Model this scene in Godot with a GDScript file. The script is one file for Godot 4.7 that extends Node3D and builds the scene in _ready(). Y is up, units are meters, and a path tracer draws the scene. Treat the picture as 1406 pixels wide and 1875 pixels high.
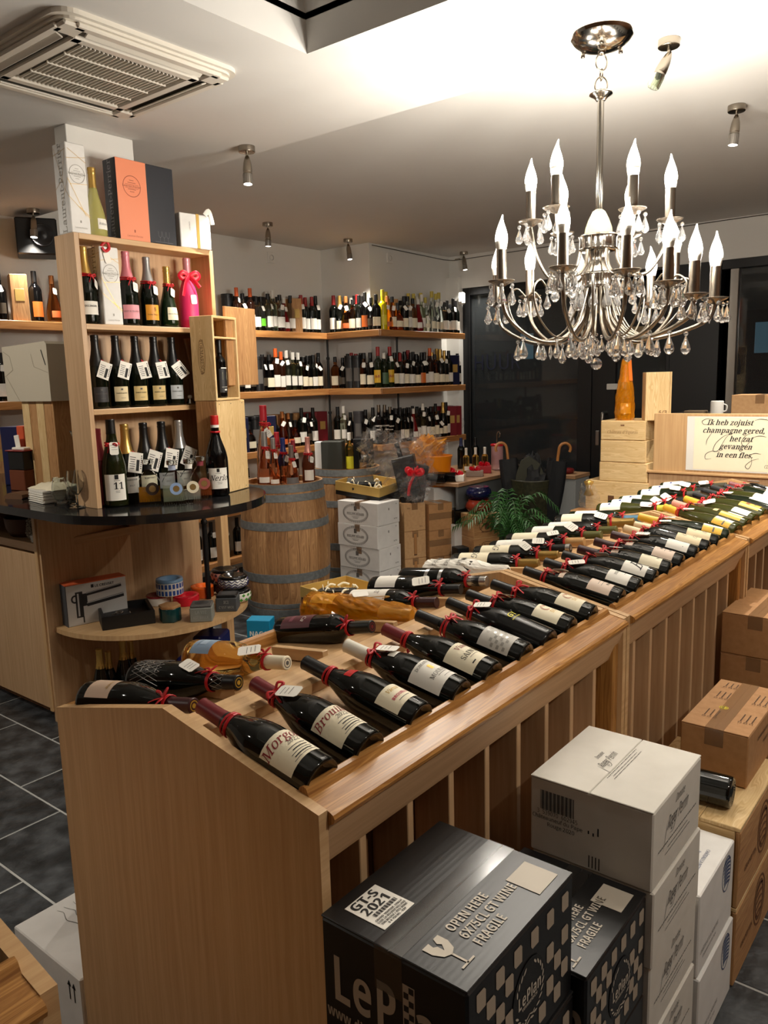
extends Node3D
# A wine shop at night: display racks of bottles, a bar with a shelf unit, wall shelves and a chandelier.

var rng := RandomNumberGenerator.new()
var M := {}
var used := {}
var meshes := {}

func _ready() -> void:
	rng.seed = 7
	setup_camera_and_light()
	make_materials()
	build_room()
	build_racks()
	build_rack_bottles()
	build_chandelier()
	build_front_boxes()
	build_bar()
	build_bar_goods()
	build_wall_shelves()
	build_middle()
	build_back()
	build_ceiling_things()

func setup_camera_and_light() -> void:
	var cam := Camera3D.new()
	cam.name = "camera"
	cam.position = Vector3(0, 1.575, 0)
	cam.rotation = Vector3(deg_to_rad(-9.525), deg_to_rad(38.656), deg_to_rad(-1.547))
	cam.fov = 65.77
	cam.near = 0.02
	cam.far = 200.0
	add_child(cam)
	cam.current = true
	var env := Environment.new()
	env.background_mode = Environment.BG_COLOR
	env.background_color = Color(0.012, 0.016, 0.028)
	env.tonemap_mode = Environment.TONE_MAPPER_LINEAR
	env.tonemap_exposure = 1.08
	env.sdfgi_enabled = true
	env.ssao_enabled = true
	env.ssil_enabled = true
	var we := WorldEnvironment.new()
	we.name = "night_air"
	we.environment = env
	add_child(we)

const LAMP_COLOR := Color(1.0, 0.968, 0.915)
const BULB_ENERGY := 0.175
const SPOT_ENERGY := 2.6

# ---------------------------------------------------------------- naming
func numbered(n: String) -> String:
	if not used.has(n):
		used[n] = 0
		return n
	used[n] += 1
	return "%s_%03d" % [n, used[n]]

func tag(o: Node3D, label: String, category: String, group := "") -> Node3D:
	o.set_meta("label", label)
	o.set_meta("category", category)
	if group != "":
		o.set_meta("group", group)
	return o

func thing(called: String, label: String, category: String, at := Vector3.ZERO, turn := 0.0, group := "") -> Node3D:
	var o := Node3D.new()
	o.name = numbered(called)
	add_child(o)
	o.position = at
	o.rotation.y = deg_to_rad(turn)
	tag(o, label, category, group)
	return o

func put(parent: Node, called: String, mesh: Mesh, m: Material, xf := Transform3D.IDENTITY) -> MeshInstance3D:
	var o := MeshInstance3D.new()
	o.name = numbered(called) if parent == self else called
	o.mesh = mesh
	o.material_override = m
	o.transform = xf
	parent.add_child(o, true)
	return o

func struct(called: String, mesh: Mesh, m: Material, xf := Transform3D.IDENTITY) -> MeshInstance3D:
	var o := put(self, called, mesh, m, xf)
	o.set_meta("kind", "structure")
	return o

func copy_of(src: Node3D, label: String, at: Transform3D) -> Node3D:
	var c: Node3D = src.duplicate()
	var base := String(src.name)
	if base.length() > 4 and base[base.length() - 4] == "_" and base.right(3).is_valid_int():
		base = base.left(base.length() - 4)
	c.name = numbered(base)
	add_child(c)
	c.transform = at
	c.set_meta("label", label)
	return c

func T(x: float, y: float, z: float) -> Transform3D:
	return Transform3D(Basis.IDENTITY, Vector3(x, y, z))

func TR(p: Vector3, e: Vector3) -> Transform3D:
	return Transform3D(Basis.from_euler(Vector3(deg_to_rad(e.x), deg_to_rad(e.y), deg_to_rad(e.z))), p)

# ---------------------------------------------------------------- shapes
func tri(st: SurfaceTool, a: Vector3, b: Vector3, c: Vector3, n: Vector3, ua := Vector2.ZERO, ub := Vector2.ZERO, uc := Vector2.ZERO) -> void:
	if (c - a).cross(b - a).dot(n) < 0.0:
		var s := b; b = c; c = s
		var su := ub; ub = uc; uc = su
	st.set_normal(n); st.set_uv(ua); st.add_vertex(a)
	st.set_normal(n); st.set_uv(ub); st.add_vertex(b)
	st.set_normal(n); st.set_uv(uc); st.add_vertex(c)

func begin() -> SurfaceTool:
	var st := SurfaceTool.new()
	st.begin(Mesh.PRIMITIVE_TRIANGLES)
	return st

# a chamfered box added to st; c is its centre, s its size; grain is the axis along which the texture's v runs
func box_to(st: SurfaceTool, c: Vector3, s: Vector3, bev := 0.002, grain := 1, off := Vector2.ZERO) -> void:
	var h := s * 0.5
	bev = minf(bev, minf(h.x, minf(h.y, h.z)) * 0.9)
	for a in 3:
		var u: int = (a + 1) % 3
		var v: int = (a + 2) % 3
		if u == grain or (v != grain and a != grain and false):
			var sw := u; u = v; v = sw
		for sg in [-1.0, 1.0]:
			var n := Vector3.ZERO
			n[a] = sg
			var q: Array[Vector3] = []
			var uv: Array[Vector2] = []
			for k in [[-1, -1], [1, -1], [1, 1], [-1, 1]]:
				var p := Vector3.ZERO
				p[a] = sg * h[a]
				p[u] = k[0] * (h[u] - bev)
				p[v] = k[1] * (h[v] - bev)
				q.append(c + p)
				uv.append(Vector2(p[u], p[v]) + off + Vector2(a * 0.37 + sg * 0.11, a * 0.53))
			tri(st, q[0], q[1], q[2], n, uv[0], uv[1], uv[2])
			tri(st, q[0], q[2], q[3], n, uv[0], uv[2], uv[3])
	if bev <= 0.0:
		return
	for a in 3:
		var u: int = (a + 1) % 3
		var v: int = (a + 2) % 3
		for su in [-1.0, 1.0]:
			for sv in [-1.0, 1.0]:
				var n := Vector3.ZERO
				n[u] = su; n[v] = sv
				n = n.normalized()
				var q: Array[Vector3] = []
				for k in [[-1, 0], [1, 0], [1, 1], [-1, 1]]:
					var p := Vector3.ZERO
					p[a] = k[0] * (h[a] - bev)
					p[u] = su * (h[u] - (bev if k[1] == 1 else 0.0))
					p[v] = sv * (h[v] - (0.0 if k[1] == 1 else bev))
					q.append(c + p)
				var l := Vector2(0, s[a])
				tri(st, q[0], q[1], q[2], n, off, off + l, off + l)
				tri(st, q[0], q[2], q[3], n, off, off + l, off)
	for sx in [-1.0, 1.0]:
		for sy in [-1.0, 1.0]:
			for sz in [-1.0, 1.0]:
				var p := Vector3(sx * h.x, sy * h.y, sz * h.z)
				tri(st, c + p - Vector3(0, sy, sz) * bev, c + p - Vector3(sx, 0, sz) * bev, c + p - Vector3(sx, sy, 0) * bev, Vector3(sx, sy, sz).normalized(), off, off, off)

func bx(s: Vector3, bev := 0.002, grain := 1, c := Vector3.ZERO) -> ArrayMesh:
	var key := [s, bev, grain, c]
	if not meshes.has(key):
		var st := begin()
		box_to(st, c, s, bev, grain)
		meshes[key] = st.commit()
	return meshes[key]

# axis-aligned box from corner to corner
func span(a: Vector3, b: Vector3, bev := 0.002, grain := 1) -> ArrayMesh:
	var st := begin()
	box_to(st, (a + b) * 0.5, (b - a).abs(), bev, grain, Vector2(a.x * 3.1 + a.z * 1.7, a.y * 2.3 + a.z))
	return st.commit()

# outline in the xy plane pushed out along z from z0 to z1
func prism(poly: PackedVector2Array, z0: float, z1: float, grain_y := true) -> ArrayMesh:
	var st := begin()
	prism_to(st, poly, z0, z1, grain_y)
	return st.commit()

func prism_to(st: SurfaceTool, poly: PackedVector2Array, z0: float, z1: float, grain_y := true) -> void:
	var idx := Geometry2D.triangulate_polygon(poly)
	for i in range(0, idx.size(), 3):
		for s in [[z0, -1.0], [z1, 1.0]]:
			var q: Array[Vector3] = []
			var w: Array[Vector2] = []
			for k in 3:
				var p := poly[idx[i + k]]
				q.append(Vector3(p.x, p.y, s[0]))
				w.append(p if grain_y else Vector2(p.y, p.x))
			tri(st, q[0], q[1], q[2], Vector3(0, 0, s[1]), w[0], w[1], w[2])
	var area := 0.0
	for i in poly.size():
		area += poly[i].cross(poly[(i + 1) % poly.size()])
	var run := 0.0
	for i in poly.size():
		var a := poly[i]
		var b := poly[(i + 1) % poly.size()]
		var d := (b - a)
		var n2 := Vector2(d.y, -d.x).normalized() * signf(area)
		var n := Vector3(n2.x, n2.y, 0)
		var e := run + d.length()
		var p := [Vector3(a.x, a.y, z0), Vector3(b.x, b.y, z0), Vector3(b.x, b.y, z1), Vector3(a.x, a.y, z1)]
		tri(st, p[0], p[1], p[2], n, Vector2(run, z0), Vector2(e, z0), Vector2(e, z1))
		tri(st, p[0], p[2], p[3], n, Vector2(run, z0), Vector2(e, z1), Vector2(run, z1))
		run = e

# turned shape: profile of (radius, height); a point given twice makes a sharp edge
func lathe_to(st: SurfaceTool, pr: PackedVector2Array, seg := 24, xf := Transform3D.IDENTITY, uvs := Vector2(1, 1)) -> void:
	var n := pr.size()
	var nr := PackedVector2Array()
	for i in n:
		var a := pr[maxi(i - 1, 0)]
		var b := pr[mini(i + 1, n - 1)]
		if i > 0 and pr[i - 1].is_equal_approx(pr[i]): a = pr[i]
		if i < n - 1 and pr[i + 1].is_equal_approx(pr[i]): b = pr[i]
		var d := (b - a)
		nr.append(Vector2(d.y, -d.x).normalized())
	for i in n - 1:
		if pr[i].is_equal_approx(pr[i + 1]):
			continue
		for k in seg:
			var q: Array[Vector3] = []
			var w: Array[Vector3] = []
			var uv: Array[Vector2] = []
			for j in [[i, k], [i + 1, k], [i + 1, k + 1], [i, k + 1]]:
				var an: float = TAU * j[1] / seg
				var p: Vector2 = pr[j[0]]
				var m: Vector2 = nr[j[0]]
				q.append(xf * Vector3(p.x * sin(an), p.y, p.x * cos(an)))
				w.append((xf.basis * Vector3(m.x * sin(an), m.y, m.x * cos(an))).normalized())
				uv.append(Vector2(uvs.x * j[1] / seg, p.y * uvs.y))
			for t in [[0, 1, 2], [0, 2, 3]]:
				if q[t[0]].is_equal_approx(q[t[1]]) or q[t[1]].is_equal_approx(q[t[2]]) or q[t[0]].is_equal_approx(q[t[2]]):
					continue
				for x in t:
					st.set_normal(w[x]); st.set_uv(uv[x]); st.add_vertex(q[x])

func lathe(pr: PackedVector2Array, seg := 24, uvs := Vector2(1, 1)) -> ArrayMesh:
	var st := begin()
	lathe_to(st, pr, seg, Transform3D.IDENTITY, uvs)
	return st.commit()

func pv(a: Array) -> PackedVector2Array:
	var o := PackedVector2Array()
	for i in range(0, a.size(), 2):
		o.append(Vector2(a[i], a[i + 1]))
	return o

# round bar along a line of points
func tube_to(st: SurfaceTool, pts: PackedVector3Array, r: float, seg := 8, flat := 1.0) -> void:
	var n := pts.size()
	var rings: Array = []
	var norms: Array = []
	var t0 := (pts[1] - pts[0]).normalized()
	var up := Vector3.UP if absf(t0.y) < 0.9 else Vector3.RIGHT
	var side := t0.cross(up).normalized()
	for i in n:
		var t := (pts[mini(i + 1, n - 1)] - pts[maxi(i - 1, 0)]).normalized()
		side = (side - t * side.dot(t)).normalized()
		var o := t.cross(side)
		var ring := PackedVector3Array()
		var nn := PackedVector3Array()
		for k in seg + 1:
			var a := TAU * k / seg
			ring.append(pts[i] + side * cos(a) * r + o * sin(a) * r * flat)
			nn.append((side * cos(a) * flat + o * sin(a)).normalized())
		rings.append(ring)
		norms.append(nn)
	for i in n - 1:
		for k in seg:
			for t in [[0, 0], [1, 0], [1, 1], [0, 0], [1, 1], [0, 1]]:
				st.set_normal(norms[i + t[0]][k + t[1]])
				st.set_uv(Vector2(float(k + t[1]) / seg, i + t[0]))
				st.add_vertex(rings[i + t[0]][k + t[1]])
	for e in [0, n - 1]:
		var t := (pts[0] - pts[1]).normalized() if e == 0 else (pts[n - 1] - pts[n - 2]).normalized()
		for k in seg:
			tri(st, pts[e], rings[e][k], rings[e][k + 1], t)

func tube(pts: PackedVector3Array, r: float, seg := 8, flat := 1.0) -> ArrayMesh:
	var st := begin()
	tube_to(st, pts, r, seg, flat)
	return st.commit()

func curve(p: PackedVector3Array, steps := 6) -> PackedVector3Array:
	var o := PackedVector3Array()
	for i in p.size() - 1:
		var a := p[maxi(i - 1, 0)]
		var d := p[mini(i + 2, p.size() - 1)]
		for k in steps:
			o.append(p[i].cubic_interpolate(p[i + 1], a, d, float(k) / steps))
	o.append(p[p.size() - 1])
	return o

# smooth sheet through rows of points, shown from both sides
func sheet_to(st: SurfaceTool, rows: Array, uv_scale := Vector2(1, 1), creased := false) -> void:
	var nr := rows.size()
	var nc: int = rows[0].size()
	var norm := func(i: int, k: int) -> Vector3:
		var du: Vector3 = rows[i][mini(k + 1, nc - 1)] - rows[i][maxi(k - 1, 0)]
		var dv: Vector3 = rows[mini(i + 1, nr - 1)][k] - rows[maxi(i - 1, 0)][k]
		return du.cross(dv).normalized()
	for i in nr - 1:
		for k in nc - 1:
			var q := 0
			var flat := Vector3.UP
			for t in [[0, 0], [1, 0], [1, 1], [0, 0], [1, 1], [0, 1]]:
				if creased and q % 3 == 0:
					var pa: Vector3 = rows[i][k]
					flat = (rows[i + 1][k + 1] - pa).cross((rows[i + 1][k] if q == 0 else rows[i][k + 1]) - pa).normalized() * (1.0 if q == 0 else -1.0)
				q += 1
				st.set_normal(flat if creased else norm.call(i + t[0], k + t[1]))
				st.set_uv(Vector2(float(k + t[1]) / (nc - 1), 1.0 - float(i + t[0]) / (nr - 1)) * uv_scale)
				st.add_vertex(rows[i + t[0]][k + t[1]])

# a paper patch on a round body: heights y0..y1, angles a0..a1 in degrees round +z
func patch_to(st: SurfaceTool, r: float, y0: float, y1: float, a0: float, a1: float, seg := 8) -> void:
	var rows := []
	for y in [y0, y1]:
		var row := PackedVector3Array()
		for k in seg + 1:
			var a := deg_to_rad(lerpf(a0, a1, float(k) / seg))
			row.append(Vector3(r * sin(a), y, r * cos(a)))
		rows.append(row)
	sheet_to(st, rows)

func patch(r: float, y0: float, y1: float, a0: float, a1: float, seg := 8) -> ArrayMesh:
	var key := ["patch", r, y0, y1, a0, a1, seg]
	if not meshes.has(key):
		var st := begin()
		patch_to(st, r, y0, y1, a0, a1, seg)
		meshes[key] = st.commit()
	return meshes[key]

# ---------------------------------------------------------------- lettering
var fonts := {}
func font(kind: String) -> Font:
	if not fonts.has(kind):
		var f := SystemFont.new()
		f.font_names = PackedStringArray(["Droid Serif" if kind.begins_with("serif") else "Droid Sans Mono" if kind == "mono" else "Droid Sans"])
		f.font_weight = 700 if kind.ends_with("b") else 400
		fonts[kind] = f
	return fonts[kind]

# triangles of a line of writing, centred on the origin in the xy plane, capital height about 0.7 * size; shear slants it
func letters(s: String, size: float, kind := "sans", shear := 0.0, wide := 1.0, align := 0) -> PackedVector3Array:
	var key := ["text", s, size, kind, shear, wide, align]
	if meshes.has(key):
		return meshes[key]
	var t := TextMesh.new()
	t.text = s
	t.font = font(kind)
	t.font_size = 32
	t.pixel_size = size / 32.0
	t.curve_step = 2.5
	t.depth = 0.0
	t.horizontal_alignment = HORIZONTAL_ALIGNMENT_LEFT if align < 0 else HORIZONTAL_ALIGNMENT_CENTER
	var o := PackedVector3Array()
	if t.get_surface_count():
		var a := t.surface_get_arrays(0)
		var v: PackedVector3Array = a[Mesh.ARRAY_VERTEX]
		var n: PackedVector3Array = a[Mesh.ARRAY_NORMAL]
		var idx: PackedInt32Array = a[Mesh.ARRAY_INDEX] if a[Mesh.ARRAY_INDEX] != null else PackedInt32Array(range(v.size()))
		for i in range(0, idx.size() - 2, 3):
			if n[idx[i]].z > 0.5:
				for k in 3:
					var p := v[idx[i + k]]
					o.append(Vector3((p.x + shear * p.y) * wide, p.y, 0))
	meshes[key] = o
	return o

func write_to(st: SurfaceTool, s: String, size: float, xf: Transform3D, kind := "sans", shear := 0.0, wide := 1.0, align := 0) -> void:
	var v := letters(s, size, kind, shear, wide, align)
	var n := xf.basis.z.normalized()
	for i in range(0, v.size(), 3):
		tri(st, xf * v[i], xf * v[i + 1], xf * v[i + 2], n)

# writing bent round a bottle of radius r, middle at height y and angle a (degrees)
func write_round(st: SurfaceTool, s: String, size: float, r: float, y: float, a := 0.0, kind := "sans", shear := 0.0, wide := 1.0) -> void:
	var v := letters(s, size, kind, shear, wide)
	for i in range(0, v.size(), 3):
		var q: Array[Vector3] = []
		for k in 3:
			var an := v[i + k].x / r + deg_to_rad(a)
			q.append(Vector3(r * sin(an), y + v[i + k].y, r * cos(an)))
		tri(st, q[0], q[1], q[2], Vector3(q[0].x, 0, q[0].z).normalized())

# flat ribbon of ink (a pen stroke) in the plane of xf
func stroke_to(st: SurfaceTool, pts: PackedVector2Array, w0: float, w1: float, xf: Transform3D) -> void:
	var c := PackedVector3Array()
	for p in pts: c.append(Vector3(p.x, p.y, 0))
	c = curve(c, 7)
	var n := xf.basis.z.normalized()
	for i in c.size() - 1:
		var ta := (c[mini(i + 1, c.size() - 1)] - c[maxi(i - 1, 0)]).normalized()
		var tb := (c[mini(i + 2, c.size() - 1)] - c[i]).normalized()
		var fa := lerpf(w0, w1, absf(sin(PI * i / (c.size() - 1.0)))) * 0.5
		var fb := lerpf(w0, w1, absf(sin(PI * (i + 1) / (c.size() - 1.0)))) * 0.5
		var na := Vector3(-ta.y, ta.x, 0) * fa
		var nb := Vector3(-tb.y, tb.x, 0) * fb
		tri(st, xf * (c[i] - na), xf * (c[i] + na), xf * (c[i + 1] + nb), n)
		tri(st, xf * (c[i] - na), xf * (c[i + 1] + nb), xf * (c[i + 1] - nb), n)

func rect_to(st: SurfaceTool, c: Vector2, s: Vector2, xf: Transform3D) -> void:
	var n := xf.basis.z.normalized()
	var h := s * 0.5
	var q := [Vector3(c.x - h.x, c.y - h.y, 0), Vector3(c.x + h.x, c.y - h.y, 0), Vector3(c.x + h.x, c.y + h.y, 0), Vector3(c.x - h.x, c.y + h.y, 0)]
	tri(st, xf * q[0], xf * q[1], xf * q[2], n, Vector2(0, 1), Vector2(1, 1), Vector2(1, 0))
	tri(st, xf * q[0], xf * q[2], xf * q[3], n, Vector2(0, 1), Vector2(1, 0), Vector2(0, 0))

func poly_to(st: SurfaceTool, p: PackedVector2Array, xf: Transform3D) -> void:
	var idx := Geometry2D.triangulate_polygon(p)
	var n := xf.basis.z.normalized()
	for i in range(0, idx.size(), 3):
		var a := p[idx[i]]; var b := p[idx[i + 1]]; var c := p[idx[i + 2]]
		tri(st, xf * Vector3(a.x, a.y, 0), xf * Vector3(b.x, b.y, 0), xf * Vector3(c.x, c.y, 0), n)

func ring_to(st: SurfaceTool, c: Vector2, rx: float, ry: float, w: float, xf: Transform3D, seg := 36) -> void:
	var n := xf.basis.z.normalized()
	for k in seg:
		var a := TAU * k / seg
		var b := TAU * (k + 1) / seg
		var p := [Vector3(c.x + rx * cos(a), c.y + ry * sin(a), 0), Vector3(c.x + rx * cos(b), c.y + ry * sin(b), 0), Vector3(c.x + (rx - w) * cos(b), c.y + (ry - w) * sin(b), 0), Vector3(c.x + (rx - w) * cos(a), c.y + (ry - w) * sin(a), 0)]
		tri(st, xf * p[0], xf * p[1], xf * p[2], n)
		tri(st, xf * p[0], xf * p[2], xf * p[3], n)

func ellipse(c: Vector2, rx: float, ry: float, seg := 28) -> PackedVector2Array:
	var o := PackedVector2Array()
	for k in seg: o.append(c + Vector2(rx * cos(TAU * k / seg), ry * sin(TAU * k / seg)))
	return o

# frame for things drawn on a face: x to the right, y up as read, z out of the face
func face(at: Vector3, right: Vector3, up: Vector3) -> Transform3D:
	return Transform3D(Basis(right.normalized(), up.normalized(), right.cross(up).normalized()), at)

# ---------------------------------------------------------------- materials
func mat(c: Color, rough := 0.6, metal := 0.0, spec := 0.5) -> StandardMaterial3D:
	var key := ["mat", c, rough, metal, spec]
	if not meshes.has(key):
		var m := StandardMaterial3D.new()
		m.albedo_color = c
		m.roughness = rough
		m.metallic = metal
		m.metallic_specular = spec
		meshes[key] = m
	return meshes[key]

func c8(r: int, g: int, b: int) -> Color:
	return Color(r / 255.0, g / 255.0, b / 255.0)

func paint(r: int, g: int, b: int, rough := 0.6, metal := 0.0) -> StandardMaterial3D:
	return mat(c8(r, g, b), rough, metal)

# thin clear glass or film: light goes straight through, alpha is how much of the colour stays
func clear(c: Color, a: float, rough := 0.04) -> StandardMaterial3D:
	var m := StandardMaterial3D.new()
	m.albedo_color = Color(c.r, c.g, c.b, a)
	m.transparency = BaseMaterial3D.TRANSPARENCY_ALPHA
	m.roughness = rough
	return m

# solid tinted glass: light bends, a full bottle reads as one body
func glass(c: Color, ior := 0.045, rough := 0.015) -> StandardMaterial3D:
	var m := StandardMaterial3D.new()
	m.albedo_color = Color(c.r, c.g, c.b, 0.0)
	m.transparency = BaseMaterial3D.TRANSPARENCY_ALPHA
	m.refraction_enabled = true
	m.refraction_scale = ior
	m.roughness = rough
	return m

# wood: streaks run along v
func wood_texture(lo: Color, hi: Color, fine: float, streak: float, knots: float, sd: int, size := 512) -> ImageTexture:
	var n := FastNoiseLite.new()
	n.seed = sd; n.frequency = 1.0; n.fractal_octaves = 3
	var n2 := FastNoiseLite.new()
	n2.seed = sd + 5; n2.frequency = 1.0; n2.fractal_octaves = 2
	var im := Image.create(size, size, false, Image.FORMAT_RGB8)
	for y in size:
		for x in size:
			var u := TAU * x / size
			var v := float(y) / size
			var vv := absf(v - 0.5) * 2.0
			var warp := n2.get_noise_3d(cos(u) * 1.2, sin(u) * 1.2, vv * 1.5) * knots
			var s := n.get_noise_3d(cos(u + warp) * streak, sin(u + warp) * streak, vv * 1.3)
			var f := n2.get_noise_3d(cos(u) * fine, sin(u) * fine, vv * 8.0)
			var t := clampf(0.5 + s * 0.75 + f * 0.28, 0.0, 1.0)
			im.set_pixel(x, y, lo.lerp(hi, t))
	return ImageTexture.create_from_image(im)

func wood(lo: Color, hi: Color, rough: float, scale: Vector2, fine := 40.0, streak := 6.0, knots := 0.15, sd := 1) -> StandardMaterial3D:
	var m := StandardMaterial3D.new()
	m.albedo_texture = wood_texture(lo, hi, fine, streak, knots, sd)
	m.uv1_scale = Vector3(scale.x, scale.y, 1)
	m.roughness = rough
	return m

func noise_texture(lo: Color, hi: Color, freq: float, oct: int, sd: int, contrast := 1.0, size := 512) -> ImageTexture:
	var n := FastNoiseLite.new()
	n.seed = sd; n.frequency = freq; n.fractal_octaves = oct
	var im := n.get_seamless_image(size, size)
	im.convert(Image.FORMAT_RGB8)
	for y in size:
		for x in size:
			var t := clampf((im.get_pixel(x, y).r - 0.5) * contrast + 0.5, 0, 1)
			im.set_pixel(x, y, lo.lerp(hi, t))
	return ImageTexture.create_from_image(im)

func tri_mat(tex: Texture2D, scale: float, rough: float, world := false) -> StandardMaterial3D:
	var m := StandardMaterial3D.new()
	m.albedo_texture = tex
	m.uv1_triplanar = true
	m.uv1_world_triplanar = world
	m.uv1_scale = Vector3.ONE * scale
	m.roughness = rough
	return m

func glow(c: Color, e: float) -> StandardMaterial3D:
	var m := StandardMaterial3D.new()
	m.albedo_color = Color(0.9, 0.9, 0.88)
	m.emission_enabled = true
	m.emission = c
	m.emission_energy_multiplier = e
	m.roughness = 0.4
	return m

func make_materials() -> void:
	M.beech = wood(c8(190, 150, 104), c8(208, 171, 124), 0.42, Vector2(2.2, 0.8), 60.0, 5.0, 0.1, 3)
	M.beech2 = wood(c8(188, 150, 110), c8(206, 170, 130), 0.45, Vector2(2.0, 0.8), 60.0, 5.0, 0.1, 8)
	M.oak = wood(c8(138, 88, 38), c8(198, 146, 80), 0.34, Vector2(4.0, 0.7), 70.0, 9.0, 0.5, 11)
	M.shelf = wood(c8(158, 104, 56), c8(205, 150, 92), 0.35, Vector2(4.0, 0.7), 70.0, 8.0, 0.3, 17)
	M.brown = wood(c8(116, 78, 50), c8(150, 106, 70), 0.5, Vector2(3.0, 1.0), 50.0, 6.0, 0.1, 21)
	M.pine = wood(c8(205, 168, 112), c8(236, 208, 158), 0.55, Vector2(3.0, 0.9), 40.0, 9.0, 0.9, 27)
	M.crate = wood(c8(160, 112, 68), c8(204, 158, 106), 0.6, Vector2(3.0, 0.9), 40.0, 9.0, 0.6, 31)
	M.barrel = wood(c8(132, 92, 56), c8(190, 146, 98), 0.65, Vector2(1.0, 1.0), 60.0, 9.0, 0.5, 35)
	M.table = wood(c8(150, 110, 76), c8(190, 150, 112), 0.4, Vector2(3.0, 0.9), 50.0, 7.0, 0.2, 39)
	M.white_wall = tri_mat(noise_texture(c8(222, 220, 214), c8(226, 224, 218), 0.02, 3, 4, 1.0, 128), 0.6, 0.9, true)
	M.white_ceil = tri_mat(noise_texture(c8(206, 204, 200), c8(210, 208, 204), 0.02, 3, 6, 1.0, 128), 0.4, 0.92, true)
	M.slate = tri_mat(noise_texture(c8(34, 36, 38), c8(70, 73, 76), 0.012, 5, 9, 1.7), 1.3, 0.42, true)
	M.slate2 = tri_mat(noise_texture(c8(38, 40, 42), c8(78, 81, 84), 0.012, 5, 19, 1.7), 1.1, 0.45, true)
	var bump := noise_texture(Color.BLACK, Color.WHITE, 0.02, 5, 12, 1.4)
	for s in ["slate", "slate2"]:
		M[s].heightmap_enabled = true
		M[s].heightmap_texture = bump
		M[s].heightmap_scale = 0.35
	M.grout = paint(168, 168, 164, 0.9)
	M.granite = tri_mat(noise_texture(c8(6, 6, 7), c8(44, 44, 46), 0.22, 2, 14, 1.5, 256), 9.0, 0.09)
	M.chrome = paint(190, 184, 174, 0.1, 1.0)
	M.nickel = paint(160, 151, 138, 0.24, 1.0)
	M.steel = paint(160, 155, 148, 0.35, 1.0)
	M.hoop = tri_mat(noise_texture(c8(88, 92, 94), c8(128, 132, 132), 0.03, 4, 23), 2.0, 0.5)
	M.black = paint(14, 14, 15, 0.45)
	M.black_gloss = paint(8, 8, 9, 0.12)
	M.frame_black = paint(12, 13, 15, 0.4)
	M.white = paint(226, 223, 216, 0.5)
	M.white_box = tri_mat(noise_texture(c8(222, 220, 216), c8(232, 230, 226), 0.03, 3, 33, 1.0, 128), 3.0, 0.62)
	M.grey_box = tri_mat(noise_texture(c8(212, 207, 196), c8(220, 215, 205), 0.03, 3, 34, 1.0, 128), 3.0, 0.6)
	M.carton = tri_mat(noise_texture(c8(168, 122, 76), c8(184, 138, 92), 0.02, 4, 36), 3.0, 0.7)
	M.carton2 = tri_mat(noise_texture(c8(186, 144, 98), c8(200, 160, 114), 0.02, 4, 37), 3.0, 0.7)
	M.paper = paint(238, 234, 224, 0.7)
	M.cream = paint(238, 228, 200, 0.65)
	M.ink = paint(22, 20, 20, 0.7)
	M.ink_grey = paint(96, 92, 88, 0.7)
	M.ink_red = paint(140, 24, 34, 0.6)
	M.ribbon = paint(190, 16, 26, 0.45)
	M.gold = paint(206, 168, 92, 0.3, 0.75)
	M.gold_card = paint(206, 172, 98, 0.4, 0.35)
	M.glass_dark = paint(7, 10, 7, 0.06)
	M.glass_dark.metallic_specular = 0.55
	M.glass_black = paint(5, 5, 6, 0.05)
	M.glass_green = paint(20, 30, 14, 0.06)
	M.glass_olive = paint(58, 60, 22, 0.07)
	M.glass_brown = paint(40, 18, 8, 0.06)
	M.glass_amber = glass(c8(196, 116, 44))
	M.glass_rose = glass(c8(236, 176, 136))
	M.glass_straw = glass(c8(226, 190, 112))
	M.glass_gold = glass(c8(232, 214, 140))
	M.glass_clear = glass(c8(244, 248, 246))
	M.thin = clear(c8(225, 232, 230), 0.05, 0.02)
	M.glass_pale = glass(c8(222, 232, 206))
	M.drink_amber = clear(c8(178, 92, 14), 0.7)
	M.pane = clear(c8(200, 210, 215), 0.02, 0.02)
	M.pane.metallic_specular = 0.36
	var cr := StandardMaterial3D.new()
	cr.albedo_color = Color(1, 1, 1, 0.07)
	cr.refraction_enabled = true
	cr.refraction_scale = 0.055
	cr.transparency = BaseMaterial3D.TRANSPARENCY_ALPHA
	cr.roughness = 0.0
	M.crystal = cr
	M.bulb = glow(LAMP_COLOR, 6.0)
	M.bulb_collar = paint(236, 232, 222, 0.5)
	M.spot_face = glow(LAMP_COLOR, 8.0)
	M.egg = clear(c8(190, 182, 150), 0.3, 0.05)
	M.dish = paint(150, 138, 124, 0.18, 0.9)
	M.film = clear(c8(235, 238, 240), 0.02, 0.05)

# ---------------------------------------------------------------- the room
const CEIL_NEAR := 2.61
const CEIL_FAR := 2.70

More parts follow.
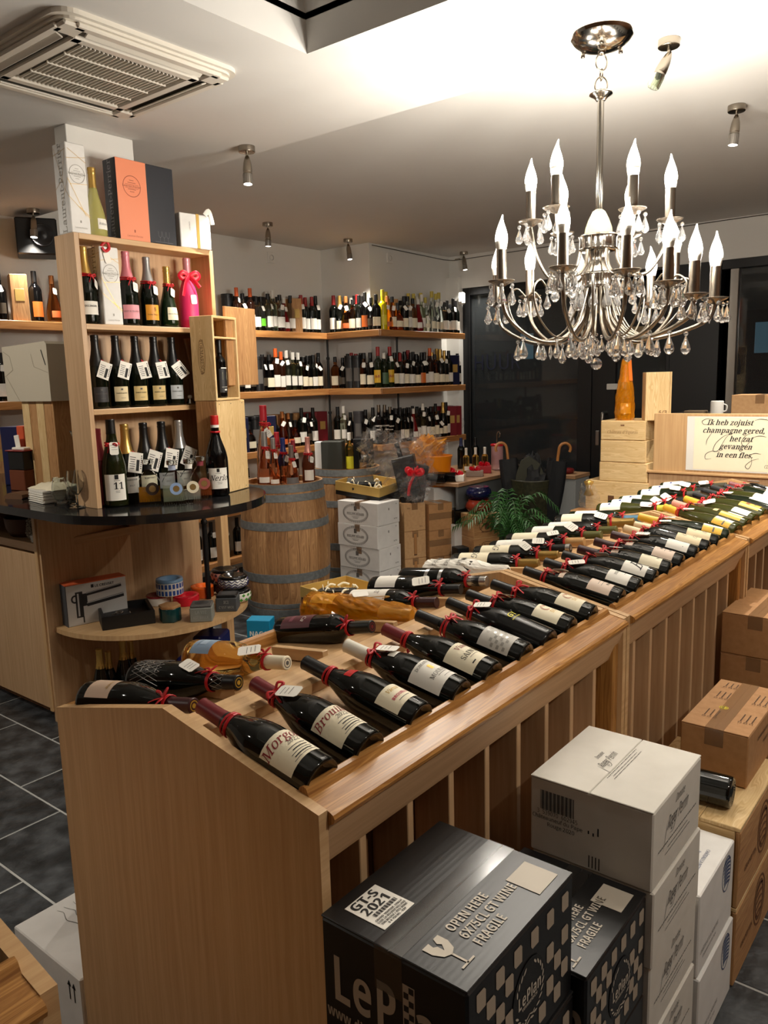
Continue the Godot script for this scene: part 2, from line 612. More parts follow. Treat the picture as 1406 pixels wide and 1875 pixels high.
func build_room() -> void:
	# floor: slate tiles laid in half bond on a grout bed
	var floor_bed := struct("floor", span(Vector3(-4.9, -0.12, -6.7), Vector3(1.7, -0.0016, 2.4), 0.0), M.grout)
	var tile := bx(Vector3(0.6025, 0.004, 0.2945), 0.0015, 0)
	var row := -21
	while row <= 3:
		var z := -1.079 + (row + 0.5) * 0.302
		var x := -2.402 + (0.305 if posmod(row, 2) == 1 else 0.0) - 0.61 * 5 + 0.305
		while x < 0.9:
			if x - 0.3 > -4.95 and z > -6.6:
				put(floor_bed, "tile", tile, M.slate if (int(x * 7.0) + row) % 2 == 0 else M.slate2, T(x, -0.002, z))
			x += 0.61
		row += 1
	# ceilings: a lower one near the camera with a deep recess, a slightly higher one beyond
	var st := begin()
	for b in [[-5.0, -1.879, -2.67, 2.4], [-1.879, 0.6, -2.67, -2.017], [-1.879, 0.6, 0.3, 2.4], [0.6, 1.8, -2.67, 2.4]]:
		box_to(st, Vector3((b[0] + b[1]) / 2, CEIL_NEAR + 0.06, (b[2] + b[3]) / 2), Vector3(b[1] - b[0], 0.12, b[3] - b[2]), 0.0)
	struct("ceiling", st.commit(), M.white_ceil)
	st = begin()
	for b in [[-1.979, -1.879, -2.117, 0.4], [0.6, 0.7, -2.117, 0.4]]:
		box_to(st, Vector3((b[0] + b[1]) / 2, 3.11, (b[2] + b[3]) / 2), Vector3(b[1] - b[0], 0.8, b[3] - b[2]), 0.0)
	for b in [[-1.879, 0.6, -2.117, -2.017], [-1.879, 0.6, 0.3, 0.4]]:
		box_to(st, Vector3((b[0] + b[1]) / 2, 3.11, (b[2] + b[3]) / 2), Vector3(b[1] - b[0], 0.8, b[3] - b[2]), 0.0)
	box_to(st, Vector3(-0.64, 3.56, -0.86), Vector3(2.7, 0.1, 2.6), 0.0)
	struct("ceiling_recess", st.commit(), M.white_ceil)
	struct("ceiling", span(Vector3(-5.0, CEIL_FAR, -6.8), Vector3(1.8, CEIL_FAR + 0.12, -2.6), 0.0), M.white_ceil)
	# walls
	struct("wall_left", span(Vector3(-5.05, -0.1, -5.43), Vector3(-4.9, 2.8, 2.4), 0.0), M.white_wall)
	struct("wall_jog", span(Vector3(-5.05, -0.1, -5.45), Vector3(-4.351, 2.72, -5.33), 0.0), M.white_wall)
	struct("wall_left_far", span(Vector3(-4.5, -0.1, -6.7), Vector3(-4.35, 2.719, -5.331), 0.0), M.white_wall)
	struct("wall_pier", span(Vector3(-4.36, -0.1, -6.62), Vector3(-4.21, 2.5, -6.47), 0.0), M.white_wall)
	struct("wall_header", span(Vector3(-4.36, 2.40, -6.72), Vector3(1.8, 2.72, -6.53), 0.0), M.white_wall)
	struct("wall_right", span(Vector3(1.6, -0.1, -6.72), Vector3(1.75, 2.8, 2.4), 0.0), M.brown)
	struct("wall_front", span(Vector3(-5.05, -0.1, 2.25), Vector3(1.75, 2.8, 2.4), 0.0), M.brown)
	# the white pillar behind the shelf unit
	struct("wall_pillar", span(Vector3(-3.14, 1.086, -2.17), Vector3(-3.055, CEIL_NEAR, -1.86), 0.002), M.white_wall)
	# front of dark frames and glass; the shop door stands in it
	var zf := -6.58
	var frames := [[-4.21, -4.13], [-3.03, -2.90], [-2.24, -1.86], [-0.9, -0.78], [0.5, 0.62], [1.5, 1.6]]
	for f in frames:
		struct("window_frame", span(Vector3(f[0], 0.0, zf - 0.05), Vector3(f[1], 2.42, zf + 0.04), 0.004), M.frame_black)
	struct("window_frame", span(Vector3(-1.80, 0.0, zf - 0.04), Vector3(-1.735, 2.42, zf + 0.03), 0.004), M.steel)
	for r in [[-4.13, -3.03], [-1.86, 1.5]]:
		struct("window_frame", span(Vector3(r[0], 2.33, zf - 0.04), Vector3(r[1], 2.42, zf + 0.04), 0.004), M.frame_black)
		struct("window_frame", span(Vector3(r[0], 0.0, zf - 0.04), Vector3(r[1], 0.16, zf + 0.04), 0.004), M.frame_black)
	var k := 1
	for p in [[-4.13, -3.03], [-1.735, -0.9], [-0.78, 0.5], [0.62, 1.5]]:
		struct("window_%d" % k, span(Vector3(p[0] - 0.01, 0.14, zf - 0.006), Vector3(p[1] + 0.01, 2.35, zf + 0.006), 0.0), M.pane)
		k += 1
	# door: black stiles and rails, a pane, a long steel pull and a lock plate
	var door := Node3D.new()
	door.name = "door_1"
	door.position = Vector3(-2.57, 0, zf)
	door.set_meta("kind", "structure")
	add_child(door)
	st = begin()
	for b in [[-0.33, -0.12, 0.02, 2.3], [0.30, 0.33, 0.02, 2.3]]:
		box_to(st, Vector3((b[0] + b[1]) / 2, (b[2] + b[3]) / 2, 0.0), Vector3(b[1] - b[0], b[3] - b[2], 0.06), 0.003)
	box_to(st, Vector3(0.09, 2.25, 0), Vector3(0.44, 0.12, 0.06), 0.003)
	box_to(st, Vector3(0.09, 0.14, 0), Vector3(0.44, 0.24, 0.06), 0.003)
	put(door, "frame", st.commit(), M.frame_black)
	put(door, "pane", bx(Vector3(0.44, 1.96, 0.012), 0.0), M.pane, T(0.09, 1.22, 0.0))
	st = begin()
	tube_to(st, curve(PackedVector3Array([Vector3(0, 0.31, 0.02), Vector3(0, 0.315, 0.07), Vector3(0, 0.36, 0.09), Vector3(0, 0.78, 0.09), Vector3(0, 1.19, 0.09), Vector3(0, 1.235, 0.07), Vector3(0, 1.24, 0.02)]), 5), 0.015, 10)
	put(door, "door_handle", st.commit(), M.steel, T(-0.2, 0, 0.01))
	put(door, "lock_plate", bx(Vector3(0.035, 0.13, 0.012), 0.004), M.steel, T(-0.27, 1.02, 0.036))
	put(door, "closer_box", bx(Vector3(0.1, 0.05, 0.02), 0.004), M.white, T(-0.14, 1.46, 0.04))
	# baseboard
	struct("baseboard_left", span(Vector3(-4.9, 0, -5.33), Vector3(-4.885, 0.08, 2.2), 0.001), M.slate)
	# across the street: dark fronts with a few lit windows
	struct("street", span(Vector3(-30, -0.2, -40), Vector3(20, -0.13, -6.75), 0.0), M.slate)
	var bh := thing("far_building", "dark house front across the street beyond the glass", "building", Vector3(-8, 0, -26))
	put(bh, "wall", span(Vector3(-14, 0, -1), Vector3(22, 9, 0), 0.0), paint(30, 30, 32, 0.9))
	for w in [[-6.0, 2.6, 0], [-2.0, 2.6, 1], [1.9, 2.5, 0], [3.9, 2.5, 1], [6.3, 3.2, 0], [7.8, 1.2, 1]]:
		put(bh, "window", bx(Vector3(0.5, 0.9, 0.06), 0.01), glow(Color(0.55, 0.8, 0.9) if w[2] == 0 else Color(1, 0.8, 0.5), 0.07), T(w[0], w[1], 0.02))

# ---------------------------------------------------------------- display racks (ridge at x = -1.145)
func build_racks() -> void:
	var last := [-0.37, 0.83]
	rack(0.23, 1.2, "slanted oak wine rack at the lower left corner, mostly out of view")
	rack(-1.387, 1.2, "slanted two-sided oak wine rack with plain beech end panel nearest the camera")
	rack(-2.592, 1.2, "slanted two-sided oak wine rack between the nearest one and the farthest one")
	rack(-3.787, 1.16, "farthest slanted two-sided oak wine rack, before the sign with writing")

func rack(zc: float, ln: float, label: String) -> void:
	var t := thing("display_rack", label, "wine rack", Vector3(-1.145, 0, zc), 0.0, "slanted display racks in a row")
	var h := ln * 0.5
	var gable := pv([-0.373, 0.0, 0.374, 0.0, 0.374, 0.932, 0.0, 1.010, -0.373, 0.919])
	put(t, "end_panel", prism(gable, h - 0.02, h), M.beech)
	put(t, "end_panel", prism(gable, -h, -h + 0.02), M.beech)
	var a := h - 0.02
	var nose := PackedVector2Array()
	var flat := pv([0.312, 0.905, 0.312, 0.943, 0.316, 0.951, 0.323, 0.955, 0.330, 0.952, 0.334, 0.944, 0.337, 0.9385, 0.345, 0.9365, 0.378, 0.9295, 0.385, 0.926, 0.388, 0.920, 0.386, 0.913, 0.378, 0.908, 0.372, 0.905])
	put(t, "rail", prism(flat, -a, a), M.oak)
	var mir := PackedVector2Array()
	for p in flat: mir.append(Vector2(-p.x, p.y - 0.013))
	mir.reverse()
	put(t, "rail", prism(mir, -a, a), M.oak)
	var board := pv([0.378, 0.908, 0.347, 0.823, 0.329, 0.823, 0.356, 0.908])
	put(t, "front_board", prism(board, -a, a), M.beech2)
	mir = PackedVector2Array()
	for p in board: mir.append(Vector2(-p.x, p.y - 0.013))
	mir.reverse()
	put(t, "front_board", prism(mir, -a, a), M.beech2)
	put(t, "bed", prism(pv([0.314, 0.884, 0.314, 0.900, 0.0, 0.966, -0.02, 0.968, -0.02, 0.948, 0.0, 0.948]), -a, a, false), M.beech)
	put(t, "bed", prism(pv([-0.02, 0.925, -0.02, 0.942, -0.335, 0.903, -0.335, 0.885]), -a, a, false), M.beech)
	put(t, "neck_rest", prism(pv([0.075, 0.951, 0.075, 0.972, 0.055, 0.976, 0.055, 0.955]), -a, a, false), M.beech)
	# upright strips with dark wood set back between them
	put(t, "back_panel", span(Vector3(0.245, 0.05, -a), Vector3(0.26, 0.86, a), 0.0), M.brown)
	put(t, "back_panel", span(Vector3(-0.30, 0.05, -a), Vector3(-0.285, 0.86, a), 0.0), M.brown)
	var strip := span(Vector3(0.26, 0.05, -0.009), Vector3(0.345, 0.84, 0.009), 0.0015)
	for i in 8:
		put(t, "upright_strip", strip, M.beech2, T(0, 0, -h + ln / 9.0 * (i + 1)))
	put(t, "corner_post", span(Vector3(0.26, 0.0, -h + 0.02), Vector3(0.362, 0.905, -h + 0.05), 0.004), M.oak)
	put(t, "plinth", span(Vector3(-0.33, 0.0, -a), Vector3(0.335, 0.055, a), 0.002, 2), M.brown)
	# dividers that keep the bottles apart
	for i in 8:
		var z := -h + ln / 9.0 * (i + 1)
		put(t, "divider", span(Vector3(-0.045, -0.012, -0.009), Vector3(0.045, 0.012, 0.009), 0.001, 0), M.beech, TR(Vector3(0.17, 0.941, z + 0.01), Vector3(0, 0, -11.8)))
	for i in 4:
		var z := -h + ln / 4.6 * (i + 0.8)
		put(t, "divider", span(Vector3(-0.085, -0.014, -0.009), Vector3(0.085, 0.014, 0.009), 0.001, 0), M.beech, TR(Vector3(-0.125, 0.946, z), Vector3(0, 0, 7)))

# ---------------------------------------------------------------- bottles
const SHAPES := {
	"burgundy": [0.0, 0.012, 0.028, 0.006, 0.036, 0.0, 0.0405, 0.004, 0.0415, 0.011, 0.0415, 0.125, 0.0405, 0.14, 0.037, 0.16, 0.031, 0.18, 0.025, 0.197, 0.0195, 0.213, 0.0163, 0.228, 0.0147, 0.242, 0.0143, 0.295],
	"bordeaux": [0.0, 0.012, 0.028, 0.006, 0.034, 0.0, 0.037, 0.004, 0.038, 0.011, 0.038, 0.178, 0.0368, 0.192, 0.0325, 0.204, 0.025, 0.215, 0.0185, 0.224, 0.0152, 0.236, 0.0145, 0.300],
	"champagne": [0.0, 0.014, 0.03, 0.006, 0.038, 0.0, 0.0425, 0.005, 0.0435, 0.013, 0.0435, 0.125, 0.0422, 0.148, 0.0378, 0.172, 0.031, 0.197, 0.024, 0.221, 0.0188, 0.245, 0.0163, 0.268, 0.0155, 0.315],
	"flute": [0.0, 0.01, 0.028, 0.005, 0.033, 0.0, 0.0365, 0.004, 0.0375, 0.011, 0.0375, 0.10, 0.0362, 0.125, 0.032, 0.155, 0.0262, 0.185, 0.0206, 0.215, 0.017, 0.245, 0.015, 0.275, 0.0145, 0.335],
	"spirit": [0.0, 0.01, 0.028, 0.005, 0.034, 0.0, 0.037, 0.004, 0.0378, 0.011, 0.0378, 0.165, 0.036, 0.178, 0.029, 0.19, 0.02, 0.199, 0.0155, 0.208, 0.0145, 0.275],
	"tall": [0.0, 0.01, 0.026, 0.005, 0.031, 0.0, 0.034, 0.004, 0.0345, 0.011, 0.0345, 0.195, 0.033, 0.208, 0.026, 0.22, 0.018, 0.229, 0.0148, 0.24, 0.0143, 0.32],
	"squat": [0.0, 0.012, 0.03, 0.006, 0.042, 0.0, 0.048, 0.006, 0.0505, 0.02, 0.0505, 0.085, 0.047, 0.108, 0.037, 0.128, 0.024, 0.142, 0.0165, 0.152, 0.015, 0.165, 0.0148, 0.215],
	"bell": [0.0, 0.012, 0.03, 0.006, 0.040, 0.0, 0.046, 0.006, 0.048, 0.02, 0.047, 0.06, 0.041, 0.10, 0.031, 0.14, 0.0225, 0.175, 0.0175, 0.20, 0.0155, 0.22, 0.0148, 0.285],
}

func shape_radius(kind: String, y: float) -> float:
	var a: Array = SHAPES[kind]
	for i in range(2, a.size() - 2, 2):
		if y >= a[i + 1] and y <= a[i + 3] and a[i + 3] > a[i + 1] and a[i + 1] > 0.003:
			return lerpf(a[i], a[i + 2], (y - a[i + 1]) / (a[i + 3] - a[i + 1]))
	return a[a.size() - 2]

func shape_top(kind: String) -> float:
	return SHAPES[kind][SHAPES[kind].size() - 1]

func body_mesh(kind: String, seg: int) -> ArrayMesh:
	var key := ["body", kind, seg]
	if not meshes.has(key):
		var p := pv(SHAPES[kind])
		p.append(p[p.size() - 1])
		p.append(Vector2(0, shape_top(kind)))
		meshes[key] = lathe(p, seg)
	return meshes[key]

func capsule_mesh(kind: String, from: float, seg: int, style := "") -> ArrayMesh:
	var key := ["cap", kind, from, seg, style]
	if not meshes.has(key):
		var top := shape_top(kind)
		var p := PackedVector2Array([Vector2(shape_radius(kind, from) + 0.0002, from)])
		for k in 7:
			var y := lerpf(from, top - (0.022 if style == "foil" else 0.002), k / 6.0)
			p.append(Vector2(shape_radius(kind, y) + 0.0008, y))
		if style == "foil":
			for q in [[0.0172, -0.021], [0.0178, -0.017], [0.0166, -0.012], [0.0172, -0.006], [0.0178, -0.001], [0.0165, 0.004]]: p.append(Vector2(q[0], top + q[1]))
			p.append(p[p.size() - 1])
			p.append(Vector2(0.0, top + 0.006))
		elif style == "stopper":
			p.append(Vector2(0.0185, top - 0.002))
			p.append(Vector2(0.0185, top + 0.016))
			p.append(p[p.size() - 1])
			p.append(Vector2(0.0, top + 0.017))
		else:
			var r := p[p.size() - 1].x
			p.append(Vector2(r + 0.0006, top - 0.0005))
			p.append(Vector2(r - 0.0012, top + 0.0012))
			p.append(p[p.size() - 1])
			p.append(Vector2(0.0, top + 0.0012))
		meshes[key] = lathe(p, seg)
	return meshes[key]

# o: kind, glass, cap (material), from (where the capsule begins), style; lab: [material, y0, y1, half angle, turn]; print: [text, size, y, turn, font, shear, ink]; bands
func bottle_parts(t: Node3D, o: Dictionary, seg := 32) -> void:
	var kind: String = o.kind
	put(t, "body", body_mesh(kind, seg), o.glass)
	if o.has("fill"):
		var p := PackedVector2Array()
		for i in range(0, SHAPES[kind].size(), 2):
			var r: float = SHAPES[kind][i]
			var y: float = SHAPES[kind][i + 1]
			if y > o.fill: break
			p.append(Vector2(maxf(r - 0.002, 0.0), y + 0.002))
		p.append(Vector2(shape_radius(kind, o.fill) - 0.002, o.fill))
		p.append(p[p.size() - 1])
		p.append(Vector2(0, o.fill))
		put(t, "drink", lathe(p, seg), o.drink)
	if o.has("cap"):
		var top := shape_top(kind)
		var cap := put(t, "capsule", capsule_mesh(kind, o.get("from", top - 0.06), maxi(seg - 8, 10), o.get("style", "")), o.cap)
		if o.has("band"):
			put(cap, "band", lathe(pv([shape_radius(kind, o.from + 0.002) + 0.0012, o.from + 0.001, shape_radius(kind, o.from + 0.008) + 0.0014, o.from + 0.008]), 20), o.band)
		if o.has("seal"):
			var st := begin()
			var fr := face(Vector3(0, top + 0.0016, 0), Vector3(1, 0, 0), Vector3(0, 0, -1))
			ring_to(st, Vector2.ZERO, 0.0105, 0.0105, 0.002, fr, 16)
			poly_to(st, ellipse(Vector2.ZERO, 0.005, 0.005, 8), fr)
			put(cap, "seal", st.commit(), o.seal)
	var first: MeshInstance3D
	for l in o.get("lab", []):
		var r := shape_radius(kind, (l[1] + l[2]) / 2) + 0.0006
		var lb: MeshInstance3D
		if absf(shape_radius(kind, l[1]) - shape_radius(kind, l[2])) < 0.0008:
			lb = put(t, "label", patch(r, l[1], l[2], l[4] - l[3], l[4] + l[3], maxi(seg / 4, 4)), l[0])
		else:
			var rows := []
			for i in 4:
				var y := lerpf(l[1], l[2], i / 3.0)
				var rowp := PackedVector3Array()
				for k in 9:
					var an := deg_to_rad(l[4] + lerpf(-l[3], l[3], k / 8.0))
					rowp.append(Vector3((shape_radius(kind, y) + 0.0008) * sin(an), y, (shape_radius(kind, y) + 0.0008) * cos(an)))
				rows.append(rowp)
			var st := begin()
			sheet_to(st, rows)
			lb = put(t, "label", st.commit(), l[0])
		if first == null: first = lb
	var inks := {}
	for p in o.get("print", []):
		var ink: Material = p[6]
		if not inks.has(ink): inks[ink] = begin()
		write_round(inks[ink], p[0], p[1], shape_radius(kind, p[2]) + 0.0011, p[2], p[3], p[4], p[5])
	for d in o.get("dash", []):   # lines of small print: [y, height, half angle, turn, ink]
		if not inks.has(d[4]): inks[d[4]] = begin()
		patch_to(inks[d[4]], shape_radius(kind, d[0]) + 0.0011, d[0] - d[1] / 2, d[0] + d[1] / 2, d[3] - d[2], d[3] + d[2], 4)
	for ink in inks:
		put(first if first else t, "print", inks[ink].commit(), ink)

func ring_path(r: float, y: float, seg := 14, tilt := 0.0) -> PackedVector3Array:
	var p := PackedVector3Array()
	for k in seg + 1:
		var a := TAU * k / seg
		p.append(Vector3(r * sin(a), y + tilt * sin(a), r * cos(a)))
	return p

# red ribbon round the neck with a bow and, if asked, a white tag; side: +1 / -1, lying bottles carry the tag on their upper side (+z)
func ribbon_to(t: Node3D, kind: String, y: float, ang: float, with_tag := true, big := 1.0, tag_drop := 0.035, lines := 3) -> void:
	var r := shape_radius(kind, y) + 0.0022
	var key := ["ribbon", kind, y, ang]
	if not meshes.has(key):
		var st := begin()
		tube_to(st, ring_path(r, y, 14, 0.002), 0.0017, 6, 2.2)
		tube_to(st, ring_path(r, y + 0.006, 14, -0.002), 0.0014, 5, 2.0)
		var a := deg_to_rad(ang)
		var o := Vector3(sin(a), 0, cos(a))
		var s := Vector3(cos(a), 0, -sin(a))
		var c := o * (r + 0.002) + Vector3(0, y, 0)
		for k in [-1.0, 1.0]:
			tube_to(st, curve(PackedVector3Array([c, c + s * 0.013 * k + o * 0.007 + Vector3(0, 0.006, 0), c + s * 0.02 * k + o * 0.004 + Vector3(0, -0.002, 0), c + s * 0.008 * k + o * 0.002 + Vector3(0, -0.003, 0), c]), 4), 0.0011, 5, 3.0)
			tube_to(st, curve(PackedVector3Array([c, c + s * 0.009 * k + o * 0.004 + Vector3(0, -0.012, 0), c + s * 0.014 * k + o * 0.001 + Vector3(0, -0.028, 0)]), 4), 0.001, 5, 3.0)
		meshes[key] = st.commit()
	put(t, "ribbon", meshes[key], M.ribbon)
	if with_tag:
		var a2 := deg_to_rad(ang + 16.0)
		var rr := shape_radius(kind, y - tag_drop) + 0.004
		var at := Vector3(sin(a2) * (rr + 0.004), y - tag_drop, cos(a2) * (rr + 0.004))
		var b := Basis(Vector3.UP, a2) * Basis(Vector3.BACK, deg_to_rad(rng.randf_range(-38, 38))) * Basis(Vector3.RIGHT, deg_to_rad(-14))
		var card := put(t, "price_tag", tag_mesh(), M.paper, Transform3D(b.scaled(Vector3.ONE * big), at))
		put(card, "print", tag_print(lines), M.ink_grey)

func tag_mesh() -> ArrayMesh:
	if not meshes.has("tag"):
		var w := 0.014; var h := 0.021; var c := 0.004
		meshes["tag"] = prism(pv([-w, -h + c, -w + c, -h, w - c, -h, w, -h + c, w, h - c, w - c, h, -w + c, h, -w, h - c]), -0.0004, 0.0004)
	return meshes["tag"]

func tag_print(lines: int) -> ArrayMesh:
	var key := ["tagp", lines]
	if not meshes.has(key):
		var st := begin()
		for k in lines:
			rect_to(st, Vector2(0.001 * (k % 3) - 0.001, 0.011 - 0.0075 * k), Vector2(0.019 - 0.003 * (k % 2), 0.0011), T(0, 0, 0.0007))
		meshes[key] = st.commit()
	return meshes[key]

# transform of a bottle that lies with its base at p, its neck towards q; roll turns the label about the axis (0 = face up)
func lying(p: Vector3, q: Vector3, roll := 0.0) -> Transform3D:
	var y := (q - p).normalized()
	var z := (Vector3.UP - y * y.y).normalized()
	var x := y.cross(z)
	return Transform3D(Basis(x, y, z) * Basis(Vector3.UP, deg_to_rad(roll)), p)

func bottle(o: Dictionary, label: String, at: Transform3D, group := "", seg := 32, called := "wine_bottle") -> Node3D:
	var t := thing(called, label, "bottle", Vector3.ZERO, 0.0, group)
	t.transform = at
	bottle_parts(t, o, seg)
	if o.has("rib"):
		var rb: Array = o.rib
		ribbon_to(t, o.kind, rb[0], rb[1], rb[2] if rb.size() > 2 else true, rb[3] if rb.size() > 3 else 1.0, rb[4] if rb.size() > 4 else 0.035)
	return t

func build_rack_bottles() -> void:
	var grp := "bottles lying on the slanted racks"
	var maroon := paint(112, 24, 30, 0.4)
	var black := paint(16, 15, 16, 0.38)
	var plum := paint(56, 20, 24, 0.38)
	var white := paint(226, 222, 208, 0.4)
	var goldc := paint(150, 120, 58, 0.35, 0.5)
	var tan := paint(196, 154, 100, 0.4, 0.2)
	var yellow := paint(220, 172, 40, 0.4)
	var cream: Material = M.cream
	var grey := paint(196, 192, 184, 0.6)
	var D: Material = M.glass_dark
	var S := "serif"
	var red: Material = M.ink_red
	var ink: Material = M.ink
	var lg: Material = M.ink_grey
	var goldi := paint(190, 150, 50, 0.4, 0.4)
	var small := [[0.062, 0.0016, 26, 4, lg], [0.055, 0.0022, 22, 6, ink], [0.049, 0.0014, 30, 2, lg], [0.043, 0.0022, 26, 0, ink], [0.038, 0.0012, 34, 0, lg]]
	var R := []   # nearest first: label of the thing, z base, z cap, options
	R.append(["dark bottle with maroon capsule and cream label reading Morgon, beside the near end panel", -0.85, -0.845, {"kind": "burgundy", "glass": D, "cap": maroon, "from": 0.222, "band": black, "lab": [[cream, 0.032, 0.105, 62, -6]], "print": [["Morgon", 0.025, 0.090, -4, S, 0.35, red], ["2022", 0.013, 0.074, 10, S, 0.3, lg]], "dash": small, "rib": [0.212, 150, true]}])
	R.append(["dark bottle with maroon capsule, white tag and cream label reading Brouilly", -0.97, -0.973, {"kind": "burgundy", "glass": D, "cap": maroon, "from": 0.235, "lab": [[cream, 0.032, 0.105, 62, -6]], "print": [["Brouilly", 0.023, 0.090, -4, S, 0.35, red], ["2022", 0.013, 0.074, 10, S, 0.3, lg]], "dash": small, "rib": [0.228, -20, true, 1.15, 0.03]}])
	R.append(["dark bottle with black capsule, red neck seal and small cream label with pink lettering", -1.118, -1.113, {"kind": "burgundy", "glass": D, "cap": black, "from": 0.228, "lab": [[cream, 0.03, 0.085, 48, -8], [paint(196, 20, 26, 0.4), 0.163, 0.182, 22, 0]], "print": [["Vieux", 0.012, 0.072, 2, S, 0.3, goldi], ["BROUILLY", 0.0095, 0.053, 2, "sansb", 0.0, paint(196, 60, 90, 0.5)]], "dash": [[0.042, 0.0016, 20, 0, lg]], "rib": [0.222, 130, true]}])
	R.append(["dark bottle with white capsule, hanging tag and pale label reading Moulin", -1.256, -1.242, {"kind": "burgundy", "glass": D, "cap": white, "from": 0.225, "lab": [[M.paper, 0.03, 0.105, 64, -6], [M.paper, 0.16, 0.178, 20, 0]], "print": [["DOMAINE", 0.0095, 0.096, -6, S, 0.0, lg], ["MOULIN", 0.0125, 0.058, -2, S, 0.0, lg]], "dash": [[0.05, 0.0012, 18, 0, lg], [0.04, 0.001, 24, 14, lg]], "rib": [0.218, -6, true, 1.1, 0.028], "mark": [goldi, 0.077]}])
	R.append(["dark bottle with dark red capsule and cream label reading Saint", -1.379, -1.378, {"kind": "burgundy", "glass": D, "cap": maroon, "from": 0.23, "lab": [[cream, 0.03, 0.105, 60, -6]], "print": [["Vins", 0.016, 0.090, 4, S, 0.0, M.ink_red], ["SAINT", 0.0165, 0.064, -4, S, 0.0, ink]], "dash": [[0.053, 0.0012, 20, 0, lg], [0.04, 0.003, 8, -26, ink]], "rib": [0.226, 140, true]}])
	R.append(["dark bottle with black capsule and grey label of silver checks", -1.521, -1.508, {"kind": "burgundy", "glass": D, "cap": black, "from": 0.228, "lab": [[grey, 0.03, 0.108, 60, -6]], "checks": true, "rib": [0.206, 10, false]}])
	R.append(["matte dark bottle without paper label, marked GT in yellow", -1.637, -1.643, {"kind": "burgundy", "glass": paint(12, 12, 13, 0.16), "cap": black, "from": 0.226, "print": [["GT", 0.021, 0.11, 0, "sansb", 0.1, paint(214, 200, 40, 0.5)], ["GRAND TERROIR", 0.0045, 0.096, 0, "sansb", 0.0, paint(214, 200, 40, 0.5)]], "rib": [0.215, -14, true, 1.0, 0.02]}])
	R.append(["dark bottle with embossed shoulder and cream label marked DO, nearer of the two", -1.754, -1.735, {"kind": "burgundy", "glass": D, "cap": black, "from": 0.226, "lab": [[cream, 0.03, 0.098, 46, -4]], "print": [["DO", 0.014, 0.056, 4, S, 0.0, goldi]], "swirl": true, "rib": [0.212, 4, true, 1.0, 0.02]}])
	R.append(["dark bottle with embossed shoulder and cream label marked DO, against the first divider board", -1.879, -1.864, {"kind": "burgundy", "glass": D, "cap": black, "from": 0.226, "lab": [[cream, 0.03, 0.098, 46, -4]], "print": [["DO", 0.014, 0.056, 4, S, 0.0, goldi]], "swirl": true, "rib": [0.218, -20, false]}])
	var pink := paint(222, 200, 182, 0.6)
	R.append(["dark bottle with pale pinkish label just past the first divider board", -2.07, -2.048, {"kind": "burgundy", "glass": D, "cap": black, "from": 0.23, "lab": [[pink, 0.03, 0.095, 52, -4], [pink, 0.17, 0.186, 40, 0]], "print": [["Paul", 0.010, 0.046, 6, "serifb", 0.0, ink]], "dash": [[0.07, 0.0012, 20, 0, lg], [0.06, 0.0012, 24, 0, lg]], "rib": [0.228, 10, true]}])
	R.append(["dark bottle with plain white label reading HERM, second past the first divider", -2.202, -2.177, {"kind": "burgundy", "glass": D, "cap": black, "from": 0.222, "lab": [[M.paper, 0.03, 0.095, 54, -4]], "print": [["HERM", 0.0105, 0.073, -2, S, 0.0, ink]], "dash": [[0.05, 0.0012, 12, 6, lg]], "rib": [0.226, -16, true, 1.15, 0.028]}])
	R.append(["dark bottle whose white label carries a large black handwritten B", -2.333, -2.3, {"kind": "burgundy", "glass": D, "cap": black, "from": 0.224, "lab": [[M.paper, 0.028, 0.1, 56, -4]], "print": [["B", 0.052, 0.062, -4, S, 0.5, ink]], "dash": [[0.075, 0.0012, 10, 26, lg]], "rib": [0.216, 20, true]}])
	R.append(["dark bottle with cream label and yellow edge, brown capsule, next after the handwritten B", -2.458, -2.409, {"kind": "burgundy", "glass": D, "cap": plum, "from": 0.23, "lab": [[M.cream, 0.03, 0.094, 56, -4], [pink, 0.165, 0.188, 34, 0]], "print": [["V", 0.022, 0.078, 6, S, 0.2, lg], ["Paul", 0.009, 0.044, 6, "serifb", 0.0, ink]], "dash": [[0.06, 0.0012, 14, 20, goldi]], "rib": [0.214, -10, true]}])
	R.append(["dark bottle with brown capsule, white tag upright and label with small crest", -2.578, -2.547, {"kind": "burgundy", "glass": D, "cap": plum, "from": 0.222, "lab": [[pink, 0.03, 0.096, 54, -4], [pink, 0.165, 0.19, 34, 0]], "print": [["Paul", 0.009, 0.046, 6, "serifb", 0.0, ink]], "dash": [[0.075, 0.008, 14, 8, lg], [0.062, 0.0012, 22, 4, lg]], "rib": [0.214, 6, true, 1.15, 0.03]}])
	R.append(["dark bottle with white label crossed by a thin pen flourish", -2.727, -2.691, {"kind": "burgundy", "glass": D, "cap": plum, "from": 0.228, "lab": [[M.paper, 0.03, 0.102, 56, -4]], "print": [["/", 0.05, 0.07, -12, S, 0.5, ink], ["rd", 0.016, 0.06, 16, S, 0.3, paint(214, 130, 90, 0.6)]], "rib": [0.22, -18, true, 1.1, 0.03]}])
	R.append(["dark bottle with beige capsule and beige label reading Chateau, nearer of the pair", -2.858, -2.818, {"kind": "bordeaux", "glass": D, "cap": paint(222, 196, 156, 0.45), "from": 0.236, "lab": [[paint(226, 208, 170, 0.6), 0.03, 0.112, 54, -4]], "print": [["Ch", 0.018, 0.088, 0, S, 0.3, lg], ["Ch", 0.018, 0.052, 0, S, 0.3, lg]], "rib": [0.232, 10, false]}])
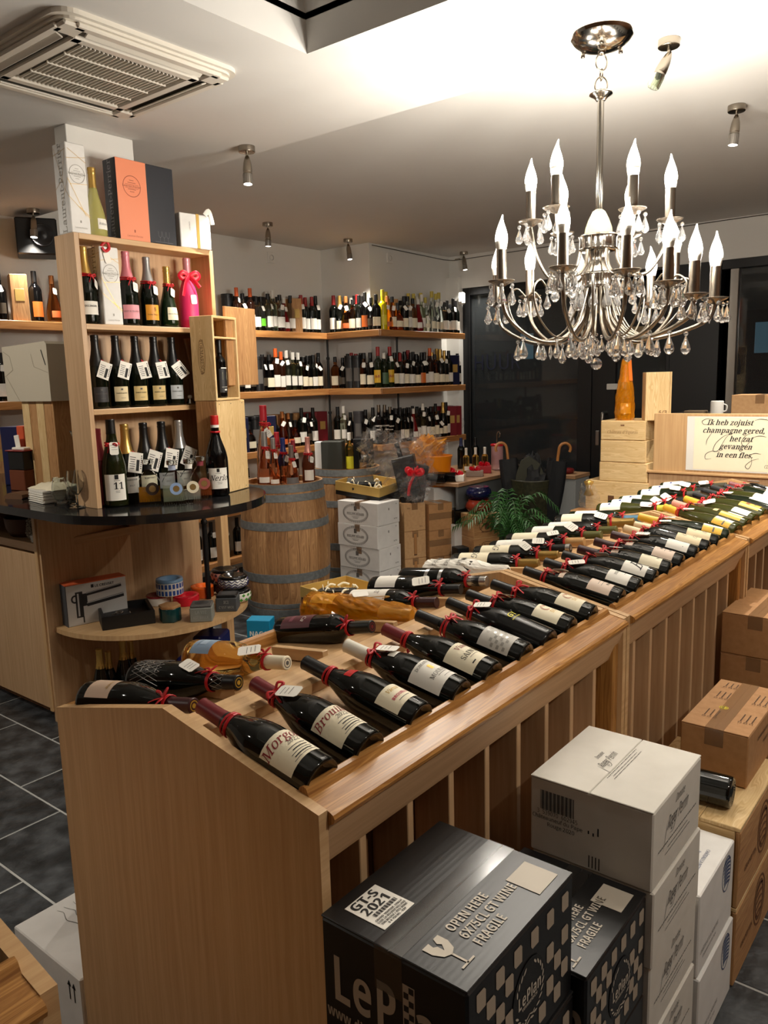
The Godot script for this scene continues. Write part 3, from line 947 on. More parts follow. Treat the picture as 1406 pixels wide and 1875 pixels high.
	R.append(["dark bottle with beige capsule and beige label reading Chateau, farther of the pair", -2.97, -2.908, {"kind": "bordeaux", "glass": D, "cap": paint(222, 196, 156, 0.45), "from": 0.236, "lab": [[paint(226, 208, 170, 0.6), 0.03, 0.112, 54, -4]], "print": [["Ch", 0.018, 0.088, 0, S, 0.3, lg], ["Ch", 0.018, 0.052, 0, S, 0.3, lg]], "rib": [0.23, -12, true]}])
	R.append(["bottle with yellow capsule and half white half yellow label against the second divider board", -3.102, -3.055, {"kind": "flute", "glass": M.glass_green, "cap": yellow, "from": 0.255, "lab": [[M.paper, 0.025, 0.095, 30, 14], [yellow, 0.025, 0.095, 24, -38]], "dash": [[0.06, 0.004, 14, 12, lg], [0.055, 0.006, 16, -38, lg]], "rib": [0.25, -8, true, 1.0, 0.03]}])
	R.append(["slender green bottle, half white half yellow label, just past the second divider board", -3.242, -3.318, {"kind": "flute", "glass": M.glass_olive, "cap": yellow, "from": 0.265, "lab": [[M.paper, 0.025, 0.1, 30, 14], [yellow, 0.025, 0.1, 24, -38]], "dash": [[0.06, 0.004, 14, 12, lg], [0.055, 0.006, 16, -38, lg]], "rib": [0.262, -8, true]}])
	R.append(["slender green bottle with yellow strip and white label near the right edge", -3.384, -3.44, {"kind": "flute", "glass": M.glass_olive, "cap": paint(216, 150, 130, 0.4), "from": 0.27, "lab": [[M.paper, 0.025, 0.09, 28, 20], [yellow, 0.025, 0.115, 20, -30], [paint(226, 190, 140, 0.6), 0.13, 0.15, 26, 0]], "rib": [0.262, 20, true]}])
	R.append(["slender green bottle with all white label and yellow capsule near the right edge", -3.503, -3.58, {"kind": "flute", "glass": M.glass_olive, "cap": yellow, "from": 0.265, "lab": [[M.paper, 0.025, 0.1, 46, 0]], "rib": [0.25, -30, true, 1.2]}])
	R.append(["slender bottle with all yellow label and brown emblem cut by the right edge", -3.66, -3.72, {"kind": "flute", "glass": M.glass_olive, "cap": black, "from": 0.27, "lab": [[yellow, 0.022, 0.112, 46, 0]], "dash": [[0.08, 0.016, 16, 0, paint(140, 80, 30, 0.6)], [0.05, 0.003, 12, 0, lg]], "rib": [0.25, 10, true]}])
	R.append(["slender bottle with narrow white label, second from the far end of the racks", -3.80, -3.86, {"kind": "flute", "glass": M.glass_green, "cap": black, "from": 0.27, "lab": [[M.paper, 0.02, 0.11, 22, 0]], "rib": [0.25, -20, true]}])
	R.append(["slender bottle with broad cream label near the far end of the racks", -3.93, -3.99, {"kind": "flute", "glass": M.glass_olive, "cap": black, "from": 0.27, "lab": [[cream, 0.02, 0.12, 54, -10]], "rib": [0.25, 14, true, 1.2]}])
	R.append(["dark bottle with grey-green capsule at the far end, white label", -4.05, -4.1, {"kind": "bordeaux", "glass": M.glass_green, "cap": black, "from": 0.236, "lab": [[M.paper, 0.025, 0.1, 50, 0]], "rib": [0.24, 10, true]}])
	R.append(["bottle with dark red capsule, last on the racks' right slope", -4.19, -4.2, {"kind": "bordeaux", "glass": D, "cap": maroon, "from": 0.236, "lab": [[cream, 0.03, 0.12, 56, -20]], "rib": [0.232, 10, true, 1.3]}])
	for e in R:
		var p := Vector3(-0.82, 0.9425, e[1])
		var q := Vector3(-1.104, 1.0017, e[2])
		var t := bottle(e[3], e[0], lying(p, q, -8.0 if e[1] > -2.0 else -4.0), grp)
		var o: Dictionary = e[3]
		if o.has("checks"):
			var st := begin()
			for i in 6:
				for k in 7:
					if (i + k) % 2 == 0:
						patch_to(st, 0.0423, 0.04 + 0.0075 * i, 0.0465 + 0.0075 * i, -58 + 15 * k, -46 + 15 * k, 2)
			write_round(st, "CÔTES", 0.009, 0.0423, 0.097, 0, "sansb")
			put(t.get_node("label"), "print", st.commit(), paint(160, 157, 150, 0.3, 0.3))
		if o.has("mark"):
			var st := begin()
			patch_to(st, 0.0423, 0.071, 0.086, -6, 6, 4)
			put(t.get_node("label"), "crest", st.commit(), o.mark[0])
		if o.has("swirl"):
			var st := begin()
			for i in 2:
				var arc := PackedVector3Array()
				for k in 15:
					var a := 0.5 + 4.6 * k / 14.0
					var an := (cos(a) * (0.011 - 0.003 * i)) / 0.042 + 0.05
					arc.append(Vector3(0.0423 * sin(an), 0.078 + sin(a) * (0.012 - 0.003 * i), 0.0423 * cos(an)))
				tube_to(st, arc, 0.0006, 4)
			put(t.get_node("label"), "print", st.commit(), paint(214, 140, 120, 0.6))
			st = begin()
			write_round(st, "CHATEAU", 0.011, 0.0385, 0.158, -6, S)
			put(t, "embossing", st.commit(), M.glass_black)
	var L := []   # left slope: label, base (y, z), cap (y, z), options
	var silver := paint(190, 188, 184, 0.25, 0.8)
	L.append(["dark bottle with grey paper label and dark brown capsule, nearest on the left slope", 0.927, -0.84, 0.971, -0.887, {"kind": "burgundy", "glass": D, "cap": plum, "from": 0.236, "seal": goldi, "lab": [[paint(198, 172, 150, 0.55), 0.03, 0.10, 50, 10]], "print": [["Cuvée", 0.012, 0.085, 10, S, 0.3, goldi]], "rib": [0.228, 30, false]}])
	L.append(["black bottle with silver lattice label and netted neck on the left slope", 0.934, -0.959, 0.981, -0.999, {"kind": "burgundy", "glass": D, "cap": black, "from": 0.262, "seal": goldi, "net": true, "rib": [0.222, 0, true, 1.0, 0.045]}])
	L.append(["clear bottle of golden wine with pale blue label and cream capsule", 0.94, -1.11, 0.981, -1.133, {"kind": "burgundy", "glass": M.glass_straw, "cap": cream, "from": 0.238, "seal": lg, "lab": [[paint(140, 164, 190, 0.55), 0.03, 0.092, 44, 14]], "dash": [[0.06, 0.02, 14, 10, paint(170, 190, 210, 0.5)], [0.045, 0.0014, 20, 10, lg]], "rib": [0.235, 8, true, 1.2, 0.034]}])
	L.append(["dark bottle with wine red label lettered in white script", 0.924, -1.398, 0.986, -1.419, {"kind": "bordeaux", "glass": D, "cap": paint(22, 26, 22, 0.4), "from": 0.236, "seal": maroon, "lab": [[paint(88, 34, 44, 0.5), 0.03, 0.13, 52, 14]], "print": [["Ca", 0.018, 0.10, 26, S, 0.3, M.paper]], "dash": [[0.06, 0.012, 28, 10, paint(130, 70, 84, 0.5)]], "rib": [0.23, 40, false]}])
	L.append(["dark bottle with big white label and dark red capsule, beyond the orange wrapped bottle", 0.939, -1.66, 0.98, -1.69, {"kind": "bordeaux", "glass": D, "cap": plum, "from": 0.236, "lab": [[M.paper, 0.03, 0.155, 50, 16]], "print": [["LT", 0.02, 0.12, 16, S, 0.0, lg]], "rib": [0.232, 20, false]}])
	L.append(["dark bottle with white label, black capsule and a white tag with red ribbon", 0.949, -1.784, 0.988, -1.817, {"kind": "burgundy", "glass": D, "cap": black, "from": 0.23, "lab": [[M.paper, 0.03, 0.10, 46, 20]], "dash": [[0.235, 0.012, 12, 30, M.paper]], "rib": [0.232, 20, true, 1.2, 0.05]}])
	L.append(["dark bottle with silver bands and silver-banded capsule before the first divider", 0.949, -1.935, 0.983, -1.945, {"kind": "bordeaux", "glass": D, "cap": silver, "from": 0.236, "bands": true, "rib": [0.233, 10, false]}])
	for i in 2:
		L.append([["dark bottle with cream label and gold capsule, nearer one beyond the white wrapped bottle", "dark bottle with cream label and gold capsule, farther one beyond the white wrapped bottle"][i], 0.941, -2.221 - 0.141 * i, 0.97, -2.278 - 0.141 * i, {"kind": "bordeaux", "glass": D, "cap": goldc, "from": 0.234, "lab": [[cream, 0.03, 0.135, 56, 20]], "print": [["SG", 0.03, 0.085, 20, "serif", 0.2, lg]], "rib": [0.228, 12, i == 1]}])
	L.append(["dark bottle with cream label, black capsule and silver tip", 0.939, -2.476, 0.978, -2.508, {"kind": "bordeaux", "glass": D, "cap": black, "from": 0.234, "lab": [[M.paper, 0.03, 0.13, 56, 20]], "tip": silver, "rib": [0.23, 20, true]}])
	L.append(["dark bottle with pale yellow label and tan capsule on the left slope", 0.946, -2.597, 0.982, -2.616, {"kind": "bordeaux", "glass": D, "cap": tan, "from": 0.232, "lab": [[cream, 0.03, 0.13, 54, 20]], "rib": [0.228, 14, true]}])
	L.append(["dark bottle with white label and olive capsule, nearer of two on the left slope", 0.946, -2.755, 0.981, -2.765, {"kind": "bordeaux", "glass": M.glass_green, "cap": paint(92, 92, 46, 0.4, 0.2), "from": 0.232, "lab": [[M.paper, 0.03, 0.12, 54, 20]], "rib": [0.228, 14, true, 1.2]}])
	L.append(["dark bottle with white label and olive capsule, farther of two on the left slope", 0.941, -2.89, 0.976, -2.91, {"kind": "bordeaux", "glass": D, "cap": paint(92, 92, 46, 0.4, 0.2), "from": 0.232, "lab": [[M.paper, 0.03, 0.12, 54, 20]], "rib": [0.228, 14, false]}])
	L.append(["dark bottle with cream label and speckled gold foil capsule before the second divider", 0.952, -3.0, 0.983, -3.06, {"kind": "champagne", "glass": D, "cap": goldc, "from": 0.215, "lab": [[cream, 0.03, 0.115, 50, 20]], "rib": [0.226, 14, true, 1.2]}])
	L.append(["dark bottle with white label and light blue capsule against the second divider", 0.952, -3.135, 0.983, -3.145, {"kind": "bordeaux", "glass": M.glass_green, "cap": paint(96, 140, 168, 0.35, 0.3), "from": 0.226, "lab": [[M.paper, 0.03, 0.125, 54, 20]], "rib": [0.232, 14, false]}])
	var caps := [paint(198, 196, 70, 0.4), black, black, paint(70, 72, 66, 0.4), black, paint(60, 58, 40, 0.4)]
	var words := ["slender green bottle with white label and yellow-green capsule, first past the second divider", "slender dark bottle with white and blue label, second past the second divider", "slender olive bottle with white label, third past the second divider", "dark bottle with white label and grey foot, fourth past the second divider", "dark bottle with white label, second from the far left end of the racks", "olive bottle with white label at the far left end of the racks"]
	var zs := [-3.429, -3.555, -3.684, -3.932, -4.08, -4.25]
	for i in 6:
		L.append([words[i], 0.946, zs[i], 0.984, zs[i] - 0.01, {"kind": "flute" if i in [0, 1, 2, 5] else "bordeaux", "glass": M.glass_olive if i % 2 == 0 else M.glass_green, "cap": caps[i], "from": 0.24 if i in [3, 4] else 0.272, "lab": [[M.paper, 0.02, 0.115, 56, 20]], "dash": [[0.06, 0.01, 10, 24, paint(60, 70, 130, 0.6)]], "rib": [0.225 if i in [3, 4] else 0.262, 14, true, 1.2]}])
	for e in L:
		var p := Vector3(-1.475, e[1], e[2])
		var q := Vector3(-1.175, e[3], e[4])
		var t := bottle(e[5], e[0], lying(p, q, 0.0), grp)
		var o: Dictionary = e[5]
		if o.has("net"):
			var st := begin()
			for i in 10:
				for s in [-1.0, 1.0]:
					var arc := PackedVector3Array()
					for k in 9:
						var y := 0.02 + 0.085 * k / 8.0
						var an := deg_to_rad(-70 + 14.0 * i + s * 42.0 * (k / 8.0 - 0.5) + 10)
						arc.append(Vector3(0.0421 * sin(an), y, 0.0421 * cos(an)))
					tube_to(st, arc, 0.0007, 4)
			put(t, "lattice_print", st.commit(), silver)
			st = begin()
			patch_to(st, 0.0424, 0.045, 0.095, -18, 48, 8)
			var plate := put(t, "label", st.commit(), paint(26, 24, 24, 0.4))
			st = begin()
			write_round(st, "CRISTAL", 0.0001 + 0.012, 0.0428, 0.066, 14, "sansb", 0.15)
			for y in [0.048, 0.092]: patch_to(st, 0.0428, y - 0.001, y + 0.001, -18, 48, 8)
			put(plate, "print", st.commit(), silver)
			st = begin()
			for i in 8:
				for s in [-1.0, 1.0]:
					var arc := PackedVector3Array()
					for k in 5:
						var y := 0.228 + 0.034 * k / 4.0
						var an := deg_to_rad(45.0 * i + s * 60.0 * k / 4.0)
						var r := shape_radius("burgundy", y) + 0.0006
						arc.append(Vector3(r * sin(an), y, r * cos(an)))
					tube_to(st, arc, 0.0006, 4)
			put(t, "neck_net", st.commit(), silver)
		if o.has("bands"):
			for y in [0.1, 0.15]:
				put(t, "silver_band", lathe(pv([0.0386, y, 0.0386, y + 0.012]), 28), silver)
			put(t.get_node("capsule"), "black_band", lathe(pv([0.0158, 0.255, 0.0158, 0.28]), 20), black)
		if o.has("tip"):
			put(t.get_node("capsule"), "tip", lathe(pv([0.0158, 0.285, 0.0162, 0.300, 0.0162, 0.300, 0, 0.302]), 20), o.tip)
	# bottles in the near left rack, of which a corner shows
	bottle({"kind": "bordeaux", "glass": D, "cap": black, "from": 0.236, "lab": [[cream, 0.03, 0.11, 50, 0]]}, "dark bottle in the rack at the lower left corner of the photo", lying(Vector3(-0.83, 0.9425, -0.29), Vector3(-1.11, 1.0, -0.29), 0), grp)
	wrapped_bottles()

# crinkled film round a bottle: a lathe with uneven folds
func film_mesh(pr: PackedVector2Array, sd: int, rough: float, seg := 34) -> ArrayMesh:
	var n := FastNoiseLite.new()
	n.seed = sd; n.frequency = 1.0
	var rows := []
	for i in pr.size():
		var row := PackedVector3Array()
		for k in seg + 1:
			var a := TAU * (k % seg) / seg
			var r := pr[i].x * (1.0 + rough * n.get_noise_3d(cos(a) * 2.3, sin(a) * 2.3, pr[i].y * 22.0) + rough * 0.5 * n.get_noise_3d(cos(a) * 6.0, sin(a) * 6.0, pr[i].y * 50.0))
			row.append(Vector3(r * sin(a), pr[i].y, r * cos(a)))
		rows.append(row)
	var st := begin()
	sheet_to(st, rows, Vector2.ONE, true)
	return st.commit()

func fine_profile(a: Array, n: int) -> PackedVector2Array:
	var src := pv(a)
	var o := PackedVector2Array()
	for i in src.size() - 1:
		for k in n: o.append(src[i].lerp(src[i + 1], float(k) / n))
	o.append(src[src.size() - 1])
	return o

func wrapped_bottles() -> void:
	var film := clear(c8(232, 150, 0), 0.42, 0.05)
	var t := thing("wrapped_bottle", "champagne bottle wrapped in orange cellophane lying on the left slope", "bottle")
	t.transform = lying(Vector3(-1.49, 0.955, -1.515), Vector3(-1.175, 0.972, -1.575))
	bottle_parts(t, {"kind": "champagne", "glass": glass(c8(226, 160, 40)), "cap": M.gold, "from": 0.23, "style": "foil", "lab": [[paint(222, 170, 40, 0.5), 0.03, 0.10, 50, 0]]}, 24)
	put(t, "cellophane", film_mesh(fine_profile([0.0, -0.004, 0.038, -0.002, 0.047, 0.01, 0.049, 0.07, 0.047, 0.14, 0.042, 0.19, 0.034, 0.25, 0.03, 0.30, 0.024, 0.325, 0.0, 0.33], 4), 5, 0.16), film)
	var st := begin()
	tube_to(st, curve(PackedVector3Array([Vector3(0, 0.17, 0.043), Vector3(0.012, 0.2, 0.046), Vector3(0.0, 0.235, 0.048), Vector3(-0.016, 0.25, 0.044), Vector3(-0.03, 0.22, 0.034)]), 5), 0.0012, 5)
	put(t, "string", st.commit(), M.gold)
	put(t, "price_tag", tag_mesh(), M.paper, TR(Vector3(-0.01, 0.165, 0.048), Vector3(-10, 10, 40)))
	t = thing("wrapped_bottle", "bottle wrapped in white printed tissue, lying past the first divider", "bottle")
	t.transform = lying(Vector3(-1.475, 0.945, -2.073), Vector3(-1.175, 0.99, -2.05))
	bottle_parts(t, {"kind": "bordeaux", "glass": M.glass_dark, "cap": M.white, "from": 0.236}, 20)
	put(t, "tissue", film_mesh(fine_profile([0.0, -0.003, 0.036, -0.001, 0.041, 0.01, 0.042, 0.09, 0.041, 0.17, 0.034, 0.21, 0.022, 0.25, 0.020, 0.31, 0.012, 0.315], 4), 15, 0.1), M.paper)
	st = begin()
	for y in [0.05, 0.10, 0.15]: write_round(st, "❦ SG", 0.022, 0.0445, y, 20, "serif", 0.2)
	put(t, "print", st.commit(), M.ink_grey)

# ---------------------------------------------------------------- chandelier
func crystal_mesh(kind: String) -> ArrayMesh:
	if not meshes.has(kind):
		var st := begin()
		match kind:
			"drop": lathe_to(st, pv([0.0, 0.0, 0.004, 0.0012, 0.0088, 0.006, 0.0102, 0.0115, 0.0085, 0.0185, 0.0045, 0.030, 0.0015, 0.0385, 0.0, 0.0395]), 10)
			"bead": lathe_to(st, pv([0.0, -0.0055, 0.0035, -0.0042, 0.0055, 0.0, 0.0035, 0.0042, 0.0, 0.0055]), 8)
			"spear": lathe_to(st, pv([0.0, 0.0, 0.003, 0.008, 0.0052, 0.014, 0.006, 0.02, 0.0035, 0.034, 0.0, 0.042]), 8)
			"ball": lathe_to(st, pv([0.0, -0.0195, 0.007, -0.018, 0.0135, -0.0138, 0.018, -0.007, 0.0195, 0.0, 0.018, 0.007, 0.0135, 0.0138, 0.007, 0.018, 0.0, 0.0195]), 12)
		# cut faces: every triangle gets its own normal
		var a := st.commit_to_arrays()
		var p: PackedVector3Array = a[Mesh.ARRAY_VERTEX]
		var n: PackedVector3Array = a[Mesh.ARRAY_NORMAL]
		for i in range(0, p.size(), 3):
			var f := (p[i + 2] - p[i]).cross(p[i + 1] - p[i]).normalized()
			for k in 3: n[i + k] = f
		a[Mesh.ARRAY_NORMAL] = n
		var am := ArrayMesh.new()
		am.add_surface_from_arrays(Mesh.PRIMITIVE_TRIANGLES, a)
		meshes[kind] = am
	return meshes[kind]

func build_chandelier() -> void:
	var c := Vector3(-1.102, 0, -2.52)
	var t := thing("chandelier", "nickel chandelier with two tiers of candle bulbs and hanging crystal drops", "chandelier", c)
	# canopy, rings, cup and rod
	put(t, "canopy", lathe(pv([0.098, 2.61, 0.098, 2.606, 0.094, 2.597, 0.094, 2.597, 0.082, 2.583, 0.06, 2.569, 0.03, 2.561, 0.012, 2.559, 0.012, 2.559, 0.010, 2.55, 0.0, 2.549]), 40), M.chrome)
	for k in 3:
		put(t, "canopy_nut", lathe(pv([0.0, 2.555, 0.007, 2.556, 0.007, 2.575, 0.0, 2.58]), 10), M.nickel, T(0.066 * sin(k * 2.1 + 0.4), 0.003, 0.066 * cos(k * 2.1 + 0.4)))
	for k in 3:
		var ring := PackedVector3Array()
		var rr: float = [0.019, 0.013, 0.019][k]
		for i in 21:
			var a := TAU * i / 20
			ring.append(Vector3(rr * cos(a), rr * 1.25 * sin(a), 0))
		put(t, "chain_ring", tube(ring, 0.0026, 6), M.nickel, TR(Vector3(0, [2.528, 2.492, 2.462][k], 0), Vector3(0, 50.0 + 80.0 * k, 0)))
	put(t, "rod_cup", lathe(pv([0.0, 2.448, 0.02, 2.447, 0.034, 2.44, 0.036, 2.434, 0.02, 2.424, 0.014, 2.416, 0.0, 2.415]), 24), M.chrome)
	put(t, "rod", lathe(pv([0.0105, 2.425, 0.0105, 2.09]), 16), M.chrome)
	# column: glass egg, ring, waist, ring, funnel
	put(t, "egg", lathe(pv([0.011, 2.092, 0.02, 2.085, 0.033, 2.06, 0.042, 2.035, 0.045, 2.012]), 24), M.egg)
	put(t, "upper_ring", lathe(pv([0.0, 2.012, 0.06, 2.013, 0.064, 2.008, 0.064, 2.008, 0.06, 2.0, 0.06, 1.972, 0.064, 1.966, 0.05, 1.962, 0.0, 1.962]), 28), M.chrome)
	put(t, "waist", lathe(pv([0.036, 1.963, 0.030, 1.945, 0.032, 1.925, 0.043, 1.905, 0.05, 1.895]), 24), M.chrome)
	put(t, "lower_ring", lathe(pv([0.0, 1.897, 0.052, 1.897, 0.056, 1.89, 0.05, 1.884, 0.05, 1.858, 0.055, 1.852, 0.046, 1.846, 0.0, 1.845]), 28), M.chrome)
	put(t, "funnel", lathe(pv([0.042, 1.847, 0.036, 1.82, 0.02, 1.79, 0.008, 1.772, 0.0, 1.768]), 20), M.nickel)
	var low := [[-29, 2.057], [8, 2.071], [36, 2.052], [56, 2.019], [72, 1.987], [95, 1.983], [158, 2.078], [173, 2.012], [-147, 2.01], [-115, 2.053], [-86, 2.023]]
	var up := [[-12, 2.268], [50, 2.244], [110, 2.237], [175, 2.231], [-122, 2.25], [-66, 2.265]]
	for e in low: chandelier_arm(t, c, e[0], 0.36, e[1], 1.684, 0.045, 1.852, 0)
	for e in up: chandelier_arm(t, c, e[0], 0.215, e[1], 1.885, 0.055, 1.972, 1)
	# thin scrolls between the arms
	for k in 11:
		var a := deg_to_rad(low[k][0] + 13.0)
		var o := Vector3(sin(a), 0, cos(a))
		var pts := curve(PackedVector3Array([o * 0.04 + Vector3(0, 1.86, 0), o * 0.1 + Vector3(0, 1.72, 0), o * 0.19 + Vector3(0, 1.69, 0), o * 0.27 + Vector3(0, 1.75, 0), o * 0.295 + Vector3(0, 1.83, 0), o * 0.265 + Vector3(0, 1.862, 0), o * 0.235 + Vector3(0, 1.835, 0)]), 5)
		put(t, "scroll", tube(pts, 0.0034, 6), M.nickel)
		hang(t, o * 0.235 + Vector3(0, 1.832, 0), "drop", 0.9)
		hang(t, o * 0.19 + Vector3(0, 1.688, 0), "drop" if k % 2 == 0 else "spear", 1.0)
	# strand of beads with a ball, and the drops under the hub
	for k in 4: put(t, "bead", crystal_mesh("bead"), M.crystal, T(0, 1.70 - 0.0165 * k, 0))
	put(t, "crystal_ball", crystal_mesh("ball"), M.crystal, T(0, 1.606, 0))
	put(t, "strand_wire", lathe(pv([0.0007, 1.77, 0.0007, 1.62]), 5), M.nickel)
	for k in 9:
		var a := TAU * k / 9.0
		hang(t, Vector3(sin(a) * 0.055, 1.71 - 0.012 * (k % 3), cos(a) * 0.055), "drop", 0.85)
		hang(t, Vector3(sin(a + 0.3) * 0.11, 1.695 - 0.02 * (k % 2), cos(a + 0.3) * 0.11), "drop", 1.05)
	for k in 9:
		var a := TAU * k / 9.0 + 0.2
		hang(t, Vector3(sin(a) * 0.062, 1.855, cos(a) * 0.062), "drop", 1.25)

func hang(t: Node3D, at: Vector3, kind: String, s: float) -> void:
	s *= 1.28
	put(t, "bead", crystal_mesh("bead"), M.crystal, Transform3D(Basis.IDENTITY.scaled(Vector3.ONE * s), at - Vector3(0, 0.007, 0)))
	put(t, "crystal_drop", crystal_mesh(kind), M.crystal, Transform3D(Basis(Vector3.UP, at.x * 40.0).scaled(Vector3.ONE * s), at - Vector3(0, 0.012 + 0.0405 * s, 0)))

func chandelier_arm(t: Node3D, c: Vector3, deg: float, r: float, tip: float, low: float, hub_r: float, hub_y: float, tier: int) -> void:
	var a := deg_to_rad(deg)
	var o := Vector3(sin(a), 0, cos(a))
	var dish := tip - 0.2
	var pts := PackedVector3Array([o * hub_r + Vector3(0, hub_y, 0), o * (hub_r + 0.012) + Vector3(0, lerpf(hub_y, low, 0.6), 0), o * lerpf(hub_r, r, 0.3) + Vector3(0, low, 0), o * lerpf(hub_r, r, 0.62) + Vector3(0, low + 0.004, 0), o * (r - 0.02) + Vector3(0, lerpf(low, dish, 0.42), 0), o * r + Vector3(0, dish - 0.012, 0)])
	put(t, "arm", tube(curve(pts, 7), 0.0064 if tier == 0 else 0.0056, 8), M.nickel)
	var b := T(o.x * r, dish, o.z * r)
	put(t, "drip_dish", lathe(pv([0.0, -0.012, 0.01, -0.011, 0.02, -0.005, 0.036, 0.002, 0.041, 0.006, 0.0405, 0.0075, 0.034, 0.005, 0.016, 0.001, 0.0, 0.0]), 18), M.dish, b)
	put(t, "candle_sleeve", lathe(pv([0.0155, 0.0, 0.0155, 0.098, 0.0155, 0.098, 0.012, 0.099]), 16), M.nickel, b)
	put(t, "bulb_collar", lathe(pv([0.0145, 0.097, 0.0175, 0.110, 0.0192, 0.124, 0.0, 0.1241]), 16), M.bulb_collar, b)
	var st := begin()
	lathe_to(st, pv([0.0192, 0.1242, 0.0196, 0.132, 0.0185, 0.142, 0.0150, 0.156, 0.0105, 0.169, 0.0065, 0.180, 0.004, 0.188, 0.0028, 0.195, 0.0014, 0.2, 0.0, 0.2005]), 16)
	var v := st.commit_to_arrays()
	var p: PackedVector3Array = v[Mesh.ARRAY_VERTEX]
	for i in p.size():
		var k := maxf(0.0, p[i].y - 0.165) / 0.035
		p[i].x += 0.005 * k * k * cos(a) * (1.0 if tier == 0 else 1.2)
	v[Mesh.ARRAY_VERTEX] = p
	var am := ArrayMesh.new()
	am.add_surface_from_arrays(Mesh.PRIMITIVE_TRIANGLES, v)
	put(t, "candle_bulb", am, M.bulb, b)
	var l := OmniLight3D.new()
	l.name = "bulb_light"
	l.light_color = LAMP_COLOR
	l.light_energy = BULB_ENERGY
	l.light_size = 0.016
	l.omni_range = 14.0
	l.omni_attenuation = 2.0
	l.shadow_enabled = true
	l.position = Vector3(o.x * r, dish + 0.143, o.z * r)
	t.add_child(l, true)
	for k in (6 if tier == 0 else 5):
		var an := TAU * k / (6.0 if tier == 0 else 5.0) + a
		hang(t, Vector3(o.x * r + sin(an) * 0.037, dish - 0.004, o.z * r + cos(an) * 0.037), "spear" if k == 2 else "drop", 1.0 if tier == 0 else 0.95)
	if tier == 1:
		hang(t, o * lerpf(hub_r, r, 0.5) + Vector3(0, low - 0.004, 0), "drop", 1.15)
	else:
		hang(t, o * lerpf(hub_r, r, 0.75) + Vector3(0, low + 0.012, 0), "drop", 1.15)

# ---------------------------------------------------------------- small helpers for goods
func text_part(parent: Node, s: String, size: float, xf: Transform3D, m: Material, kind := "sans", shear := 0.0, wide := 1.0, align := 0) -> void:
	var st := begin()
	write_to(st, s, size, xf, kind, shear, wide, align)
	put(parent, "print", st.commit(), m)

# flat slab seen from above: outline in (x, z), from y0 to y1, edge rounded by r
func slab_to(st: SurfaceTool, poly: PackedVector2Array, y0: float, y1: float, r := 0.0) -> void:
	var sub := begin()
	var p := PackedVector2Array()
	for q in poly: p.append(Vector2(q.x, -q.y))
	if r <= 0.0:
		prism_to(sub, p, y0, y1)
	else:
		var n := 4
		for i in n:
			var a0 := PI * 0.5 * i / n
			var d := r * (1.0 - cos(PI * 0.5 * (n - i) / n))
			var inner := Geometry2D.offset_polygon(p, -d, Geometry2D.JOIN_ROUND)
			if inner.size() == 0: continue
			prism_to(sub, inner[0], y0 + r * (1.0 - sin(a0 + PI * 0.5 / n)), y1 - r * (1.0 - sin(a0 + PI * 0.5 / n)))
	st.append_from(sub.commit(), 0, Transform3D(Basis(Vector3.RIGHT, -PI / 2), Vector3.ZERO))

func slab(poly: PackedVector2Array, y0: float, y1: float, r := 0.0) -> ArrayMesh:
	var st := begin()
	slab_to(st, poly, y0, y1, r)
	return st.commit()

func disc_poly(c: Vector2, r: float, a0: float, a1: float, n := 32) -> PackedVector2Array:
	var o := PackedVector2Array()
	for k in n + 1:
		var a := deg_to_rad(lerpf(a0, a1, float(k) / n))
		o.append(c + Vector2(cos(a), sin(a)) * r)
	return o

# a closed box standing on its base: body plus what is printed on it
func plain_box(called: String, label: String, cat: String, at: Vector3, turn: float, s: Vector3, m: Material, group := "", bev := 0.003, grain := 1) -> Node3D:
	var t := thing(called, label, cat, at, turn, group)
	put(t, "body", bx(s, bev, grain), m, T(0, s.y / 2, 0))
	return t

func front(s: Vector3, x := 0.0, y := 0.0) -> Transform3D:      # +z face, origin at its middle
	return T(x, s.y / 2 + y, s.z / 2 + 0.0008)

func rightf(s: Vector3, x := 0.0, y := 0.0) -> Transform3D:     # +x face
	return face(Vector3(s.x / 2 + 0.0008, s.y / 2 + y, -x), Vector3(0, 0, -1), Vector3.UP)

func leftf(s: Vector3, x := 0.0, y := 0.0) -> Transform3D:      # -x face
	return face(Vector3(-s.x / 2 - 0.0008, s.y / 2 + y, x), Vector3(0, 0, 1), Vector3.UP)

func topf(s: Vector3, x := 0.0, y := 0.0) -> Transform3D:       # top, read from +z
	return face(Vector3(x, s.y + 0.0008, -y), Vector3.RIGHT, Vector3.FORWARD)

func turned(xf: Transform3D, deg: float) -> Transform3D:
	return xf * Transform3D(Basis(Vector3.BACK, deg_to_rad(deg)), Vector3.ZERO)

# ---------------------------------------------------------------- bar with its end shelf and the unit on it
const BAR := 1.085

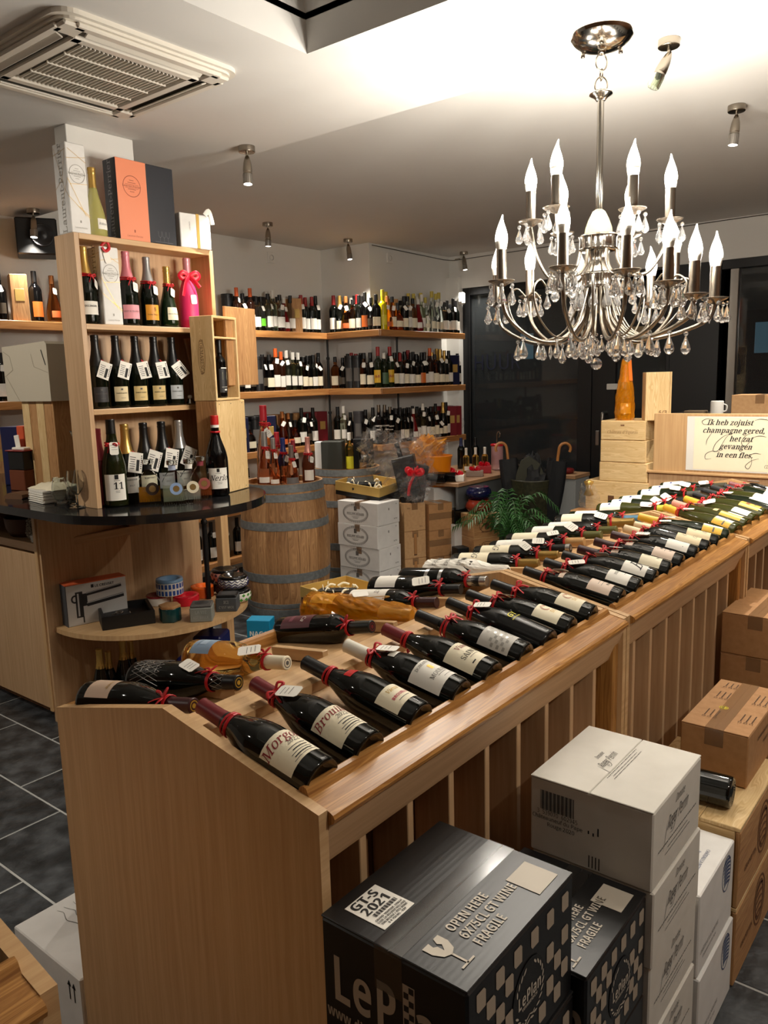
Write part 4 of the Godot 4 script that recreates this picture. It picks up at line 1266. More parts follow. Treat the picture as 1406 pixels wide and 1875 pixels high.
func build_bar() -> void:
	var t := thing("bar_cabinet", "beech bar cabinet with plain doors and a rounded open end shelf", "cabinet", Vector3(-3.5, 0, -2.1))
	var o := Vector3(3.5, 0, 2.1)
	put(t, "side_panel", slab(pv([0.01, 0.30, 0.03, 0.30, -0.085, -0.25, -0.105, -0.25]), 0.0, 1.05), M.beech2)
	put(t, "front_board", span(o + Vector3(-3.51, 0.05, -1.815), o + Vector3(-3.485, 1.05, -1.79), 0.002), M.beech)
	put(t, "back_panel", slab(pv([-0.10, -0.235, 0.128, -0.53, 0.112, -0.545, -0.115, -0.25]), 0.0, 1.05), M.beech2)
	put(t, "end_post", span(o + Vector3(-3.36, 0.0, -2.78), o + Vector3(-3.31, 1.05, -2.73), 0.002), M.beech)
	put(t, "body", span(o + Vector3(-4.85, 0.05, -2.36), o + Vector3(-3.64, 0.80, -1.83), 0.002), M.beech2)
	put(t, "niche_board", span(o + Vector3(-4.85, 0.825, -2.36), o + Vector3(-3.51, 0.865, -1.80), 0.002, 0), M.beech2)
	put(t, "niche_back", span(o + Vector3(-4.85, 0.865, -2.36), o + Vector3(-3.51, 1.05, -2.30), 0.002), M.brown)
	put(t, "plinth", span(o + Vector3(-4.85, 0.0, -2.3), o + Vector3(-3.49, 0.05, -1.85), 0.002), M.brown)
	for x in [[-3.51, -4.17], [-4.18, -4.84]]:
		put(t, "door", span(o + Vector3(x[1], 0.055, -1.83), o + Vector3(x[0], 0.815, -1.80), 0.003), M.beech2)
	var c := Vector2(-3.40 + 3.5, -2.32 + 2.1)
	put(t, "rounded_shelf", slab(disc_poly(c, 0.488, -80, 100), 0.437, 0.46, 0.004), M.beech)
	put(t, "base_board", slab(disc_poly(c, 0.488, -80, 100), 0.03, 0.052, 0.004), M.beech2)
	put(t, "pole", lathe(pv([0.013, 0.052, 0.013, 0.86, 0.017, 0.862, 0.017, 0.88, 0.0115, 0.882, 0.0115, 1.05]), 14), M.black, T(-3.25 + 3.5, 0, -2.57 + 2.1))
	# granite top: long bar ending in a half round
	var p := disc_poly(Vector2(-2.95, -2.08), 0.48, -90, 90, 40)
	p.append(Vector2(-4.88, -1.60)); p.append(Vector2(-4.88, -2.56))
	var top := thing("granite_worktop", "polished black granite bar top with rounded end under the bottles", "worktop", Vector3(-3.5, 1.05, -2.1))
	var q := PackedVector2Array()
	for v in p: q.append(v - Vector2(-3.5, -2.1))
	put(top, "slab", slab(q, 0.0, 0.035, 0.012), M.granite)
	# shelf unit on the bar, facing the racks
	t = thing("shelf_unit", "tall beech shelf unit full of champagne standing on the granite bar top", "shelf unit", Vector3(-2.97, BAR, -2.1))
	put(t, "side_panel", span(Vector3(-0.07, 0, 0.318), Vector3(0.07, 1.08, 0.34), 0.0015), M.beech2)
	put(t, "side_panel", span(Vector3(-0.07, 0, -0.34), Vector3(0.07, 1.08, -0.318), 0.0015), M.beech)
	put(t, "top_board", span(Vector3(-0.07, 1.058, -0.318), Vector3(0.07, 1.08, 0.318), 0.0015, 2), M.beech)
	put(t, "shelf_board", span(Vector3(-0.06, 0.715, -0.318), Vector3(0.068, 0.737, 0.318), 0.0015, 2), M.beech)
	put(t, "shelf_board", span(Vector3(-0.06, 0.378, -0.318), Vector3(0.068, 0.40, 0.318), 0.0015, 2), M.beech)
	put(t, "back_panel", span(Vector3(-0.07, 0, -0.318), Vector3(-0.06, 1.058, 0.318), 0.0), M.beech2)

func stand(o: Dictionary, label: String, at: Vector3, turn: float, s := 1.0, group := "", seg := 24, called := "wine_bottle") -> Node3D:
	return bottle(o, label, Transform3D(Basis(Vector3.UP, deg_to_rad(turn)).scaled(Vector3.ONE * s), at), group, seg, called)

# big white shop card tied to a neck
func shop_card(t: Node3D, y: float, r: float, tilt: float, s := 1.0) -> void:
	var st := begin()
	tube_to(st, ring_path(0.0175, y + 0.03, 14, 0.003), 0.0016, 6, 2.0)
	tube_to(st, curve(PackedVector3Array([Vector3(0.004, y + 0.03, 0.018), Vector3(0.010, y + 0.015, 0.026), Vector3(0.016, y - 0.004, 0.034)]), 4), 0.0011, 5, 3.0)
	tube_to(st, curve(PackedVector3Array([Vector3(0.004, y + 0.03, 0.018), Vector3(0.016, y + 0.034, 0.02), Vector3(0.028, y + 0.026, 0.02)]), 4), 0.0011, 5, 3.0)
	put(t, "ribbon", st.commit(), M.ribbon)
	var w := 0.026 * s; var h := 0.038 * s
	var xf := Transform3D(Basis(Vector3.BACK, deg_to_rad(tilt)) * Basis(Vector3.RIGHT, deg_to_rad(-10)), Vector3(0.022, y - 0.012, r + 0.008))
	var card := put(t, "price_card", bx(Vector3(w * 2, h * 2, 0.001), 0.0003), M.paper, xf)
	st = begin()
	rect_to(st, Vector2(w * 0.35, -h * 0.25), Vector2(w * 0.42, h * 1.1), T(0, 0, 0.0009))
	for k in 6: rect_to(st, Vector2(-w * 0.42, h * (0.5 - 0.22 * k)), Vector2(w * (0.85 - 0.12 * (k % 3)), h * 0.06), T(0, 0, 0.0009))
	for k in 7: rect_to(st, Vector2(w * 0.8, h * (0.7 - 0.2 * k)), Vector2(w * 0.14, h * 0.13), T(0, 0, 0.0009))
	put(card, "print", st.commit(), M.ink)

func emblem(st: SurfaceTool, xf: Transform3D, rx: float, ry: float, word: String, sz: float) -> void:
	ring_to(st, Vector2.ZERO, rx, ry, rx * 0.06, xf)
	write_to(st, word, sz, xf, "serifb")
	for k in 4:
		var y := ry * (0.55 - 0.22 * k) if k < 2 else -ry * (0.28 + 0.22 * (k - 2))
		rect_to(st, Vector2(0, y), Vector2(rx * (0.9 if k in [1, 2] else 0.5), ry * 0.05), xf)
	for s in [-1.0, 1.0]: rect_to(st, Vector2(0, s * sz * 0.62), Vector2(rx * 1.5, ry * 0.03), xf)

func tall_gift_box(label: String, at: Vector3, s: Vector3, turn: float) -> Node3D:
	var t := plain_box("gift_box", label, "gift box", at, turn, s, M.white_box, "tall white champagne boxes")
	var st := begin()
	emblem(st, front(s, 0, s.y * 0.16), s.x * 0.4, s.x * 0.42, "Laurent-Perrier", s.x * 0.11)
	write_to(st, "Laurent-Perrier", s.x * 0.085, front(s, 0, -s.y * 0.44), "serif", 0.2)
	rect_to(st, Vector2(0, -s.y * 0.37), Vector2(0.006, 0.009), front(s))
	write_to(st, "Laurent-Perrier", s.z * 0.44, turned(leftf(s, 0.0, 0.0), 90), "serif", 0.0, 1.1)
	put(t, "print", st.commit(), paint(150, 146, 138, 0.6))
	st = begin()
	for l in [[-0.4, 0.43, 0.5, 0.3], [-0.5, 0.32, 0.5, 0.36], [-0.5, 0.1, 0.3, -0.3], [-0.5, -0.1, 0.5, -0.32], [-0.4, 0.04, 0.5, 0.06], [0.0, -0.2, 0.5, -0.3]]:
		stroke_to(st, PackedVector2Array([Vector2(l[0] * s.x, l[1] * s.y), Vector2(l[2] * s.x, l[3] * s.y)]), 0.0014, 0.0014, front(s, 0, 0) * T(0, 0, 0.0003))
	for l in [[-0.5, 0.38, 0.5, 0.42], [0.5, 0.46, 0.1, 0.1], [-0.4, 0.46, 0.2, 0.0], [0.1, 0.1, -0.5, 0.0], [0.2, 0.0, 0.5, -0.1], [-0.1, -0.2, 0.5, 0.1]]:
		stroke_to(st, PackedVector2Array([Vector2(l[0] * s.z, l[1] * s.y), Vector2(l[2] * s.z, l[3] * s.y)]), 0.0012, 0.0012, leftf(s) * T(0, 0, 0.0003))
	put(t, "gold_lines", st.commit(), M.gold)
	return t

func build_bar_goods() -> void:
	var g1 := "champagne on the unit's upper shelf"
	var black := paint(16, 15, 16, 0.35)
	var D := paint(10, 16, 9, 0.06)
	var B: Material = M.glass_black
	var lg: Material = M.ink_grey
	var ink: Material = M.ink
	# --- on top of the unit
	var Y := BAR + 1.08
	tall_gift_box("tall white gift box with gold lines standing on top of the shelf unit", Vector3(-2.95, Y, -1.80), Vector3(0.082, 0.33, 0.09), 90)
	stand({"kind": "bell", "glass": clear(c8(206, 200, 116), 0.5), "cap": M.gold, "from": 0.205, "style": "foil", "lab": [[M.paper, 0.03, 0.075, 32, 22]], "print": [["Ruinart", 0.012, 0.053, 22, "serif", 0.2, ink]]}, "clear bottle of golden champagne with gold neck, beside the orange and black box", Vector3(-2.955, Y, -1.895), 80, 0.92, "", 28)
	var s := Vector3(0.282, 0.315, 0.085)
	var t := plain_box("gift_box", "large gift box, orange beside black, on top of the shelf unit", "gift box", Vector3(-2.95, Y, -2.112), 90, s, paint(20, 22, 32, 0.5))
	put(t, "orange_panel", bx(Vector3(0.145, 0.3155, 0.0856), 0.002), paint(232, 138, 98, 0.5), T(-0.0665, 0.1577, 0.0002))
	var st := begin()
	emblem(st, front(s, -0.068, 0.055), 0.042, 0.042, "Laurent-Perrier", 0.011)
	write_to(st, "Laurent-Perrier", 0.01, front(s, -0.068, -0.14), "serif", 0.2)
	rect_to(st, Vector2(-0.068, -0.12), Vector2(0.006, 0.011), front(s))
	put(t, "print", st.commit(), paint(150, 70, 44, 0.6))
	st = begin()
	write_to(st, "Laurent-Perrier", 0.037, turned(leftf(s, 0.0, 0.0), 90), "serif", 0.0, 1.1)
	for x in [0.055, 0.075, 0.095]:
		stroke_to(st, PackedVector2Array([Vector2(x - 0.008, -0.105), Vector2(x - 0.006, -0.125), Vector2(x, -0.13), Vector2(x + 0.006, -0.125), Vector2(x + 0.008, -0.105)]), 0.0008, 0.0008, front(s))
		stroke_to(st, PackedVector2Array([Vector2(x, -0.13), Vector2(x, -0.146)]), 0.0008, 0.0008, front(s))
	rect_to(st, Vector2(0.075, -0.149), Vector2(0.09, 0.001), front(s))
	put(t, "print", st.commit(), paint(120, 118, 122, 0.5))
	s = Vector3(0.155, 0.145, 0.12)
	t = plain_box("gift_box", "small white gift box with a gold band on top of the shelf unit", "gift box", Vector3(-2.955, Y, -2.355), 84, s, M.white_box)
	put(t, "gold_band", bx(Vector3(0.016, 0.147, 0.122), 0.001), M.gold, T(0.012, 0.0735, 0))
	put(t, "bow", tube(curve(PackedVector3Array([Vector3(0.05, 0.145, 0.06), Vector3(0.07, 0.165, 0.062), Vector3(0.082, 0.14, 0.06), Vector3(0.09, 0.11, 0.058)]), 5), 0.004, 6, 3.0), M.paper)
	text_part(t, "LADURÉE", 0.008, turned(front(s, -0.03, 0.02), 90), lg, "serif")
	# --- upper shelf
	Y = BAR + 0.737
	stand({"kind": "champagne", "glass": D, "cap": M.gold, "from": 0.205, "style": "foil", "lab": [[M.paper, 0.04, 0.095, 56, 0]], "print": [["BOLLINGER", 0.011, 0.075, 0, "sansb", 0, lg]], "rib": [0.2, 30, true]}, "champagne bottle with white label and gold foil at the left end of the upper shelf", Vector3(-2.96, Y, -1.83), 75, 0.95, g1)
	t = tall_gift_box("tall white gift box with gold lines on the upper shelf, between two bottles", Vector3(-2.955, Y, -1.915), Vector3(0.085, 0.305, 0.09), 90)
	st = begin()
	tube_to(st, curve(PackedVector3Array([Vector3(-0.03, 0.305, 0.04), Vector3(-0.01, 0.325, 0.048), Vector3(0.0, 0.30, 0.05), Vector3(-0.02, 0.285, 0.052), Vector3(-0.032, 0.3, 0.05)]), 5), 0.002, 5, 3.0)
	put(t, "ribbon", st.commit(), M.ribbon)
	put(t, "price_tag", tag_mesh(), M.paper, TR(Vector3(-0.012, 0.262, 0.049), Vector3(0, 0, 15)))
	var pinkf := paint(214, 128, 138, 0.35, 0.3)
	stand({"kind": "champagne", "glass": D, "cap": pinkf, "from": 0.195, "style": "foil", "lab": [[paint(226, 150, 158, 0.55), 0.03, 0.09, 54, 0]], "print": [["MOËT & CHANDON", 0.0085, 0.062, 0, "serif", 0, lg]], "rib": [0.2, 10, true]}, "champagne bottle with pink label and pink foil on the upper shelf", Vector3(-2.955, Y, -2.02), 75, 0.95, g1)
	stand({"kind": "champagne", "glass": D, "cap": paint(150, 148, 146, 0.35, 0.5), "from": 0.2, "style": "foil", "lab": [[paint(222, 150, 44, 0.5), 0.03, 0.10, 46, 4]], "print": [["Veuve Clicquot", 0.008, 0.055, 4, "serif", 0, ink], ["§", 0.02, 0.08, 16, "serifb", 0, ink]], "rib": [0.2, 10, true]}, "champagne bottle with orange-yellow label and grey foil on the upper shelf", Vector3(-2.955, Y, -2.12), 75, 0.91, g1)
	stand({"kind": "bell", "glass": paint(18, 34, 14, 0.07), "cap": M.gold, "from": 0.195, "style": "foil", "lab": [[M.cream, 0.035, 0.095, 34, 6]], "print": [["Laurent-Perrier", 0.0075, 0.064, 6, "serifb", 0, ink]], "rib": [0.2, 10, true]}, "squat green champagne bottle with oval cream label on the upper shelf", Vector3(-2.955, Y, -2.22), 75, 0.9, g1)
	t = stand({"kind": "champagne", "glass": paint(226, 44, 104, 0.5), "cap": paint(220, 150, 158, 0.35, 0.3), "from": 0.24, "style": "foil"}, "champagne bottle in a bright pink sleeve with a big red bow", Vector3(-2.955, Y, -2.332), 75, 0.96, g1)
	st = begin()
	tube_to(st, ring_path(0.019, 0.236, 14), 0.003, 6, 2.5)
	for k in [-1.0, 1.0]:
		tube_to(st, curve(PackedVector3Array([Vector3(0, 0.236, 0.024), Vector3(0.03 * k, 0.252, 0.03), Vector3(0.046 * k, 0.236, 0.026), Vector3(0.028 * k, 0.222, 0.026), Vector3(0, 0.236, 0.024)]), 5), 0.0035, 6, 3.5)
		tube_to(st, curve(PackedVector3Array([Vector3(0, 0.236, 0.026), Vector3(0.026 * k, 0.205, 0.04), Vector3(0.042 * k, 0.165 + 0.02 * k, 0.042)]), 5), 0.0022, 6, 4.5)
	put(t, "bow", st.commit(), paint(214, 20, 48, 0.35))
	put(t, "price_tag", tag_mesh(), M.paper, TR(Vector3(0.006, 0.13, 0.0475), Vector3(0, 0, 4)))
	# --- middle shelf: five alike bottles with white shop cards
	Y = BAR + 0.40
	var g2 := "black-foiled champagne bottles with cards on the middle shelf"
	var lm := [paint(48, 46, 48, 0.5), paint(214, 196, 156, 0.55), paint(206, 180, 122, 0.55), paint(206, 180, 122, 0.55), paint(178, 182, 184, 0.55)]
	var ln := ["dark grey label", "pale beige label", "yellowish label, third from the left side", "yellowish label, fourth from the left side", "silver grey label"]
	for i in 5:
		t = stand({"kind": "champagne", "glass": D, "cap": black, "from": 0.185, "style": "foil", "lab": [[lm[i], 0.03, 0.095, 44, 4]], "print": [["BARON ALBERT", 0.0065, 0.066, 4, "serifb", 0, ink if i > 0 else lg]], "dash": [[0.083, 0.008, 6, 4, lg], [0.045, 0.0014, 14, 10, lg]]}, "black-foiled champagne bottle with %s on the middle shelf" % ln[i], Vector3(-2.955, Y, -1.845 - 0.094 * i), 72, 0.93, g2)
		shop_card(t, 0.178, 0.034, [-22, -18, 10, 8, 34][i])
	for i in 2:
		var bs := thing("bottle_stopper", "small steel bottle stopper, %s of two at the middle shelf's right end" % ["nearer", "farther"][i], "stopper", Vector3(-2.935, Y, -2.288 - 0.042 * i), 0.0, "steel stoppers")
		put(bs, "body", lathe(pv([0.0, 0.0, 0.017, 0.001, 0.018, 0.006, 0.013, 0.016, 0.011, 0.026, 0.0105, 0.027, 0.0, 0.0275]), 16), M.chrome)
		put(bs, "knob", lathe(pv([0.005, 0.026, 0.009, 0.03, 0.0095, 0.038, 0.006, 0.042, 0.0, 0.0425]), 12), M.paper)
	# --- on the granite, back row inside the unit
	Y = BAR
	var g3 := "champagne bottles inside the unit's lowest bay"
	var cf := [M.gold, black, black, paint(190, 188, 184, 0.3, 0.6)]
	var names := ["gold foil", "black foil and cream label", "black foil and grey label", "silver foil"]
	var labm := [M.paper, M.cream, paint(170, 170, 170, 0.5), M.paper]
	for i in 4:
		t = stand({"kind": "champagne", "glass": D, "cap": cf[i], "from": 0.2, "style": "foil", "lab": [[labm[i], 0.04, 0.105, 50, 4]], "print": [["MARTINOT", 0.009, 0.094, 4, "serifb", 0, ink], ["BRUT", 0.009, 0.07, 4, "sans", 0, lg]]}, "champagne bottle with %s and white card in the unit's lowest bay" % names[i], Vector3(-2.955, Y, -1.95 - 0.093 * i), 72, 1.04, g3)
		shop_card(t, 0.175, 0.036, [-12, -22, -14, -26][i], 1.1)
	stand({"kind": "champagne", "glass": paint(120, 30, 44, 0.1), "cap": paint(190, 80, 96, 0.35, 0.3), "from": 0.19, "style": "foil"}, "pink-foiled champagne bottle half hidden behind the magnum labelled 11", Vector3(-2.978, Y, -1.833), 70, 1.0, g3)
	# --- front row on the granite
	t = stand({"kind": "champagne", "glass": paint(26, 30, 12, 0.05), "cap": black, "from": 0.265, "lab": [[M.paper, 0.025, 0.12, 52, 6]], "print": [["11", 0.034, 0.078, 22, "serifb", 0, ink], ["∩", 0.018, 0.108, 14, "sansb", 0, ink]], "dash": [[0.098, 0.0015, 14, 16, lg], [0.06, 0.0014, 10, 16, lg], [0.055, 0.0014, 10, 16, lg]], "rib": [0.225, 0, true, 1.1, 0.012]}, "large dark magnum with white label bearing the number 11, on the granite", Vector3(-2.90, Y, -1.85), 52, 1.13, "", 36)
	t = stand({"kind": "burgundy", "glass": B, "cap": paint(190, 26, 24, 0.4), "from": 0.262, "lab": [[M.paper, 0.028, 0.105, 52, 0]], "print": [["Nerlo", 0.026, 0.068, 6, "serif", 0.4, ink], ["∩", 0.014, 0.095, 2, "sansb", 0, ink]], "dash": [[0.086, 0.0012, 14, 2, lg], [0.052, 0.0012, 12, 8, lg], [0.047, 0.0012, 10, 8, lg]]}, "large dark bottle with bright red capsule and white script label beside wooden crates", Vector3(-2.76, Y, -2.275), 52, 1.19, "", 36)
	put(t, "white_band", lathe(pv([0.0155, 0.252, 0.0157, 0.262]), 20), M.paper)
	put(t, "ribbon", tube(ring_path(0.0178, 0.236, 14), 0.0022, 6, 1.8), M.ribbon)
	var cols := [[paint(54, 38, 26, 0.5), c8(196, 128, 14), "amber", 0.075, M.ink], [paint(150, 176, 214, 0.5), c8(206, 214, 176), "pale", 0.08, paint(170, 180, 204, 0.5)], [M.cream, c8(222, 226, 216), "clear", 0.055, M.paper], [paint(160, 84, 76, 0.5), c8(176, 84, 40), "copper", 0.07, paint(130, 50, 60, 0.4)]]
	var spots := [Vector3(-2.815, Y, -1.955), Vector3(-2.735, Y, -2.015), Vector3(-2.715, Y, -2.085), Vector3(-2.765, Y, -2.185)]
	var words := ["gold", "pale yellow", "clear", "copper-coloured"]
	var rings := ["dark brown", "light blue", "cream", "brick red"]
	for i in 4:
		t = thing("spirit_bottle", "short glass bottle of %s spirit with a %s ring label" % [words[i], rings[i]], "bottle", spots[i], 54, "short square-shouldered spirit bottles")
		var k := 1.0 if i == 0 else 0.97
		t.scale = Vector3.ONE * k
		var w := 0.048
		var pr := pv([-w, 0.0, w, 0.0, w, 0.075, w * 0.92, 0.095, w * 0.62, 0.122, w * 0.34, 0.140, 0.016, 0.146, -0.016, 0.146, -w * 0.34, 0.140, -w * 0.62, 0.122, -w * 0.92, 0.095, -w, 0.075])
		put(t, "body", prism(pr, -0.024, 0.024), M.glass_clear)
		var dk := pv([-w + 0.005, 0.012, w - 0.005, 0.012, w - 0.005, cols[i][3], -w + 0.005, cols[i][3]])
		put(t, "drink", prism(dk, -0.019, 0.019), clear(cols[i][1], 0.62 if i in [0, 3] else 0.3))
		put(t, "neck", lathe(pv([0.0155, 0.145, 0.0145, 0.156, 0.0155, 0.157, 0.0155, 0.166]), 16), cols[i][4])
		put(t, "stopper", lathe(pv([0.0, 0.166, 0.021, 0.167, 0.0225, 0.172, 0.0225, 0.184, 0.019, 0.188, 0.0, 0.188]), 10), M.glass_clear)
		st = begin()
		ring_to(st, Vector2(0.012, 0.066), 0.0265, 0.0265, 0.0125, T(0, 0, 0.0252), 24)
		var rg := put(t, "label", st.commit(), cols[i][0])
		st = begin()
		poly_to(st, ellipse(Vector2(0.012, 0.066), 0.0135, 0.0135, 18), T(0, 0, 0.0250))
		put(rg, "medallion", st.commit(), paint(150, 120, 70, 0.4, 0.3))
		st = begin()
		for q in 9: box_to(st, Vector3(-0.04 + 0.01 * q, 0.012, 0.0245), Vector3(0.003, 0.022, 0.003), 0.001)
		put(t, "fluting", st.commit(), M.glass_clear)
	# crates at the right end: one upright and closed, one on top and open with a bottle in it
	var pine2: Material = M.pine
	t = thing("wine_crate", "closed tall pine wine box standing on the granite beside the red-capped bottle", "crate", Vector3(-2.749, Y, -2.285), 107.6, "pine wine boxes on the bar")
	put(t, "body", span(Vector3(0, 0, -0.11), Vector3(0.235, 0.415, -0.008), 0.002), M.crate)
	put(t, "lid", span(Vector3(0.0, 0.002, -0.008), Vector3(0.235, 0.413, 0.0), 0.002), pine2)
	for q in [[0.02, 0.4], [0.21, 0.4], [0.115, 0.4], [0.02, 0.015], [0.21, 0.015]]:
		put(t, "nail", bx(Vector3(0.004, 0.004, 0.002), 0.0), M.ink_grey, T(q[0], q[1], 0.0))
	var c2 := thing("wine_crate", "open pine wine box on top of another, a dark bottle inside it", "crate", Vector3(-2.748, Y + 0.416, -2.285), 107.6, "pine wine boxes on the bar")
	put(c2, "side", span(Vector3(0, 0, -0.115), Vector3(0.012, 0.365, 0.0), 0.0015), pine2)
	put(c2, "side", span(Vector3(0.188, 0, -0.115), Vector3(0.2, 0.365, 0.0), 0.0015), pine2)
	put(c2, "back_panel", span(Vector3(0.012, 0, -0.115), Vector3(0.188, 0.365, -0.107), 0.001), M.crate)
	for y in [[0.0, 0.01], [0.268, 0.276], [0.355, 0.365]]:
		put(c2, "board", span(Vector3(0.012, y[0], -0.107), Vector3(0.188, y[1], 0.0), 0.001, 0), pine2)
	st = begin()
	write_to(st, "TORMARESCA", 0.022, face(Vector3(-0.0008, 0.19, -0.062), Vector3(0, -1, 0), Vector3(0, 0, 1)), "serif")
	ring_to(st, Vector2(0, 0), 0.075, 0.018, 0.0015, face(Vector3(-0.0008, 0.19, -0.062), Vector3(0, -1, 0), Vector3(0, 0, 1)))
	put(c2, "print", st.commit(), paint(120, 84, 50, 0.7))
	stand({"kind": "tall", "glass": B, "cap": black, "from": 0.25, "lab": [[paint(26, 26, 28, 0.5), 0.03, 0.16, 60, 10]], "dash": [[0.165, 0.006, 40, 10, M.paper], [0.045, 0.008, 14, 10, M.paper], [0.06, 0.0014, 40, 10, M.paper]], "print": [["❋", 0.045, 0.115, 10, "sans", 0, paint(150, 150, 110, 0.5)]]}, "dark bottle with black label standing inside the open pine box", Vector3(-2.82, Y + 0.426, -2.375), 88, 0.80)
	var lid := thing("loose_board", "loose pine box lid leaning behind the open wine box", "lid", Vector3(-2.835, Y + 0.48, -2.52), 100)
	put(lid, "board", span(Vector3(-0.11, 0, -0.006), Vector3(0.11, 0.35, 0.006), 0.001), M.crate)
	var cz := thing("loose_board", "narrow wooden panel leaning in the unit behind the pine boxes", "lid", Vector3(-2.93, Y + 0.405, -2.37), 0)
	put(cz, "board", span(Vector3(-0.006, 0, -0.035), Vector3(0.006, 0.3, 0.035), 0.001), M.brown, TR(Vector3.ZERO, Vector3(12, 0, 0)))
	text_part(cz, "TOR", 0.03, face(Vector3(0.0075, 0.09, 0.02), Vector3(0, 1, 0.2), Vector3(0, 0.2, -1)), paint(70, 44, 28, 0.7), "serif")
	build_bar_left()
	build_end_shelf_goods()

func glass_cup(called: String, label: String, at: Vector3, pr: PackedVector2Array, cat := "glass") -> Node3D:
	var t := thing(called, label, cat, at, 0.0, "")
	var wall := PackedVector2Array(pr)
	for i in range(pr.size() - 1, 0, -1):
		if pr[i].y > pr[1].y + 0.012 and pr[i].x > 0.006: wall.append(Vector2(pr[i].x - 0.0015, pr[i].y))
	wall.append(Vector2(0, wall[wall.size() - 1].y - 0.002))
	put(t, "body", lathe(wall, 28), M.glass_clear)
	return t

func build_bar_left() -> void:
	var Y := BAR
	# post with carton box
	var t := thing("wooden_stand", "planked wooden pedestal on the bar under a beige carton", "stand", Vector3(-3.665, Y, -2.05))
	for i in 4:
		put(t, "plank", span(Vector3(-0.135 + 0.0675 * i + 0.001, 0, 0.0), Vector3(-0.135 + 0.0675 * (i + 1) - 0.001, 0.43, 0.1 - 0.002 * (i % 2)), 0.002), M.pine if i % 2 == 0 else M.crate)
	put(t, "side_board", span(Vector3(0.135, 0, -0.12), Vector3(0.15, 0.43, 0.098), 0.002), M.crate)
	var beige := paint(196, 186, 166, 0.7)
	t = thing("carton", "beige carton with cut handles on the planked wooden stand", "carton", Vector3(-3.69, Y + 0.43, -2.05))
	put(t, "body", prism(pv([-0.205, 0.0, 0.205, 0.0, 0.205, 0.26, 0.19, 0.272, -0.21, 0.262]), -0.12, 0.12), beige)
	var st := begin()
	for l in [[-0.2, 0.24, -0.14, 0.215], [-0.14, 0.215, -0.12, 0.15], [-0.12, 0.15, -0.2, 0.12], [0.06, 0.22, 0.08, 0.16], [0.08, 0.16, 0.2, 0.13], [-0.19, 0.12, -0.08, 0.0]]:
		stroke_to(st, PackedVector2Array([Vector2(l[0], l[1]), Vector2(l[2], l[3])]), 0.002, 0.002, T(0, 0, 0.1207))
	put(t, "crease", st.commit(), paint(140, 130, 112, 0.8))
	st = begin()
	stroke_to(st, PackedVector2Array([Vector2(0.155, 0.235), Vector2(0.185, 0.165)]), 0.006, 0.007, T(0, 0, 0.1209))
	put(t, "handle_slot", st.commit(), M.ink)
	# framed notes one above the other on the unit's side
	for i in 5:
		var f := thing("award_card", "black-framed award card beside the shelf unit, %s in the column" % ["topmost", "second from the top", "middle one", "fourth from the top", "lowest"][i], "card", Vector3(-3.22, Y + 0.315 + 0.083 * (4 - i), -1.93), 0.0, "column of black-framed cards")
		put(f, "frame", bx(Vector3(0.13, 0.083, 0.012), 0.001), M.black)
		put(f, "card", bx(Vector3(0.11, 0.068, 0.003), 0.0), M.cream, T(0, 0, 0.006))
		st = begin()
		poly_to(st, ellipse(Vector2(-0.03, -0.02), 0.009, 0.009, 14), T(0, 0, 0.0085))
		poly_to(st, ellipse(Vector2(-0.008, -0.02), 0.009, 0.009, 14), T(0, 0, 0.0085))
		rect_to(st, Vector2(-0.01, 0.015), Vector2(0.05, 0.002), T(0, 0, 0.0085))
		rect_to(st, Vector2(-0.01, 0.0), Vector2(0.06, 0.002), T(0, 0, 0.0085))
		put(f, "print", st.commit(), M.ink_grey)
	var hold := thing("display_strip", "dark rail that carries the framed cards beside the shelf unit", "rail", Vector3(-3.22, Y, -1.955))
	put(hold, "strip", span(Vector3(-0.07, 0.27, -0.008), Vector3(0.07, 0.70, 0.004), 0.002), M.black)
	put(hold, "foot", span(Vector3(-0.05, 0, -0.03), Vector3(0.05, 0.27, 0.004), 0.002), M.brown)
	# napkins with a cloth on top
	t = thing("napkin_stack", "stack of white paper napkins under a folded cloth on the bar", "napkins", Vector3(-3.30, Y, -1.80), -8)
	st = begin()
	for i in 12: box_to(st, Vector3(0.003 * sin(i * 2.0), 0.0035 + 0.0045 * i, 0.003 * cos(i * 3.0)), Vector3(0.165, 0.0038, 0.16), 0.0008)
	put(t, "sheets", st.commit(), M.paper)
	t = thing("folded_cloth", "crumpled off-white cloth lying on the napkins", "cloth", Vector3(-3.30, Y + 0.056, -1.81))
	var nz := FastNoiseLite.new(); nz.seed = 3; nz.frequency = 1.0
	var rows := []
	for i in 15:
		var row := PackedVector3Array()
		for k in 19:
			var u := k / 18.0 - 0.5
			var v := i / 14.0 - 0.5
			var e := 1.0 - pow(maxf(absf(u), absf(v)) * 2.0, 3.0)
			row.append(Vector3(u * (0.19 + 0.03 * nz.get_noise_2d(v * 5.0, 3.0)), maxf(0.0, 0.03 * e * (0.75 + 0.6 * nz.get_noise_2d(u * 7.0, v * 7.0))), -v * (0.15 + 0.03 * nz.get_noise_2d(u * 5.0, 9.0))))
		rows.append(row)
	st = begin(); sheet_to(st, rows)
	put(t, "cloth", st.commit(), M.cream)
	t = thing("coaster", "brown leather coaster on the bar at the left edge of the photo", "coaster", Vector3(-3.53, Y, -1.76), 20)
	put(t, "pad", prism(pv([-0.045, 0.0, 0.045, 0.0, 0.052, 0.006, 0.048, 0.02, 0.02, 0.028, -0.03, 0.026, -0.052, 0.012]), -0.04, 0.04), paint(110, 78, 54, 0.6))
